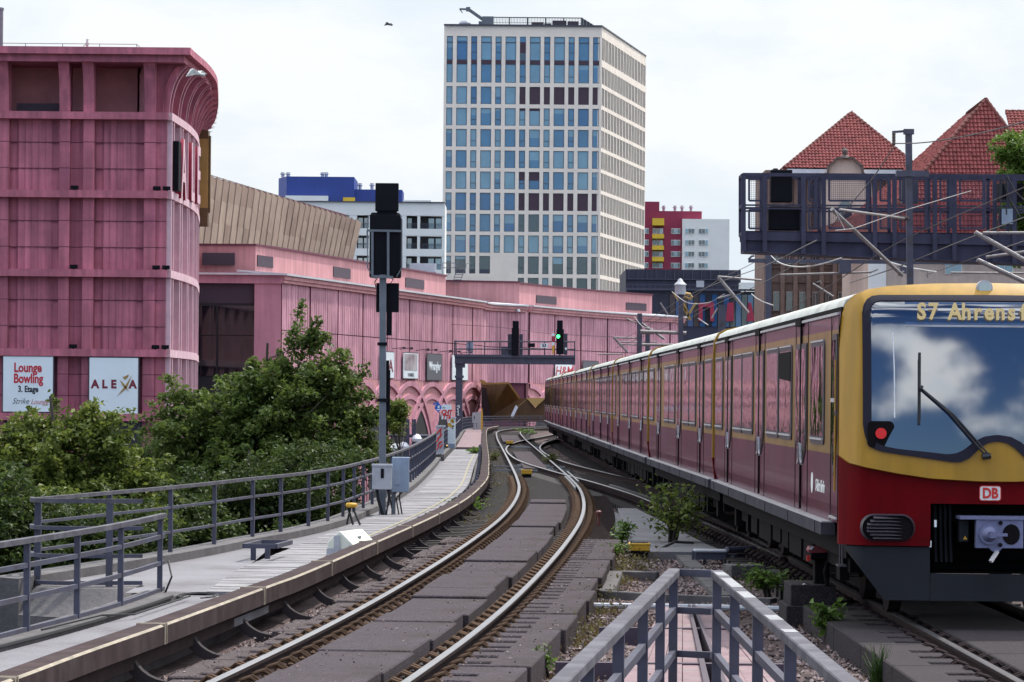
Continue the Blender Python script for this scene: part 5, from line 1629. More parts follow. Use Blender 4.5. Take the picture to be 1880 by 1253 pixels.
def door(parent, sx, yc):
    X = 1.5*sx
    m = MB()
    for y in (yc-.71, yc+.71): plate_(m, [(y-.012,.99),(y+.012,.99),(y+.012,3.08),(y-.012,3.08)], X, X+.006*sx, 1)
    plate_(m, [(yc-.03,1.0),(yc+.03,1.0),(yc+.03,3.1),(yc-.03,3.1)], X, X+.022*sx, 1)
    plate_(m, [(yc-.09,3.02),(yc+.55,3.02),(yc+.55,3.10),(yc-.09,3.10)], X, X+.03*sx, 1)
    d = m.build('door', [M['train_maroon'],M['train_black']], parent)
    for s in (-1, 1):
        w = MB(); a, c = (yc-.62, yc-.06) if s < 0 else (yc+.06, yc+.62)
        tip = c-.12 if s < 0 else a+.12
        mid = (a+c)/2
        poly = [(a,2.82),(c,2.82)] + ([(c,1.72),(c-.06,1.56),(c-.2,1.50),(a+.10,1.72)] if s < 0 else [(c,1.74),(c-.10,1.66),(a+.2,1.50),(a+.06,1.56),(a,1.72)])
        if s < 0: poly = [(a,2.82),(c,2.82),(c,1.72),(c-.05,1.54),(c-.16,1.50),(a+.08,1.66),(a,1.78)]
        else: poly = [(a,2.82),(c,2.82),(c,1.78),(c-.08,1.66),(a+.16,1.50),(a+.05,1.54),(a,1.72)]
        cy_, cz_ = sum(p[0] for p in poly)/len(poly), sum(p[1] for p in poly)/len(poly)
        ins = [(cy_+(y-cy_)*.80, cz_+(z-cz_)*.93) for y, z in poly]
        ins2 = [(cy_+(y-cy_)*.92, cz_+(z-cz_)*.975) for y, z in poly]
        plate_(w, poly, X-.01*sx, X+.012*sx, 0); plate_(w, ins2, X, X+.016*sx, 2 if False else 0); plate_(w, ins, X, X+.020*sx, 1)
        # bright lower rim
        low = poly[2:5] if s < 0 else poly[4:7]
        for p, q in zip(low, low[1:]): w.bar((X+.016*sx,p[0],p[1]),(X+.016*sx,q[0],q[1]),.03,.03,2)
        w.build('door_window', [M['win_frame'],M['train_glass'],M['train_alu']], d)
def underframe(parent, y0, y1, step0, step1):
    for sx in (-1,1):
        m = MB(); m.box((sx*1.42,step0,.83),(sx*1.565,step1,.955),0); m.box((sx*1.43,step0+.01,.955),(sx*1.56,step1-.01,.968),1)
        for y in np.arange(step0+.6, step1, 3.1): m.box((sx*1.565,y,.835),(sx*1.570,y+.03,.95),2)
        m.build('step_beam', [M['train_step'],M['train_alu'],M['train_black']], parent)
    m = MB(); m.box((-1.38,y0+.3,.62),(1.38,y1-.3,.97))
    rr_ = random.Random(3)
    y = y0+4.2
    while y < y1-5:
        l = rr_.uniform(.8,2.0); m.box((-1.33,y,.30+rr_.uniform(0,.12)),(1.33,y+l,.64)); y += l+rr_.uniform(.15,.5)
    m.build('underframe', M['train_black'], parent)
    for yb in (y0+2.9, y1-2.9):
        b = MB(); b.box((-1.22,yb-1.5,.42),(-1.02,yb+1.5,.66)); b.box((1.02,yb-1.5,.42),(1.22,yb+1.5,.66)); b.box((-1.0,yb-.3,.4),(1.0,yb+.3,.75))
        for dy in (-1.1,1.1): b.box((-1.30,yb+dy-.16,.33),(-1.2,yb+dy+.16,.58)); b.box((1.2,yb+dy-.16,.33),(1.3,yb+dy+.16,.58))
        bo = b.build('bogie', M['train_black'], parent)
        for dy in (-1.1,1.1):
            for sx in (-1,1):
                w = MB(); w.tube([(sx*.67,yb+dy,.42),(sx*.80,yb+dy,.42)], .42, 18); w.tube([(sx*.80,yb+dy,.42),(sx*.84,yb+dy,.42)], .18, 10)
                w.build('wheel', M['rail_rust'], bo)
def end_ring(parent, y, d=.10):
    m = MB()
    ro = [(1.49,.97),(1.53,1.3),(1.53,2.9),(1.515,3.1),(1.46,3.21),(1.34,3.28),(1.1,3.325),(.6,3.36),(0,3.37)]
    zs_ = ro + [(-x,z) for x,z in ro[::-1][1:]]
    ri = [(x*.95, z-.05 if z > 3 else z) for x,z in zs_]
    n = len(zs_)
    for i in range(n-1):
        zm = (zs_[i][1]+zs_[i+1][1])/2
        mi = 0 if zm > 1.6 and not (2.9 < zm < 3.05 and False) else 1
        a = [(zs_[i][0],y,zs_[i][1]),(zs_[i+1][0],y,zs_[i+1][1]),(ri[i+1][0],y,ri[i+1][1]),(ri[i][0],y,ri[i][1])]
        b = [(p[0],y+d,p[2]) for p in a]
        m.add(a+b,[(0,1,2,3),(4,5,6,7),(0,1,5,4),(2,3,7,6)],mi)
    # split the pillar so the lower part is red
    m.build('end_frame', [M['train_yellow'],M['train_red']], parent)
WFRONT = [(5.26,6.84),(6.99,8.66),(10.80,12.56),(12.66,14.25),(16.4,17.95)]
DFRONT = [4.15, 9.77, 15.30]
WMID = [(.40,1.95),(4.10,5.62),(5.74,7.40),(9.60,11.2),(11.32,12.85),(16.4,17.95)]
DMID = [3.02, 8.52, 14.75]
def fill_side(parent, wins, doors, cab=False):
    for sx in (-1,1):
        for i, (a, c) in enumerate(wins): side_window(parent, sx, a, c, vent=(cab and i == 0 and sx < 0))
        for d in doors: door(parent, sx, d)

def train_heading(i):
    a, b = Vector((*TRAINC[i+1],0)), Vector((*TRAINC[i+2],0)); d = b-a
    return a, math.atan2(-d.x, d.y)
GT = 'carriages of the red and yellow commuter train'
p0, rz0 = train_heading(0)
front = local_thing('train_carriage', (p0.x,p0.y,0), 'front carriage of the commuter train with yellow cab face and S7 destination display', 'train carriage', GT, rz0)
car_body(front, .30, LC-.06)
fill_side(front, WFRONT, DFRONT, True)
side_window(front, -1, 1.62, 3.05); side_window(front, 1, 1.62, 3.05)
# narrow cab door window and its lines, hand rails
for sx in (-1,1):
    m = MB(); X = 1.5*sx
    plate_(m, [(.40,2.86),(.78,2.86),(.86,2.80),(.86,1.75),(.78,1.55),(.66,1.45),(.52,1.55),(.40,1.9)], X, X+.014*sx, 0)
    plate_(m, [(.46,2.80),(.76,2.80),(.80,2.76),(.80,1.78),(.74,1.62),(.66,1.55),(.58,1.62),(.46,1.92)], X, X+.02*sx, 1)
    plate_(m, [(.46,2.18),(.80,2.18),(.80,2.22),(.46,2.22)], X, X+.03*sx, 2)
    for y in (.30,1.0): plate_(m, [(y-.012,.99),(y+.012,.99),(y+.012,3.05),(y-.012,3.05)], X, X+.006*sx, 3)
    plate_(m, [(.32,1.02),(1.0,1.02),(1.0,1.04),(.32,1.04)], X, X+.02*sx, 2)
    m.tube([(X+.03*sx,.34,1.3),(X+.03*sx,.34,2.05)], .010, 6, 4); m.tube([(X+.03*sx,.345,2.1),(X+.03*sx,.345,2.6)], .008, 6, 4)
    m.tube([(X-.06*sx,.40,.55),(X-.06*sx,.40,.98)], .009, 6, 0); m.tube([(X-.06*sx,.62,.55),(X-.06*sx,.62,.98)], .009, 6, 0); m.box((X-.10*sx,.38,.55),(X-.02*sx,.64,.57),0)
    m.build('cab_door', [M['win_frame'],M['train_glass'],M['train_alu'],M['train_black'],M['train_yellow']], front)
underframe(front, .3, LC, 1.3, LC-.2)
# white markings on the side
text_mesh('S-Bahn Berlin', .17, M['white_wall'], front, (-1.505,2.0,1.30), (0,-1,0), (0,0,1), 1, .004, 0, .003, name='marking')
m = MB(); m.tube([(-1.503,2.86,1.32),(-1.508,2.86,1.32)], .11, 16); m.build('marking', M['white_wall'], front)
# ---- cab front, drawn column by column
fx = lambda p: U(p,800,31.9).x - 4.73
fz = lambda p: U(1720,p,31.9).z
def fun(pts, mirror=True):
    a = sorted((fx(p), fz(q)) for p, q in pts); xs_ = [p[0] for p in a]; zs_ = [p[1] for p in a]
    return lambda x: float(np.interp(-abs(x), xs_, zs_))
f_yel = fun([(1540,835),(1549,841),(1562,852),(1589,859),(1648,870),(1708,878.5),(1797,883),(1827,883)])
f_rub_b = fun([(1585,780),(1588,800),(1594,816),(1604,825),(1619,830.5),(1648,835),(1700,842),(1747,848.5),(1762,848),(1777,841),(1797,822),(1811,813),(1826,810)])
f_gl_b = fun([(1600,790),(1604,806),(1612,816),(1626,821),(1648,825),(1700,830),(1737,834),(1754,832),(1767,826),(1787,810),(1805,801),(1826,798)])
f_rub_t = fun([(1585,575),(1588,560),(1594,550),(1604,543),(1618,541),(1827,540)])
f_gl_t = fun([(1600,570),(1603,560),(1609,554),(1618,551.5),(1827,551)])
RUB_X, GL_X = -fx(1585), -fx(1600)
TOPX = [(0,3.37),(.6,3.36),(1.0,3.335),(1.22,3.30),(1.36,3.24),(1.44,3.16),(1.485,3.06),(1.50,2.93)]
f_top = lambda x: float(np.interp(abs(x), [p[0] for p in TOPX], [p[1] for p in TOPX]))
def fy(x, z):
    y = -.16*(1-(x/1.5)**2) + .20*max(0,(abs(x)-1.26)/.24)**2 + .20*max(0,(z-3.02)/.34)**2 + .07*(z-1.0)/2 + .10*max(0,(z-1.4)/1.5)**2
    return y
def cols_(a, c, extra=()):
    v = list(np.linspace(a, c, max(3, int((c-a)/.025)))) + [e for e in extra if a < e < c]
    v += [a+d for d in (.004,.012,.02)] + [c-d for d in (.004,.012,.02)]
    return sorted(set(round(x,4) for x in v if a <= x <= c))
def strip(a, c, lo, hi, off, ny, m, mi=0):
    xs_ = cols_(a, c); vs = []
    for x in xs_:
        l, h = lo(x), hi(x); h = max(h, l)
        for j in range(ny+1):
            z = l+(h-l)*j/ny; vs.append((x, fy(x,z)+off, z))
    k = ny+1
    m.add(vs, [(i*k+j,(i+1)*k+j,(i+1)*k+j+1,i*k+j+1) for i in range(len(xs_)-1) for j in range(ny)], mi)
const = lambda v: (lambda x: v)
m = MB()
strip(-1.5,-RUB_X, f_yel, f_top, -.05, 30, m); strip(RUB_X,1.5, f_yel, f_top, -.05, 30, m)
strip(-RUB_X,RUB_X, f_rub_t, f_top, -.05, 12, m); strip(-RUB_X,RUB_X, f_yel, f_rub_b, -.05, 6, m)
xs_ = cols_(-1.5,1.5)
vs = []
for x in xs_:
    z = f_yel(x); vs += [(x,fy(x,z)-.05,z),(x,fy(x,z)+.03,z-.015)]
m.add(vs,[(2*i,2*i+2,2*i+3,2*i+1) for i in range(len(xs_)-1)])
# return of the mask onto sides and roof
ring = [(1.5,f_yel(1.5))]+[(1.5,2.93-.1*k) for k in range(12,0,-1)]+[(x,z) for x,z in TOPX[::-1]]
ring = ring+[(-x,z) for x,z in ring[::-1][1:]]
vs = []
for x,z in ring: vs += [(x,fy(x,z)-.05,z),(x*1.0,.33,z)]
m.add(vs,[(2*i,2*i+2,2*i+3,2*i+1) for i in range(len(ring)-1)])
o = m.build('cab_mask', M['train_yellow'], front, smooth=True)
m = MB()
z_r = fz(1003); zc_t, zc_b = fz(925), fz(1053); HW = .64
strip(-1.5,-HW, const(z_r), f_yel, .0, 8, m); strip(HW,1.5, const(z_r), f_yel, .0, 8, m); strip(-HW,HW, const(zc_t), f_yel, .0, 3, m)
for sx in (-1,1):
    vs = []
    for z in np.linspace(z_r, f_yel(1.5), 6): vs += [(1.5*sx,fy(1.5,z),z),(1.5*sx,.33,z)]
    m.add(vs,[(2*i,2*i+2,2*i+3,2*i+1) for i in range(5)])
m.build('cab_lower_panel', M['train_red'], front, smooth=True)
m = MB(); zs_b = fz(1103)
sk = lambda x: max(zs_b, zs_b+(abs(x)-1.08)/.40*(z_r-zs_b))
strip(-1.48,-HW, sk, const(z_r-.01), .03, 5, m); strip(HW,1.48, sk, const(z_r-.01), .03, 5, m)
strip(-HW+.006,HW-.006, const(zs_b), const(zc_b), .03, 2, m)
m.build('front_skirt', M['train_skirt'], front)
m = MB()    # windscreen seal
strip(-RUB_X,-GL_X, f_rub_b, f_rub_t, -.07, 14, m); strip(GL_X,RUB_X, f_rub_b, f_rub_t, -.07, 14, m)
strip(-GL_X,GL_X, f_gl_t, f_rub_t, -.07, 2, m); strip(-GL_X,GL_X, f_rub_b, f_gl_b, -.07, 2, m)
m.build('windscreen_seal', M['rubber_purple'], front)
m = MB(); strip(-GL_X-.01,GL_X+.01, f_gl_b, f_gl_t, -.055, 24, m); m.build('windscreen', M['screen_glass'], front, smooth=True)
# destination display behind the glass edge
dz0, dz1 = fz(598), fz(554); dx0, dx1 = fx(1663), -fx(1663)
m = MB(); k = 12
for i in range(k):
    a, c = dx0+(dx1-dx0)*i/k, dx0+(dx1-dx0)*(i+1)/k
    m.add([(a,fy(a,dz0)-.061,dz0),(c,fy(c,dz0)-.061,dz0),(c,fy(c,dz1)-.061,dz1),(a,fy(a,dz1)-.061,dz1)],[(0,1,2,3)],0)
    m.add([(a,fy(a,dz0)-.063,dz0-.012),(c,fy(c,dz0)-.063,dz0-.012),(c,fy(c,dz0)-.063,dz0+.008),(a,fy(a,dz0)-.063,dz0+.008)],[(0,1,2,3)],1)
dsp = m.build('destination_display', [M['display'],M['cab_grey']], front)
xx = fx(1680)
for ch in 'S7 Ahrensfelde':
    if ch != ' ':
        o = text_mesh(ch, .222, M['display_txt'], dsp, (xx+.062,fy(xx+.06,2.9)-.070,fz(573)), (1,.0,0), (0,.03,1), .86, .007, 0, .003, name='display_letter')
    xx += .111 if ch != ' ' else .10
# lamps
lz, lx = fz(797), fx(1617)
for sx in (-1,1):
    x = abs(lx)*sx; y = fy(x,lz)-.07
    m = MB(); m.prism([(x+dx,y,lz+dz) for dx,dz in rrect(-.13,.13,-.14,.12,.05)],(0,.05,0)); hb = m.build('lamp_housing', M['train_black'], front)
    m = MB(); m.tube([(x,y-.018,lz),(x,y+.02,lz)], .054, 20); m.build('tail_lamp', M['red_lens'], hb)
x, z = fx(1813)+.0, fz(527); y = fy(x,z)-.05
m = MB(); m.tube([(x,y-.02,z),(x,y+.06,z)], .080, 20, 1); m.tube([(x,y-.03,z),(x,y+.06,z)], .062, 20, 0); m.build('headlamp', [M['headlamp'],M['train_alu']], front)
# wiper
m = MB(); pz = lambda p,q,o=-.10: (fx(p), fy(fx(p),fz(q))+o, fz(q))
m.tube([pz(1687,648),pz(1686,712),pz(1685,780)], .014, 6); m.bar(pz(1686.5,660),pz(1685.5,770),.03,.012)
m.tube([pz(1686,712,-.12),pz(1738,757,-.13),pz(1806,836,-.11)], .011, 6); m.tube([pz(1692,716,-.12),pz(1748,762,-.13),pz(1811,833,-.11)], .009, 6)
m.tube([pz(1806,836,-.13),pz(1806,836,-.03)], .035, 10); m.tube([pz(1800,838,-.11),pz(1815,836,-.11)], .03, 8)
m.tube([pz(1686,712,-.13),pz(1690,715,-.13)], .03, 8)
m.build('wiper', M['black_rubber'], front)
# thin white scratch-like cord inside the cab window and cab desk edge
m = MB(); m.tube([pz(1640,612,-.06),pz(1642,680,-.06),pz(1642,768,-.06)], .006, 5); m.build('cab_blind_cord', M['lamp_white'], front)
# DB badge
x, z = fx(1817), fz(905); y = fy(x,z)
bd = MB(); bd.prism([(x+dx,y-.004,z+dz) for dx,dz in rrect(-.108,.108,-.076,.076,.03)],(0,-.006,0),1)
bd.prism([(x+dx,y-.008,z+dz) for dx,dz in rrect(-.098,.098,-.066,.066,.02)],(0,-.006,0),0)
M['badge_red'] = mat('badge_red', (0.55,0.02,0.015), .4, var=.03)
bo = bd.build('badge', [M['white_wall'],M['badge_red']], front)
text_mesh('DB', .140, M['badge_red'], bo, (x,y-.016,z-.003), (1,0,0), (0,0,1), .84, .005, 0, .003)
# grille
x, z = fx(1631), fz(970); y = fy(x,z)
for sx in (-1,1):
    X_ = abs(x)*sx; m = MB()
    pts = rrect(-.245,.245,-.12,.12,.115,6)
    m.prism([(X_+a,fy(X_+a,z)-.015,z+b) for a,b in pts],(0,-.02,0),1)
    for k in range(7):
        zz = -.098+.033*k; hw = .245-.04-max(0,abs(zz)-.03)*.9
        m.prism([(X_-hw,fy(X_,z)-.055,z+zz-.010),(X_+hw,fy(X_,z)-.055,z+zz-.010),(X_+hw,fy(X_,z)-.03,z+zz+.010),(X_-hw,fy(X_,z)-.03,z+zz+.010)],(0,.03,0),0)
    ringp = [(a*1.08,b*1.12) for a,b in pts]
    n_ = len(pts)
    vs = [(X_+a,fy(X_+a,z)-.05,z+b) for a,b in pts]+[(X_+a,fy(X_+a,z)-.01,z+b) for a,b in ringp]
    m.add(vs,[(i,(i+1)%n_,n_+(i+1)%n_,n_+i) for i in range(n_)],0)
    m.build('grille', [M['win_frame'],M['train_black']], front)
# coupler pocket
m = MB(); yb = .75
for a in ([(-HW,-.1,zc_t),(-HW,yb,zc_t),(-HW,yb,zc_b),(-HW,-.1,zc_b)],[(HW,-.1,zc_t),(HW,yb,zc_t),(HW,yb,zc_b),(HW,-.1,zc_b)],
          [(-HW,-.1,zc_t),(HW,-.1,zc_t),(HW,yb,zc_t),(-HW,yb,zc_t)],[(-HW,-.1,zc_b),(HW,-.1,zc_b),(HW,yb,zc_b),(-HW,yb,zc_b)],[(-HW,yb,zc_t),(HW,yb,zc_t),(HW,yb,zc_b),(-HW,yb,zc_b)]):
    m.add(a,[(0,1,2,3)])
m.build('coupler_pocket', M['train_black'], front, fix=False)
cx0, cx1, cz0, cz1 = fx(1788), fx(1874), fz(1004), fz(952)
ck = MB(); yy = -.30
ck.box((cx0,yy,cz0),(cx1,yy+.10,cz1),0)
ck.box((fx(1758),yy-.02,cz1),(fx(1882),yy+.3,cz1+.03),0)
xc, zc_ = fx(1811), fz(979)
ck.tube([(xc,yy,zc_),(xc,yy-.05,zc_)], .095, 18, 0); ck.tube([(xc,yy-.05,zc_),(xc,yy-.12,zc_)], .075, 18, 0, .035); ck.cbox((xc+.02,yy-.13,zc_),(.06,.05,.06),0)
ck.bar((xc,yy-.12,zc_),(fx(1842),yy-.1,zc_+.0),.02,.03,0)
ck.prism([(fx(1852)+.085*math.cos(t),yy-.004,zc_+.10*math.sin(t)) for t in np.linspace(0,2*math.pi,16,endpoint=False)],(0,-.002,0),1)
for a, c in ((1832,958),(1832,998)): ck.tube([(fx(a),yy,fz(c)),(fx(a),yy-.03,fz(c))], .02, 8, 1)
ck.prism([(fx(1812),yy,cz0),(fx(1836),yy,cz0),(fx(1828),yy,cz0-.05),(fx(1818),yy,cz0-.03)],(0,.08,0),0)
ck.bar((fx(1826),yy-.03,fz(1010)),(fx(1812),yy-.10,fz(1028)),.03,.03,2)
ck.box((-.20,yy+.1,cz0+.05),(.25,.7,cz1-.05),1)
ck.build('coupler', [M['coupler'],M['train_black'],M['train_alu']], front)
m = MB(); m.box((fx(1762),-.15,fz(994)),(fx(1778),-.02,fz(955)),0); m.prism([(fx(1768),-.155,fz(990)),(fx(1776),-.155,fz(990)),(fx(1772),-.155,fz(983))],(0,-.003,0),1)
for a, q0, q1 in ((1718,955,968),(1709,993,1005)): m.box((fx(a)-.01,-.12,fz(q1)),(fx(a)+.012,-.1,fz(q0)),2)
for px_ in (1722,1732,1741,1750): m.tube([(fx(px_),.1,zc_t-.02),(fx(px_)+.02,.12,zc_b+.1)], .016, 6, 0)
m.build('coupler_fitting', [M['train_skirt'],M['yellow_paint'],M['lamp_white']], front)

# ---- second carriage: the model for the rest of the train
p1, rz1 = train_heading(1)
mid = local_thing('train_carriage', (p1.x,p1.y,0), 'second carriage of the commuter train, right behind the cab carriage', 'train carriage', GT, rz1)
car_body(mid, .14, LC-.03)
fill_side(mid, WMID, DMID)
underframe(mid, .14, LC-.03, .35, LC-.35)
end_ring(mid, .02)
ords = ['third','fourth','fifth','sixth','seventh']
for i in range(2, 7):
    p, rz = train_heading(i)
    repeat(mid, (p.x,p.y,0), f'{ords[i-2]} carriage of the commuter train counted from the yellow cab', rz)
p, rz = train_heading(7)
repeat(mid, (p.x,p.y,0), 'farthest carriage of the commuter train, small at its far end', rz)
# ================================================================== railings
def railing_posts(parent, pts, z0, z1, w=.055, d=.03, mm='steel'):
    for x, y, a in pts:
        m = MB(); m.cbox((x,y,(z0+z1)/2),(w,w*.8,z1-z0),0,a); m.cbox((x,y,z0+.008),(w*2.0,w*2.0,.016),0,a)
        m.build('post', M[mm], parent)
def railing(name, label, path, posts, z0=0.03, h=.98, nb=3, cap=True, caph=.045, capw=.06, barh=.035, group=None, first=.0):
    """path: plan points of the handrail; posts: arc lengths."""
    q0, _ = along(path, 0)
    t = thing(name, (q0[0],q0[1],z0), label, 'railing', group)
    m = MB(); pp = [(x,y,0) for x,y in np.array(path)[:, :2]]
    m.sweep([(-capw/2,h-caph),(capw/2,h-caph),(capw/2,h),(-capw/2,h)], pp); m.build('handrail', [M['steel_top']], t)
    for k in range(nb):
        z = first+.02+(h-.0)*k/nb
        m = MB(); m.sweep([(-.018,z),(.018,z),(.018,z+barh),(-.018,z+barh)], pp); m.build('rail_bar', M['steel'], t)
    pl = []
    for s in posts:
        q, hd = along(path, s); pl.append((q[0],q[1],math.atan2(hd[1],hd[0])-math.pi/2))
    railing_posts(t, pl, z0, h-caph)
    return t
# far left railing (38 m to 114 m)
s_at = lambda path, ys: [S_AT(path, y) for y in ys]
rf2 = rail_f[rail_f[:,1] >= 38.0]
t = railing('steel_railing', 'long grey blue steel railing along the left walkway past the signal post', rf2,
            s_at(rf2, [38.3,41.0,43.6,46.0,48.6,50.4,52.7,54.9,57,59.2,61.4]+list(np.arange(63.6,114,2.1))), .05)
# its curved end that loops back round the opening
crv = spline([(-5.62,38.35),(-5.86,38.9),(-5.9,39.7),(-5.80,39.9),(-5.5,39.2),(-5.0,38.6),(-4.62,38.4),(-4.36,38.32)], .12)
crv = spline([(-5.60,38.2),(-5.50,37.75),(-5.2,37.55),(-4.8,37.6),(-4.25,37.72)], .12)
t2 = thing('steel_railing', (-5.2,37.6,0), 'short curved grey blue railing end around the stair opening, behind the near railing', 'railing')
for k, z in enumerate((.0,.31,.63,.94)):
    m = MB(); m.sweep([(-.025,z),(.025,z),(.025,z+(.05 if k == 3 else .045)),(-.025,z+(.05 if k == 3 else .045))], [(x,y,0) for x,y in crv]); m.build('handrail' if k == 3 else 'rail_bar', M['steel_top' if k == 3 else 'steel'], t2)
railing_posts(t2, [(-5.47,37.8,0),(-4.62,37.63,0)], -.35, .94, .075)
# concrete pedestal under it
m = MB(); ped = []
prof_ = [(.95,-.62),(.95,-.30),(.90,-.28),(.74,-.12),(.66,-.04),(.62,.0)]
m.lathe([(1.0,-1.4)]+prof_, (-4.85,37.75,-.02), 28)
o = m.build('concrete_pedestal', M['concrete_dk'], at=(-4.85,37.75,-1.4), smooth=True); tag(o, 'round flared concrete pedestal stained with streaks, under the curved railing end', 'pedestal')
# near railing
nr = spline([(x,y) for x,y in [(-5.0,25.2),(-4.62,28.2),(-4.42,29.82),(-4.19,31.7),(-4.0,33.7),(-3.87,36.0),(-3.86,36.35)]], .2)
t = railing('steel_railing', 'near grey blue steel railing with thick posts at the left edge of the picture', nr, s_at(nr,[26.6,28.2,29.85,31.65,33.6,36.05]), .0, .88, 3, caph=.05, capw=.075, barh=.045, first=.0)
m = MB(); m.tube([(-3.80,36.0,.02),(-3.72,35.9,.20),(-3.78,36.1,.36)], .012, 6)
for k in range(2):
    a = np.linspace(-1.2+.3*k, 3.9+.2*k, 16); m.tube([(-3.40+.19*math.cos(q)*(1+.12*k),35.55+.42*math.sin(q)*(1+.15*k),.012+.006*k) for q in a], .008, 5)
m.tube([(-4.3,30.0,.03),(-3.95,31.6,.06),(-3.7,32.2,.03),(-3.6,33.4,.03),(-3.45,35.2,.03)], .010, 5)
m.tube([(x+.29,y,.03) for x,y in nearw if 18 < y < 35.5], .022, 6)
o = m.build('black_cable', M['black_rubber'], at=(-3.5,35,.0)); tag(o, 'black cable lying along the near walkway and coiled at the railing end', 'cable')
# far railings beyond the sign cabinet
rx2 = rail_x[(rail_x[:,1] >= 124)]
t = railing('steel_railing', 'distant grey railing along the far walkway and round the end curve of the track', rx2, list(np.arange(.5, length(rx2), 2.0)), .05, .84, 4)
m = MB()
for s in np.arange(S_AT(rx2,205), length(rx2), .25):
    q, h = along(rx2, s); m.box((q[0]-.015,q[1]-.015,.05),(q[0]+.015,q[1]+.015,.82))
o = m.build('baluster', M['steel'], t); o['kind'] = 'stuff'
# slats along the steep part of the long railing, seen edge on
# ================================================================== platform-end railing in the foreground
fr_ = thing('steel_railing', (1.2,18,0), 'V shaped grey blue railing at the platform end in the foreground', 'railing')
Pl0, Pl1 = Vector((-.62,5.5,0)), Vector((1.13,22.6,0))
Pr0, Pr1 = Vector((1.43,7.0,0)), Vector((1.415,22.4,0))
H = 1.03
for a, c, nm in ((Pl0,Pl1,'l'),(Pr0,Pr1,'r')):
    m = MB(); m.bar(a+Vector((0,0,H-.03)), c+Vector((0,0,H-.03)), .085, .055); m.build('handrail', M['steel_top'], fr_, bevel=.006)
    for z in (.74,.44,.14):
        m = MB(); m.bar(a+Vector((0,0,z)), c+Vector((0,0,z)), .04, .05); m.build('rail_bar', M['steel'], fr_)
for z, w in ((H-.03,.05),(.74,.045),(.44,.045),(.14,.045)):
    m = MB(); m.bar(Pl1+Vector((.03,-.02,z)), Pr1+Vector((-.03,.06,z)), .04, w); m.build('cross_bar', M['steel'], fr_)
pl = []
for f in (0.998,.905,.80,.68,.56,.44): 
    p = Pl0.lerp(Pl1,f); pl.append((p.x,p.y,-.1))
for f in (0.998,.885,.76,.62,.48,.34): 
    p = Pr0.lerp(Pr1,f); pl.append((p.x,p.y,0))
railing_posts(fr_, pl, .0-.28, H-.055, .06)
m = MB()       # flaking pale paint on the right handrail
for f0, f1 in ((.985,.955),(.935,.87),(.84,.80),(.70,.675),(.63,.615)):
    a, c = Pr0.lerp(Pr1,f0), Pr0.lerp(Pr1,f1); m = MB(); m.add([a+Vector((-.04,0,H-.001)),a+Vector((.03,0,H-.001)),c+Vector((.038,0,H-.001)),c+Vector((-.035,0,H-.001))],[(0,1,2,3)]); m.build('bare_patch', M['scuffed'], fr_, fix=False)
# boarded deck of the platform end ramp
dk_ = MB()
for k in range(8):
    f0, f1 = k/8, (k+1)/8
    xl0, xr0, xl1, xr1 = -.2, 2.35, 1.72, 2.28
    if k in (4,): continue
    y0, y1 = 14, 36.6
    a = (xl0+(xr0-xl0)*f0, xl0+(xr0-xl0)*f1-.012); c = (xl1+(xr1-xl1)*f0, xl1+(xr1-xl1)*f1-.004)
    dk_.prism([(a[0],y0,-.28),(a[1],y0,-.28),(c[1],y1,-.28),(c[0],y1,-.28)],(0,0,.15+.004*(k%3)))
tag(dk_.build('boarded_ramp', M['deck_wood'], at=(0,0,0)), kind='structure')
m = MB(); m.prism([(1.06,14,-.3),(1.14,14,-.3),(2.02,36.6,-.3),(1.99,36.6,-.3)],(0,0,.20)); m.prism([(1.34,14,-.3),(1.39,14,-.3),(2.07,36.6,-.3),(2.04,36.6,-.3)],(0,0,.20))
m.box((.4,28.6,-.3),(2.4,28.72,-.115)); m.box((.9,33,-.3),(2.35,33.1,-.115))
o = m.build('channel_rail', M['vent'], at=(1.5,25,-.3)); tag(o, 'dark metal channel running down the middle of the boarded ramp', 'channel')

# ================================================================== signal post on the left
sg = thing('signal_post', (-2.40,61.0,.0), 'tall railway signal post with black boxes and a cage left of the track', 'signal')
ZS = 61.0
def sp(px_, py): return U(px_, py, ZS)
def sbox(m, x0, x1, y0, y1, d0=-.15, d1=.15, mi=0):
    a, c = sp(x0,y1), sp(x1,y0); m.box((a.x,ZS+d0,a.z),(c.x,ZS+d1,c.z),mi)
m = MB(); b_ = sp(702,945); t_ = sp(703,505); b_.z = -.05
m.bar((b_.x,ZS,-.05),(t_.x,ZS,t_.z),.125,.125,0,(0,1,0)); m.build('pole', M['pole'], sg, bevel=.01)
for py in (632,735): 
    m = MB(); a = sp(702,py); m.box((a.x-.09,ZS-.09,a.z-.03),(a.x+.09,ZS+.09,a.z+.03)); m.build('clamp', M['signal_black'], sg)
m = MB(); sbox(m,689,732,337,388,-.06,.08); sbox(m,692,729,388,394,-.03,.05); m.build('top_signal_screen', M['signal_black'], sg, bevel=.01)
m = MB(); sbox(m,678,737,394,510,-.05,.25); sbox(m,681,734,391,396,-.03,.2); m.build('signal_head', M['signal_black'], sg, bevel=.02)
m = MB()
for px_ in (684,713): m.bar(sp(px_,424)+Vector((0,-.10,0)),sp(px_,510)+Vector((0,-.10,0)),.045,.03,0,(0,1,0))
m.bar(sp(674,424)+Vector((0,-.10,0)),sp(738,425)+Vector((0,-.10,0)),.04,.04); m.bar(sp(682,508)+Vector((0,-.10,0)),sp(722,510)+Vector((0,-.10,0)),.04,.05)
for px_, d in ((676,-1),(737.5,1)): m.tube([sp(px_-d*2,396)+Vector((0,-.06,0)),sp(px_+d*.8,404)+Vector((0,-.1,0)),sp(px_+d*.8,492)+Vector((0,-.1,0)),sp(px_-d*9,509)+Vector((0,-.1,0))], .010, 6)
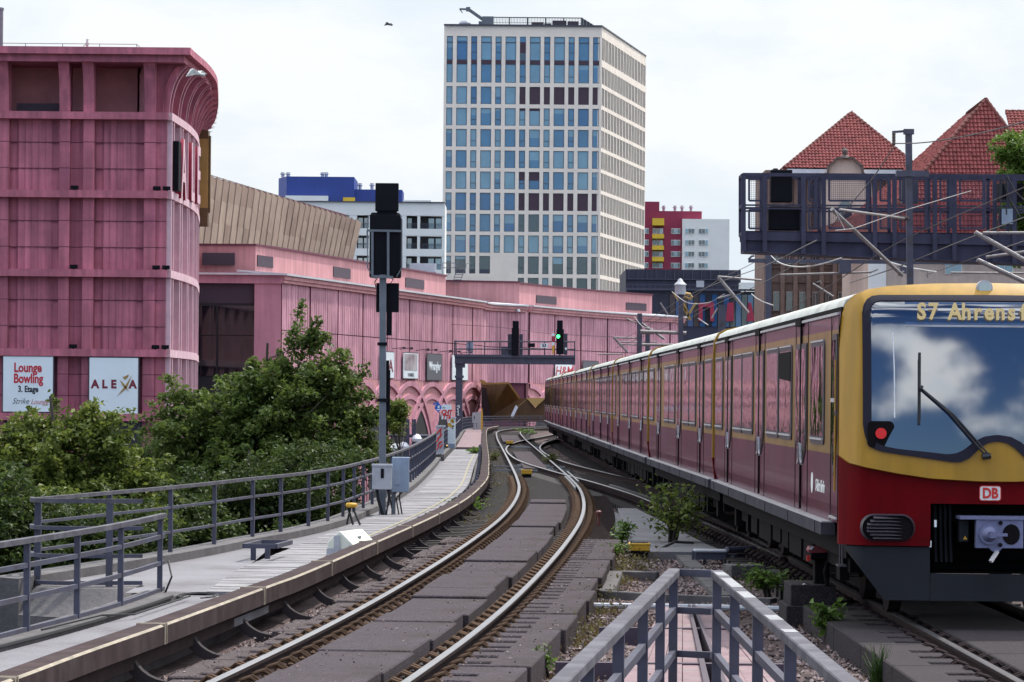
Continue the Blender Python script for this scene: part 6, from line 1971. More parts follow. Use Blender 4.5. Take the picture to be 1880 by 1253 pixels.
m.tube([sp(674,424)+Vector((0,-.1,0)),sp(676,494)+Vector((0,-.12,0)),sp(690,513)+Vector((0,-.12,0))], .009, 6)
m.build('guard_frame', M['pole'], sg)
m = MB(); sbox(m,690,732,520,573,.10,.24); sbox(m,709,719,573,616,.08,.22); m.tube([sp(700,500),sp(688,518),sp(690,528)],.01,5); m.tube([sp(706,500),sp(722,514),sp(716,522)],.01,5)
m.build('lower_signal_screen', M['signal_black'], sg)
m = MB(); sbox(m,697,714,662,755,.08,.2); sbox(m,704,716,680,758,.1,.2); m.build('narrow_signal_screen', M['signal_black'], sg)
m = MB(); sbox(m,696,712,772,800,.08,.16); m.build('narrow_signal_screen', M['signal_black'], sg)
for nm, x0, x1, y0, y1, d0, mm, lab in (('switch_cabinet',683,719,854,899,-.55,'cab_grey','pale grey switch cabinet in front of the signal post foot'),('switch_cabinet',719,751,840,904,-.10,'cab_blue','blue grey switch cabinet right behind the signal post foot')):
    Y = ZS+d0
    a, c = U(x0,y1,Y), U(x1,y0,Y)
    t = thing(nm, ((a.x+c.x)/2,Y+.1,.0), lab, 'cabinet', None)
    m = MB(); m.box((a.x,Y,a.z),(c.x,Y+.22,c.z)); m.build('body', M[mm], t, bevel=.008)
    m = MB()
    if mm == 'cab_grey':
        m.box((a.x-.01,Y-.015,c.z-.03),(c.x+.01,Y+.23,c.z+.012)); m.build('lid', M[mm], t)
        m = MB(); p, q = U(699,878,Y), U(705,861,Y); m.box((p.x,Y-.012,p.z),(q.x,Y+.01,q.z)); m.build('handle', M['signal_black'], t)
        m = MB()
        for px_, px2 in ((690,701),(693,704),(714,707),(711,709)): m.tube([U(px_,899,Y)+Vector((0,.1,0)),U(px_+2,915,Y)+Vector((0,.08,0)),Vector((U(px2,942,Y).x,Y+.1,-.0))], .016, 6)
        m.build('cable', M['black_rubber'], t)
    else:
        m.box((c.x-.07,Y-.01,a.z+.02),(c.x+.0,Y+.0,c.z-.02)); p, q = U(725,890,Y), U(736,848,Y); m.box((p.x,Y-.012,p.z),(q.x,Y,q.z)); m.build('door', M['cab_blue'], t)
        m = MB()
        for px_, px2 in ((728,716),(738,727),(734,733)): m.tube([U(px_,904,Y)+Vector((0,.1,0)),U(px2,916,Y)+Vector((0,.08,0)),Vector((U(px2+5,930,Y).x,Y+.1,0))], .014, 6)
        m.build('cable', M['black_rubber'], t)
        m = MB(); p = U(722,925,Y); m.tube([(p.x,Y+.1,0),(p.x,Y+.1,a.z)], .04, 8); m.build('leg', M['pole'], t)
# yellow capped cable post
c = G(645,966,.02); t = thing('cable_marker_post', c, 'yellow capped black cable terminal on splayed legs beside the railing', 'marker post')
m = MB(); m.tube([c+Vector((-.06,0,.31)),c+Vector((.03,0,.02))], .02, 6); m.tube([c+Vector((.02,0,.31)),c+Vector((.15,-.05,.02))], .02, 6); m.tube([c+Vector((-.02,.02,.3)),c+Vector((-.08,.05,.02))],.018,6); m.build('leg', M['black_rubber'], t)
m = MB(); m.lathe([(.075,.31),(.098,.33),(.098,.365),(.08,.385),(.02,.39)], c, 16); m.build('cap', M['yellow_paint'], t, smooth=True)
# small steel stand
c = G(478,1030,-.01); t = thing('steel_stand', c, 'low grey steel stand with an open rectangular top on the walkway', 'stand')
m = MB(); ang_ = -.2
w_, d_, hh = .42, 1.15, .20
for sx in (-1,1): m.bar(c+Vector((sx*w_/2,-.1,hh)), c+Vector((sx*w_/2+.12,d_,hh)), .05, .06)
for f in (0,1): m.bar(c+Vector((-w_/2+.12*f,-.1+(d_+.1)*f,hh)), c+Vector((w_/2+.12*f,-.1+(d_+.1)*f,hh)), .05, .06)
m.build('top_frame', M['steel'], t)
for dx in (-.13,.06): 
    m = MB(); m.box((c.x+dx-.025,c.y+.3,0-.02),(c.x+dx+.045,c.y+.36,hh)); m.build('leg', M['steel_dark'], t)
# cream ramp-shaped box on the conductor rail
c = G(620,1012,.02)
t = thing('cable_box', c, 'cream box with slanted lid standing against the conductor rail cover', 'cable box')
m = MB()
A = U(596,1011,44.0); B = U(630,1008,43.9)
sl = [(0,0,0),(.52,.0,0),(.52,0,.03),(.20,0,.30),(.15,0,.30),(0,0,.06)]
base = Vector((A.x+.0,44.6,.10)); dv_ = Vector((.28,1,0)).normalized(); rv = Vector((1,-.28,0)).normalized()
m.prism([base+rv*x+Vector((0,0,z)) for x,_,z in [(0,0,0),(.40,0,.0),(.40,0,.05),(.19,0,.25),(.16,0,.25),(0,0,.10)]], dv_*.95); m.build('housing', M['cream'], t, bevel=.008)
m = MB(); p = base+rv*.29+dv_*.45+Vector((0,0,.16)); m.bar(p, p+dv_*.12, .02,.02); m.bar(p, p+rv*.04+Vector((0,0,-.02)), .015,.015); m.build('handle', M['pole'], t)
m = MB(); p = base+rv*.14; m.box((p.x-.04,p.y-.03,.02),(p.x+.04,p.y+.01,.30)); m.box((p.x-.14,p.y-.02,.0),(p.x+.24,p.y+.02,.12)); m.build('bracket', M['cab_grey'], t)

# ================================================================== far signal gantry over the left track
ZG = 205.0
gg = thing('signal_gantry', (U(845,760,ZG).x,ZG,0), 'dark signal gantry reaching over the left track in front of the pink wing', 'signal gantry')
def gp(px_, py, d=0): 
    p = U(px_, py, ZG); p.y += d; return p
def gbox(m, x0, x1, y0, y1, d0, d1, mi=0):
    a, c = U(x0,y1,ZG), U(x1,y0,ZG); m.box((a.x,ZG+d0,a.z),(c.x,ZG+d1,c.z),mi)
m = MB(); a, c = gp(836,790), gp(853,668); m.box((a.x,ZG-.3,-.4),(c.x-.12,ZG+.3,c.z)); m.box((a.x-.06,ZG-.36,c.z-.9),(c.x-.05,ZG+.36,c.z-.75)); m.box((a.x-.05,ZG-.36,c.z-.25),(c.x+.03,ZG+.36,c.z)); m.build('column', M['steel_dark'], gg)
m = MB(); gbox(m,835,1056,655,668,-.5,-.42); gbox(m,835,1056,655,668,.42,.5); gbox(m,835,1056,653,656,-.6,.6)
for k in range(16): gbox(m,840+k*14,841.4+k*14,656,668,-.53,-.5)
m.build('beam', M['steel_dark'], gg)
m = MB()
for d in (-.55,.55):
    for py in (627,641): m.tube([gp(834,py,d),gp(1056,py+1,d)], .035, 6)
    for k in range(9): m.tube([gp(835+k*27.5,627,d),gp(835+k*27.5,655,d)], .03, 6)
for py in (627,641): m.tube([gp(834,py,-.55),gp(834,py,.55)], .03, 6); m.tube([gp(1056,py,-.55),gp(1056,py,.55)], .03, 6)
m.build('guard_rail', M['steel_dark'], gg)
m = MB(); m.tube([gp(838,655),gp(837,624)],.03,6); m.build('stub', M['steel_dark'], gg)
def head(parts_, label, lit=None):
    x0 = parts_[0][0]; y1 = max(p_[3] for p_ in parts_)
    t = thing('railway_signal', gp(x0,y1), label, 'signal')
    m = MB()
    for (xa,xb,ya,yb,d0,d1) in parts_: gbox(m,xa,xb,ya,yb,d0,d1)
    m.build('housing', M['signal_black'], t, bevel=.02)
    return t
t = head([(941,952.5,590,603,-.7,-.3),(939,953,603,653,-.7,-.2),(945,949,600,606,-.5,-.3)], 'unlit black signal head on the gantry, left of the lit one')
m = MB(); gbox(m,932,940,614,652,-.2,-.1); gbox(m,953,960,614,652,-.2,-.1); gbox(m,920,932,637,653,-.4,0); m.build('back_screen', M['steel_dark'], t)
t = head([(1022.5,1033,589,605,-.7,-.3),(1021,1035,605,651,-.7,-.2)], 'black signal head showing a green light at the right end of the gantry')
m = MB(); p = gp(1024.5,618.5,-.72); m.tube([p,p+Vector((0,-.05,0))], .115, 16); m.build('green_lamp', M['green_lens'], t)
m = MB(); p = gp(1024.5,618.5,-.70); m.tube([p+Vector((0,.02,0)),p+Vector((0,-.03,0))], .17, 16); m.build('lamp_hood', M['train_black'], t)
m = MB(); gbox(m,1035,1042,613,652,-.2,-.1); m.build('back_screen', M['steel_dark'], t)
m = MB(); gbox(m,1012.5,1018,613,618,-.72,-.66,0); gbox(m,1012.5,1018,618,629,-.72,-.66,1); gbox(m,1012.5,1018,629,635,-.72,-.66,0); 
m.prism([gp(1013,635,-.72),gp(1018,635,-.72),gp(1017,651,-.72),gp(1014.5,651,-.72)],(0,.06,0),2); m.build('mast_plate', [M['white_sign'],M['redframe'],M['yellow_paint']], t)
m = MB(); gbox(m,1037,1040.5,639,643,-.72,-.66); m.build('small_plate', M['white_sign'], t)
t = thing('number_plate', gp(998,640), 'white plate with the number 53 on the gantry railing', 'sign')
m = MB(); gbox(m,992,1006,631,639,-.66,-.60); m.build('plate', M['white_sign'], t)
p = gp(999,635,-.665); text_mesh('53', .27, M['black_paint'], t, p, (1,0,0), (0,0,1), .95, .01, 0, .004)
m = MB(); gbox(m,969,982,631,638,-.66,-.6); o = m.build('small_signal_box', M['signal_black'], at=gp(975,638)); tag(o, 'small black box on the gantry railing between the signal head and the number plate', 'signal box')
m = MB(); gbox(m,856.5,869,629,645,-.5,-.1); gbox(m,859,861,645,653,-.4,-.3); gbox(m,866,868,645,653,-.4,-.3); o = m.build('gantry_cabinet', M['cab_blue'], at=gp(863,653)); tag(o, 'blue grey cabinet on the left end of the signal gantry', 'cabinet')
text = None
# graffiti squiggle on the column
m = MB()
for pts in ([(839,747),(843,745),(844,748),(840,751),(842,754)], [(839,757),(841,755),(842,760),(840,762),(843,763)]):
    m.tube([gp(a_,c_,-.31) for a_,c_ in pts], .035, 5)
m.build('graffiti', M['white_sign'], gg)

# ================================================================== signs and cabinets along the far walkway
ZK = 138.0
def kp(px_, py, d=0):
    p = U(px_, py, ZK); p.y += d; return p
def kbox(m, x0, x1, y0, y1, d0, d1, mi=0):
    a, c = U(x0,y1,ZK), U(x1,y0,ZK); m.box((a.x,ZK+d0,a.z),(c.x,ZK+d1,c.z),mi)
t = thing('graffiti_cabinet', kp(829,824), 'tall white cabinet with orange and black graffiti blobs beside the far walkway', 'cabinet')
m = MB(); kbox(m,822,836,769,823.5,0,.5); m.build('body', M['white_sign'], t, bevel=.01)
m = MB(); kbox(m,821,837,766,769,-.04,.54); m.build('lid', M['cab_grey'], t)
m = MB()
for cx_, cy_, r_ in ((830,773,3.2),(825,780,3.5),(829,783,2.5),(832,775,2.2)): m.tube([kp(cx_,cy_,-.012),kp(cx_,cy_,.005)], r_/43.5, 12, 0)
for cx_, cy_, r_ in ((832,783,1.6),(831,787,1.3)): m.tube([kp(cx_,cy_,-.014),kp(cx_,cy_,.005)], r_/43.5, 10, 1)
m.build('graffiti', [M['yellow_paint'],M['black_paint']], t)
m = MB(); kbox(m,823,835,815,824,-.06,.1); m.build('plinth', M['cab_blue'], t)
t = thing('graffiti_sign', kp(819,826,-.6), 'white board with red hand painted lettering on a thin post with a yellow foot', 'sign')
m = MB(); kbox(m,811,829.5,745,770,-.60,-.55); kbox(m,813,828,743,745,-.60,-.55); m.build('board', M['white_sign'], t)
for tx, cy_, s_ in (('CHT',757.5,8.2),('TT6',766,7.6)):
    text_mesh(tx, s_/43.5*1.35, M['badge_red'], t, kp(820.5,cy_,-.605), (1,0,0), (0,0,1), .85, .016, .12, .004)
m = MB(); kbox(m,812.5,818,748.5,749.8,-.604,-.6); m.build('printed_line', M['black_paint'], t)
m = MB(); kbox(m,817.5,820,770,818,-.58,-.53); m.build('post', M['steel_dark'], t)
m = MB(); c = kp(819,821,-.55); m.lathe([(.09,-.06),(.10,0),(.10,.07),(.07,.10)], c, 12); m.build('yellow_foot', M['yellow_paint'], t, smooth=True)
m = MB(); kbox(m,815.5,823,820,832,-.7,-.4); m.build('foot_box', M['train_black'], t)
t = thing('direction_sign', kp(806,815,-.4), 'blue diamond shaped sign with white pictogram left of the graffiti board', 'sign')
m = MB(); m.prism([kp(a_,c_,-.4) for a_,c_ in ((805.5,739.5),(812,748.5),(805.5,758),(797.5,749.5))],(0,.04,0)); m.prism([kp(a_,c_,-.42) for a_,c_ in ((795,741),(806,737.5),(806,740.5),(796,744))],(0,.04,0)); m.prism([kp(a_,c_,-.42) for a_,c_ in ((799,745),(804,741),(805,743),(800,747.5))],(0,.03,0)); m.build('plate', M['signblue'], t)
m = MB(); m.prism([kp(a_,c_,-.406) for a_,c_ in ((802.5,751.5),(808.5,751),(808.5,753),(802.5,753.5))],(0,.004,0)); m.prism([kp(a_,c_,-.406) for a_,c_ in ((804,745.5),(807,744.5),(807.5,749.5),(804,750))],(0,.004,0)); m.build('pictogram', M['white_sign'], t)
m = MB(); kbox(m,806,808.2,757,822,-.38,-.32); m.build('post', M['steel_dark'], t)
t = thing('railing_screen', (-2.55,119,.1), 'grey metal panel covered in red graffiti strokes at the end of the long railing', 'panel')
Yp = 119.0
def yp(px_, py, d=0):
    p = U(px_, py, Yp); p.y += d; return p
m = MB(); a, c = yp(801,836), yp(815,783); m.box((a.x,Yp,.12),(c.x,Yp+.06,c.z)); m.box((a.x-.02,Yp-.03,c.z-.04),(c.x+.06,Yp+.3,c.z+.03)); m.build('sheet', M['cab_grey'], t)
m = MB()
for pts in ([(802,797),(806,791),(811,787)],[(804,793),(809,789),(809,796)],[(802,812),(806,803),(811,797)],[(803,806),(810,800)],[(802,826),(805,818),(808,823),(812,816)],[(803,818),(807,813),(812,811)]):
    m.tube([yp(a_,c_,-.01) for a_,c_ in pts], .028, 5)
m.build('graffiti', M['badge_red'], t)
m = MB(); m.tube([yp(806,834),yp(803,840),(yp(802,846).x,Yp-.2,.0)],.02,5); m.tube([yp(809,834),(yp(813,845).x,Yp-.2,.0)],.02,5); m.box((yp(794,800).x,Yp-4,-.1),(yp(799,800).x,Yp-3.8,.55)); m.build('leg', M['black_rubber'], t)
ZW = 212.0
def wp(px_, py, d=0):
    p = U(px_, py, ZW); p.y += d; return p
t = thing('equipment_cabinet', (wp(876,785).x,ZW,.0), 'small pale grey cabinet at the far end of the walkway beside the yellow post', 'cabinet')
m = MB(); a, c = wp(867,777), wp(876,758); m.box((a.x,ZW,a.z),(c.x,ZW+.4,c.z)); a, c = wp(875,790), wp(883,757); m.box((a.x,ZW+.1,.05),(c.x,ZW+.5,c.z)); m.build('body', M['cab_grey'], t)
m = MB(); p, q = wp(870,770), wp(871.5,764); m.box((p.x,ZW-.02,p.z),(q.x,ZW,q.z)); m.build('handle', M['signal_black'], t)
m = MB(); p = wp(871.5,779); m.tube([(p.x,ZW+.1,.0),(p.x,ZW+.1,p.z+.1)], .09, 10); m.build('leg', M['cab_grey'], t)
m = MB(); a, c = wp(883,789), wp(886.5,757); m.box((a.x,ZW-.2,.05),(c.x,ZW-.08,c.z)); m.box((a.x+.02,ZW-.2,c.z),(c.x-.02,ZW-.1,c.z+.22)); o = m.build('yellow_post', M['yellow_paint'], at=(a.x,ZW-.2,.05)); tag(o, 'slim yellow post at the far end of the walkway beside the conductor rail', 'post')
c = G(848,786,.1); m = MB(); m.tube([(c.x,c.y,.08),(c.x,c.y,.42)], .05, 8, 0); m.tube([(c.x,c.y,.42),(c.x,c.y,.54)], .12, 10, 1); m.tube([(c.x-.1,c.y-6,.1),(c.x-.02,c.y-.5,.4)], .05, 6, 2)
o = m.build('orange_marker', [M['steel_dark'],M['yellow_paint'],M['white_sign']], at=(c.x,c.y,.08)); tag(o, 'small orange topped marker with a white tube on the far walkway', 'marker')

# yellow track boxes
def ybox(px0, px1, py0, py1, Y, label, z=-.12, dep=.35):
    a, c = U(px0,py1,Y), U(px1,py0,Y)
    t = thing('yellow_track_box', ((a.x+c.x)/2,Y,a.z), label, 'track box')
    m = MB(); m.box((a.x,Y,a.z),(c.x,Y+dep,c.z)); m.box((a.x-.01,Y-.01,c.z-.03),(c.x+.01,Y+dep+.01,c.z)); m.build('lid', M['yellow_paint'], t, bevel=.01)
    m = MB(); m.box((a.x+.02,Y-.02,a.z-.10),(c.x-.02,Y+dep,a.z)); m.build('base', M['train_black'], t)
    return t
ybox(957,977,863,871,92.5,'yellow box on the sleepers inside the near switch of the left track')
ybox(929,942,810,815,151,'small yellow box between the rails at the far switch')
t = ybox(1156,1193,998,1012,50,'yellow box beside the bush between the two tracks')
m = MB(); c = G(1150,1014,-.25); m.tube([(c.x,c.y,-.24),(c.x+.2,c.y-.6,-.22),(c.x+.5,c.y-.2,-.2),(c.x+.8,c.y+.5,-.1),(c.x+1.1,c.y+.6,-.12)], .022, 6); m.build('cable', M['black_rubber'], t)
# red capped peg
c = G(1099,958,-.05); m = MB(); m.tube([(c.x,c.y,-.3),(c.x,c.y,.05)], .028, 8); m.lathe([(.04,.05),(.055,.08),(.055,.13),(.03,.155)], (c.x,c.y,0), 12)
o = m.build('marker_peg', mat('dull_red_peg', (.13,.035,.03), .5), at=(c.x,c.y,-.3), smooth=True); tag(o, 'short dull red peg beside the right rail where the slabs end', 'peg')

# ================================================================== things on the gravel between the tracks
def gz(px_, py, z=-.28): return G(px_, py, z)
t = thing('trough_surround', gz(1160,1065), 'square concrete trough frame half filled with gravel', 'trough frame')
A, B, C_, D_ = gz(1103,1086,-.2), gz(1200,1092,-.2), gz(1208,1052,-.2), gz(1122,1050,-.2)
for p, q, w in ((A,D_,.34),(D_,C_,.20),(A,B,.10)):
    m = MB(); m.bar(p-Vector((0,0,.05)), q-Vector((0,0,.05)), w, .13); m.build('kerb_stone', M['concrete_dk'], t, bevel=.01)
m = MB()
for k in range(7):
    p, q = gz(1248,1018,-.26).lerp(gz(1330,1100,-.26), k/7), gz(1248,1018,-.26).lerp(gz(1330,1100,-.26), (k+.96)/7)
    m.bar(p, q, .24, .09)
o = m.build('cable_trough', M['concrete_dk'], at=gz(1290,1060)); tag(o, 'line of concrete cable trough lids crossing the gravel behind the platform end railing', 'cable trough')
m = MB(); m.tube([gz(1040,1112,-.20), gz(1220,1114,-.20)], .035, 8); m.tube([gz(1330,1116,-.2), gz(1500,1120,-.2)], .035, 8); m.tube([gz(1220,1114,-.2), gz(1330,1116,-.2)], .035, 8)
o = m.build('grey_pipe', M['cab_grey'], at=gz(1200,1114)); tag(o, 'pale pipe lying straight across the gravel bed', 'pipe')
m = MB(); m.bar(gz(1210,1100,-.27), gz(1420,1108,-.27), .22, .12); o = m.build('concrete_beam', M['concrete_dk'], at=gz(1300,1104)); tag(o, 'concrete beam lying across the gravel just beyond the boarded ramp', 'beam')
t = thing('cable_bridge', gz(1300,1036), 'dark trestle with a pale round edged top carrying cables across the gravel', 'cable trestle')
Yt = G(1270,1036,-.28).y
def tp2(px_, py, d=0):
    p = U(px_, py, Yt); p.y += d; return p
m = MB(); m.bar(tp2(1274,1011), tp2(1334,1012), .30, .045); m.build('top', M['cab_grey'], t, bevel=.015)
m = MB(); a, c = tp2(1276,1027), tp2(1332,1014); m.box((a.x,Yt-.1,a.z),(c.x,Yt-.05,c.z))
for px_ in (1273,1294,1333): m.bar(tp2(px_,1012), Vector((tp2(px_-1,1038).x,Yt,-.28)), .04, .05, 0, (0,1,0))
m.build('leg', M['steel_dark'], t)
m = MB(); m.tube([tp2(1334,1010),tp2(1400,1010,.4),tp2(1450,1012,1.0)], .05, 8); m.tube([tp2(1334,1020),tp2(1349,1019),tp2(1345,1036)], .02, 6); m.tube([tp2(1345,1026,.1),tp2(1352,1021,.1),tp2(1400,1022,.5)], .025, 6); m.build('cable_pipe', M['steel_dark'], t)
m = MB(); m.bar(gz(1335,1050,-.2), gz(1398,1050,-.2), .5, .2); m.bar(gz(1398,1053,-.22), gz(1478,1056,-.22), .2, .12)
o = m.build('concrete_cover', M['concrete_dk'], at=gz(1360,1050,-.3), bevel=.01); tag(o, 'long grey concrete cover slab behind the right arm of the platform railing', 'cover slab')
# train stop with red cap beside the right rail
Y3 = 36.0; c = Vector((U(1505,1085,Y3).x, Y3, -.28))
def qp(px_, py, d=0):
    p = U(px_, py, Y3); p.y += d; return p
t = thing('train_stop', c, 'black train stop device with a red cap on a concrete block beside the train', 'train stop')
a_, c_ = qp(1450,1108), qp(1536,1072)
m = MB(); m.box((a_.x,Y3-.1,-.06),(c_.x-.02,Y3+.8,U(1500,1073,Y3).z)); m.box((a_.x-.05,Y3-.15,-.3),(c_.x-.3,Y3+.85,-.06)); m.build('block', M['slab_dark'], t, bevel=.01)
m = MB(); p, q = qp(1489,1028), qp(1526,1010); m.box((p.x,Y3,p.z),(q.x,Y3+.3,q.z)); p, q = qp(1496,1076), qp(1524,1028); m.box((p.x,Y3+.05,p.z),(q.x,Y3+.25,q.z)); m.tube([qp(1520,1030),qp(1513,1050,-.1),qp(1518,1075,-.1)], .03, 6); m.build('mechanism', M['train_black'], t, bevel=.01)
m = MB(); m.prism([qp(1484,1011,-.02),qp(1487,1004,-.02),qp(1516,1005,-.02),qp(1520,1012,-.02),qp(1516,1015,-.02),qp(1486,1015,-.02)],(0,.28,0)); m.build('red_cap', mat('dull_red_cap',(.22,.03,.04),.4), t)
m = MB(); p = qp(1491,1007,-.03); m.prism([qp(1485,1008,-.03),qp(1490,1003,-.03),qp(1494,1004,-.03),qp(1489,1010,-.03)],(0,-.01,0)); m.build('reflector', M['lamp_white'], t)
m = MB(); p, q = qp(1481,1030), qp(1487,1020); m.box((p.x,Y3-.03,p.z),(q.x,Y3+.02,q.z)); m.build('red_lug', M['badge_red'], t)
m = MB(); m.lathe([(.05,0),(.045,.04),(.01,.06)], qp(1478,1080,-.05), 12); m.tube([qp(1480,1079,-.05),qp(1505,1079,-.05)], .03, 8); m.build('bolt_cap', M['rail_top'], t, smooth=True)

# ================================================================== right-hand signal bridge
ZP = 97.0
sb_ = thing('signal_bridge', (U(1900,600,ZP).x,ZP,-.45), 'dark steel signal bridge with a mesh sided walkway above the train', 'signal bridge')
def bp(px_, py, d=0):
    p = U(px_, py, ZP); p.y += d; return p
def bbox(m, x0, x1, y0, y1, d0, d1, mi=0):
    a, c = U(x0,y1,ZP), U(x1,y0,ZP); m.box((a.x,ZP+d0,a.z),(c.x,ZP+d1,c.z),mi)
XR_ = 2080
top = lambda x: 322+(x-1365)*.0028
m = MB()       # girder: upper flange, web with deepening lower edge
for d in (0,1.3):
    m.prism([bp(1364,425,d),bp(XR_,432,d),bp(XR_,456,d),bp(1364,441,d)],(0,.08,0))
    m.prism([bp(1366,441,d+.1),bp(XR_,456,d+.1),bp(XR_,494,d+.1),bp(1366,463,d+.1)],(0,.06,0))
m.prism([bp(1364,424,0),bp(XR_,431,0),bp(XR_,433,0),bp(1364,426,0)],(0,1.4,0))
m.prism([bp(1366,460,0),bp(XR_,491,0),bp(XR_,494,0),bp(1366,463,0)],(0,1.4,0))
m.build('girder', M['bridge_steel'], sb_)
posts_ = [1365,1404,1475,1512,1606,1642,1716,1752,1826,1862]
for x in posts_:
    m = MB(); m.bar(bp(x,top(x),-.03),bp(x,462+(x-1365)*.045,-.03),.13,.09,0,(0,1,0)); m.bar(bp(x,top(x),1.36),bp(x,430,1.36),.10,.07,0,(0,1,0)); m.bar(bp(x,430,-.02),bp(x,430,1.36),.08,.08)
    m.build('stanchion', M['bridge_steel'], sb_)
for d, hh in ((-.03,.10),(1.36,.09)):
    for py in (321,377,383):
        m = MB(); m.bar(bp(1364,py,d),bp(XR_,py+4,d),.07,hh if py == 321 else .05); m.build('rail_bar', M['bridge_steel'], sb_)
m = MB()
for py in (321,377,428): m.bar(bp(1364,py,0),bp(1364,py,1.36),.07,.08)
m.build('end_bar', M['bridge_steel'], sb_)
def meshpanel(x0, x1, y0, y1, d=-.05):
    m = MB()
    for a, c in ((bp(x0,y0,d),bp(x1,y0,d)),(bp(x0,y1,d),bp(x1,y1,d))): m.bar(a,c,.04,.06)
    for a, c in ((bp(x0,y0,d),bp(x0,y1,d)),(bp(x1,y0,d),bp(x1,y1,d))): m.bar(a,c,.06,.04,0,(0,1,0))
    nx_ = max(3,int((x1-x0)/3.7)); nz_ = max(3,int((y1-y0)/3.7))
    for i in range(1,nx_): m.bar(bp(x0+(x1-x0)*i/nx_,y0,d),bp(x0+(x1-x0)*i/nx_,y1,d),.008,.008,0,(0,1,0))
    for j in range(1,nz_): m.bar(bp(x0,y0+(y1-y0)*j/nz_,d),bp(x1,y0+(y1-y0)*j/nz_,d),.008,.008)
    m.build('mesh_panel', M['bridge_steel'], sb_)
for y0, y1 in ((330,369),(386,420)):
    for x0, x1 in ((1375,1397),(1485,1505),(1522,1594),(1616,1632),(1652,1706),(1726,1744),(1762,1806),(1836,1856)): meshpanel(x0,x1,y0,y1)
for x in (1497,1592,1632,1700,1745,1806,1850):
    m = MB(); m.bar(bp(x,326,-.06),bp(x,420,-.06),.10,.05,0,(0,1,0)); m.build('mullion', M['bridge_steel'], sb_)
m = MB(); bbox(m,1412,1470,379,422,.2,.6); m.build('signal_box', M['signal_black'], sb_, bevel=.02)
m = MB(); bbox(m,1416,1456,311,370,.2,.7); bbox(m,1421,1430,308,312,.3,.5); m.build('signal_box', M['signal_black'], sb_, bevel=.02)
m = MB(); bbox(m,1488,1500,335,362,.3,.8); m.build('signal_box', M['steel_dark'], sb_)
m = MB(); bbox(m,1660,1690,330,372,.5,.9); m.build('signal_box', M['steel_dark'], sb_)
m = MB(); bbox(m,1836,1880,336,370,.2,.6); m.build('signal_box', M['signal_black'], sb_)
m = MB(); a = bp(1990,480); m.box((a.x,ZP+.1,-.45),(a.x+.5,ZP+1.2,a.z)); a = bp(2070,480); m.box((a.x,ZP+.1,-.45),(a.x+.5,ZP+1.2,a.z)); m.build('leg', M['bridge_steel'], sb_)
m = MB()
for pts in ([(1836,325),(1835,360),(1832,395),(1826,430)],[(1846,325),(1846,360),(1845,396)],[(1846,325),(1860,352),(1880,372),(1900,380)],[(1838,330),(1850,365),(1870,400)]):
    m.tube([bp(a_,c_,-.3) for a_,c_ in pts], .022, 5)
m.build('cable', M['black_rubber'], sb_)
m = MB(); a = bp(1838,412); m.box((a.x,ZP-.15,a.z),(a.x+.32,ZP-.05,a.z+.45)); m.build('plate', M['cab_blue'], sb_)

# ================================================================== catenary masts, brackets and wires of the main line
def cantilever(parent, foot, tip, top_a, top_b, strut=True):
    m = MB(); m.tube([foot, tip], .055, 8); m.build('diagonal_tube', M['tube_grey'], parent)
    m = MB(); m.tube([top_a, top_b], .035, 8); m.build('stay_tube', M['tube_grey'], parent)
Y1 = 88.0
def mp1(px_, py, d=0):
    p = U(px_, py, Y1); p.y += d; return p
ms = thing('catenary_mast', (mp1(1677,700).x,Y1,-.45), 'tall dark catenary mast with a short top arm rising through the signal bridge', 'catenary mast')
m = MB(); m.bar((mp1(1677,700).x,Y1,-.45), mp1(1668,238), .17, .15, 0, (0,1,0)); m.build('mast', M['steel'], ms)
m = MB(); p = mp1(1676,318); m.box((p.x-.45,Y1-.12,p.z-.1),(p.x+.42,Y1+.12,p.z+.06)); p = mp1(1668,243); m.box((p.x-.13,Y1-.1,p.z-.06),(p.x+.14,Y1+.1,p.z+.08)); m.build('clamp', M['steel_dark'], ms)
m = MB(); m.bar(mp1(1638,243),mp1(1678,240),.06,.06); m.build('top_arm', M['steel_dark'], ms)
m = MB()
for k in range(4): 
    p = mp1(1641,247+k*5.5); m.lathe([(.03,-.06),(.05,-.02),(.05,.02),(.03,.06)], p, 8)
m.tube([mp1(1641,243),mp1(1640,272)], .012, 5); m.build('insulator', M['insul'], ms)
cantilever(ms, mp1(1636,512,-2.5), mp1(1497,402,-4.5), mp1(1512,402,-4.3), mp1(1664,403,-.2))
m = MB()
for k in range(10): p = mp1(1638+k*3,402.5,-.35); m.tube([p,p+Vector((.02,0,0))], .07, 8)
m.build('insulator', M['insul'], ms)
m = MB(); m.tube([mp1(1500,400,-4.5),mp1(1519,438,-4.6)],.012,5); m.tube([mp1(1500,441,-5),mp1(1535,436,-4.5),mp1(1665,386,-.5),mp1(1840,325,6)],.014,5); m.tube([mp1(1628,512,-2.5),mp1(1640,505,-2.5)],.03,6); m.build('steady_arm', M['tube_grey'], ms)
Y2 = 75.0
def mp2(px_, py, d=0):
    p = U(px_, py, Y2); p.y += d; return p
ms2 = thing('catenary_mast', (mp2(2000,700).x,Y2,-.45), 'catenary bracket with two grey tubes reaching in from the right edge below the signal bridge', 'catenary mast')
m = MB(); m.bar((mp2(2000,700).x,Y2,-.45), mp2(2000,330), .2, .2, 0, (0,1,0)); m.build('mast', M['steel'], ms2)
cantilever(ms2, mp2(1990,540), mp2(1790,427), mp2(1805,428), mp2(1995,428)); cantilever(ms2, mp2(1990,560,1), mp2(1805,474,1), mp2(1822,469,1), mp2(1998,445,1))
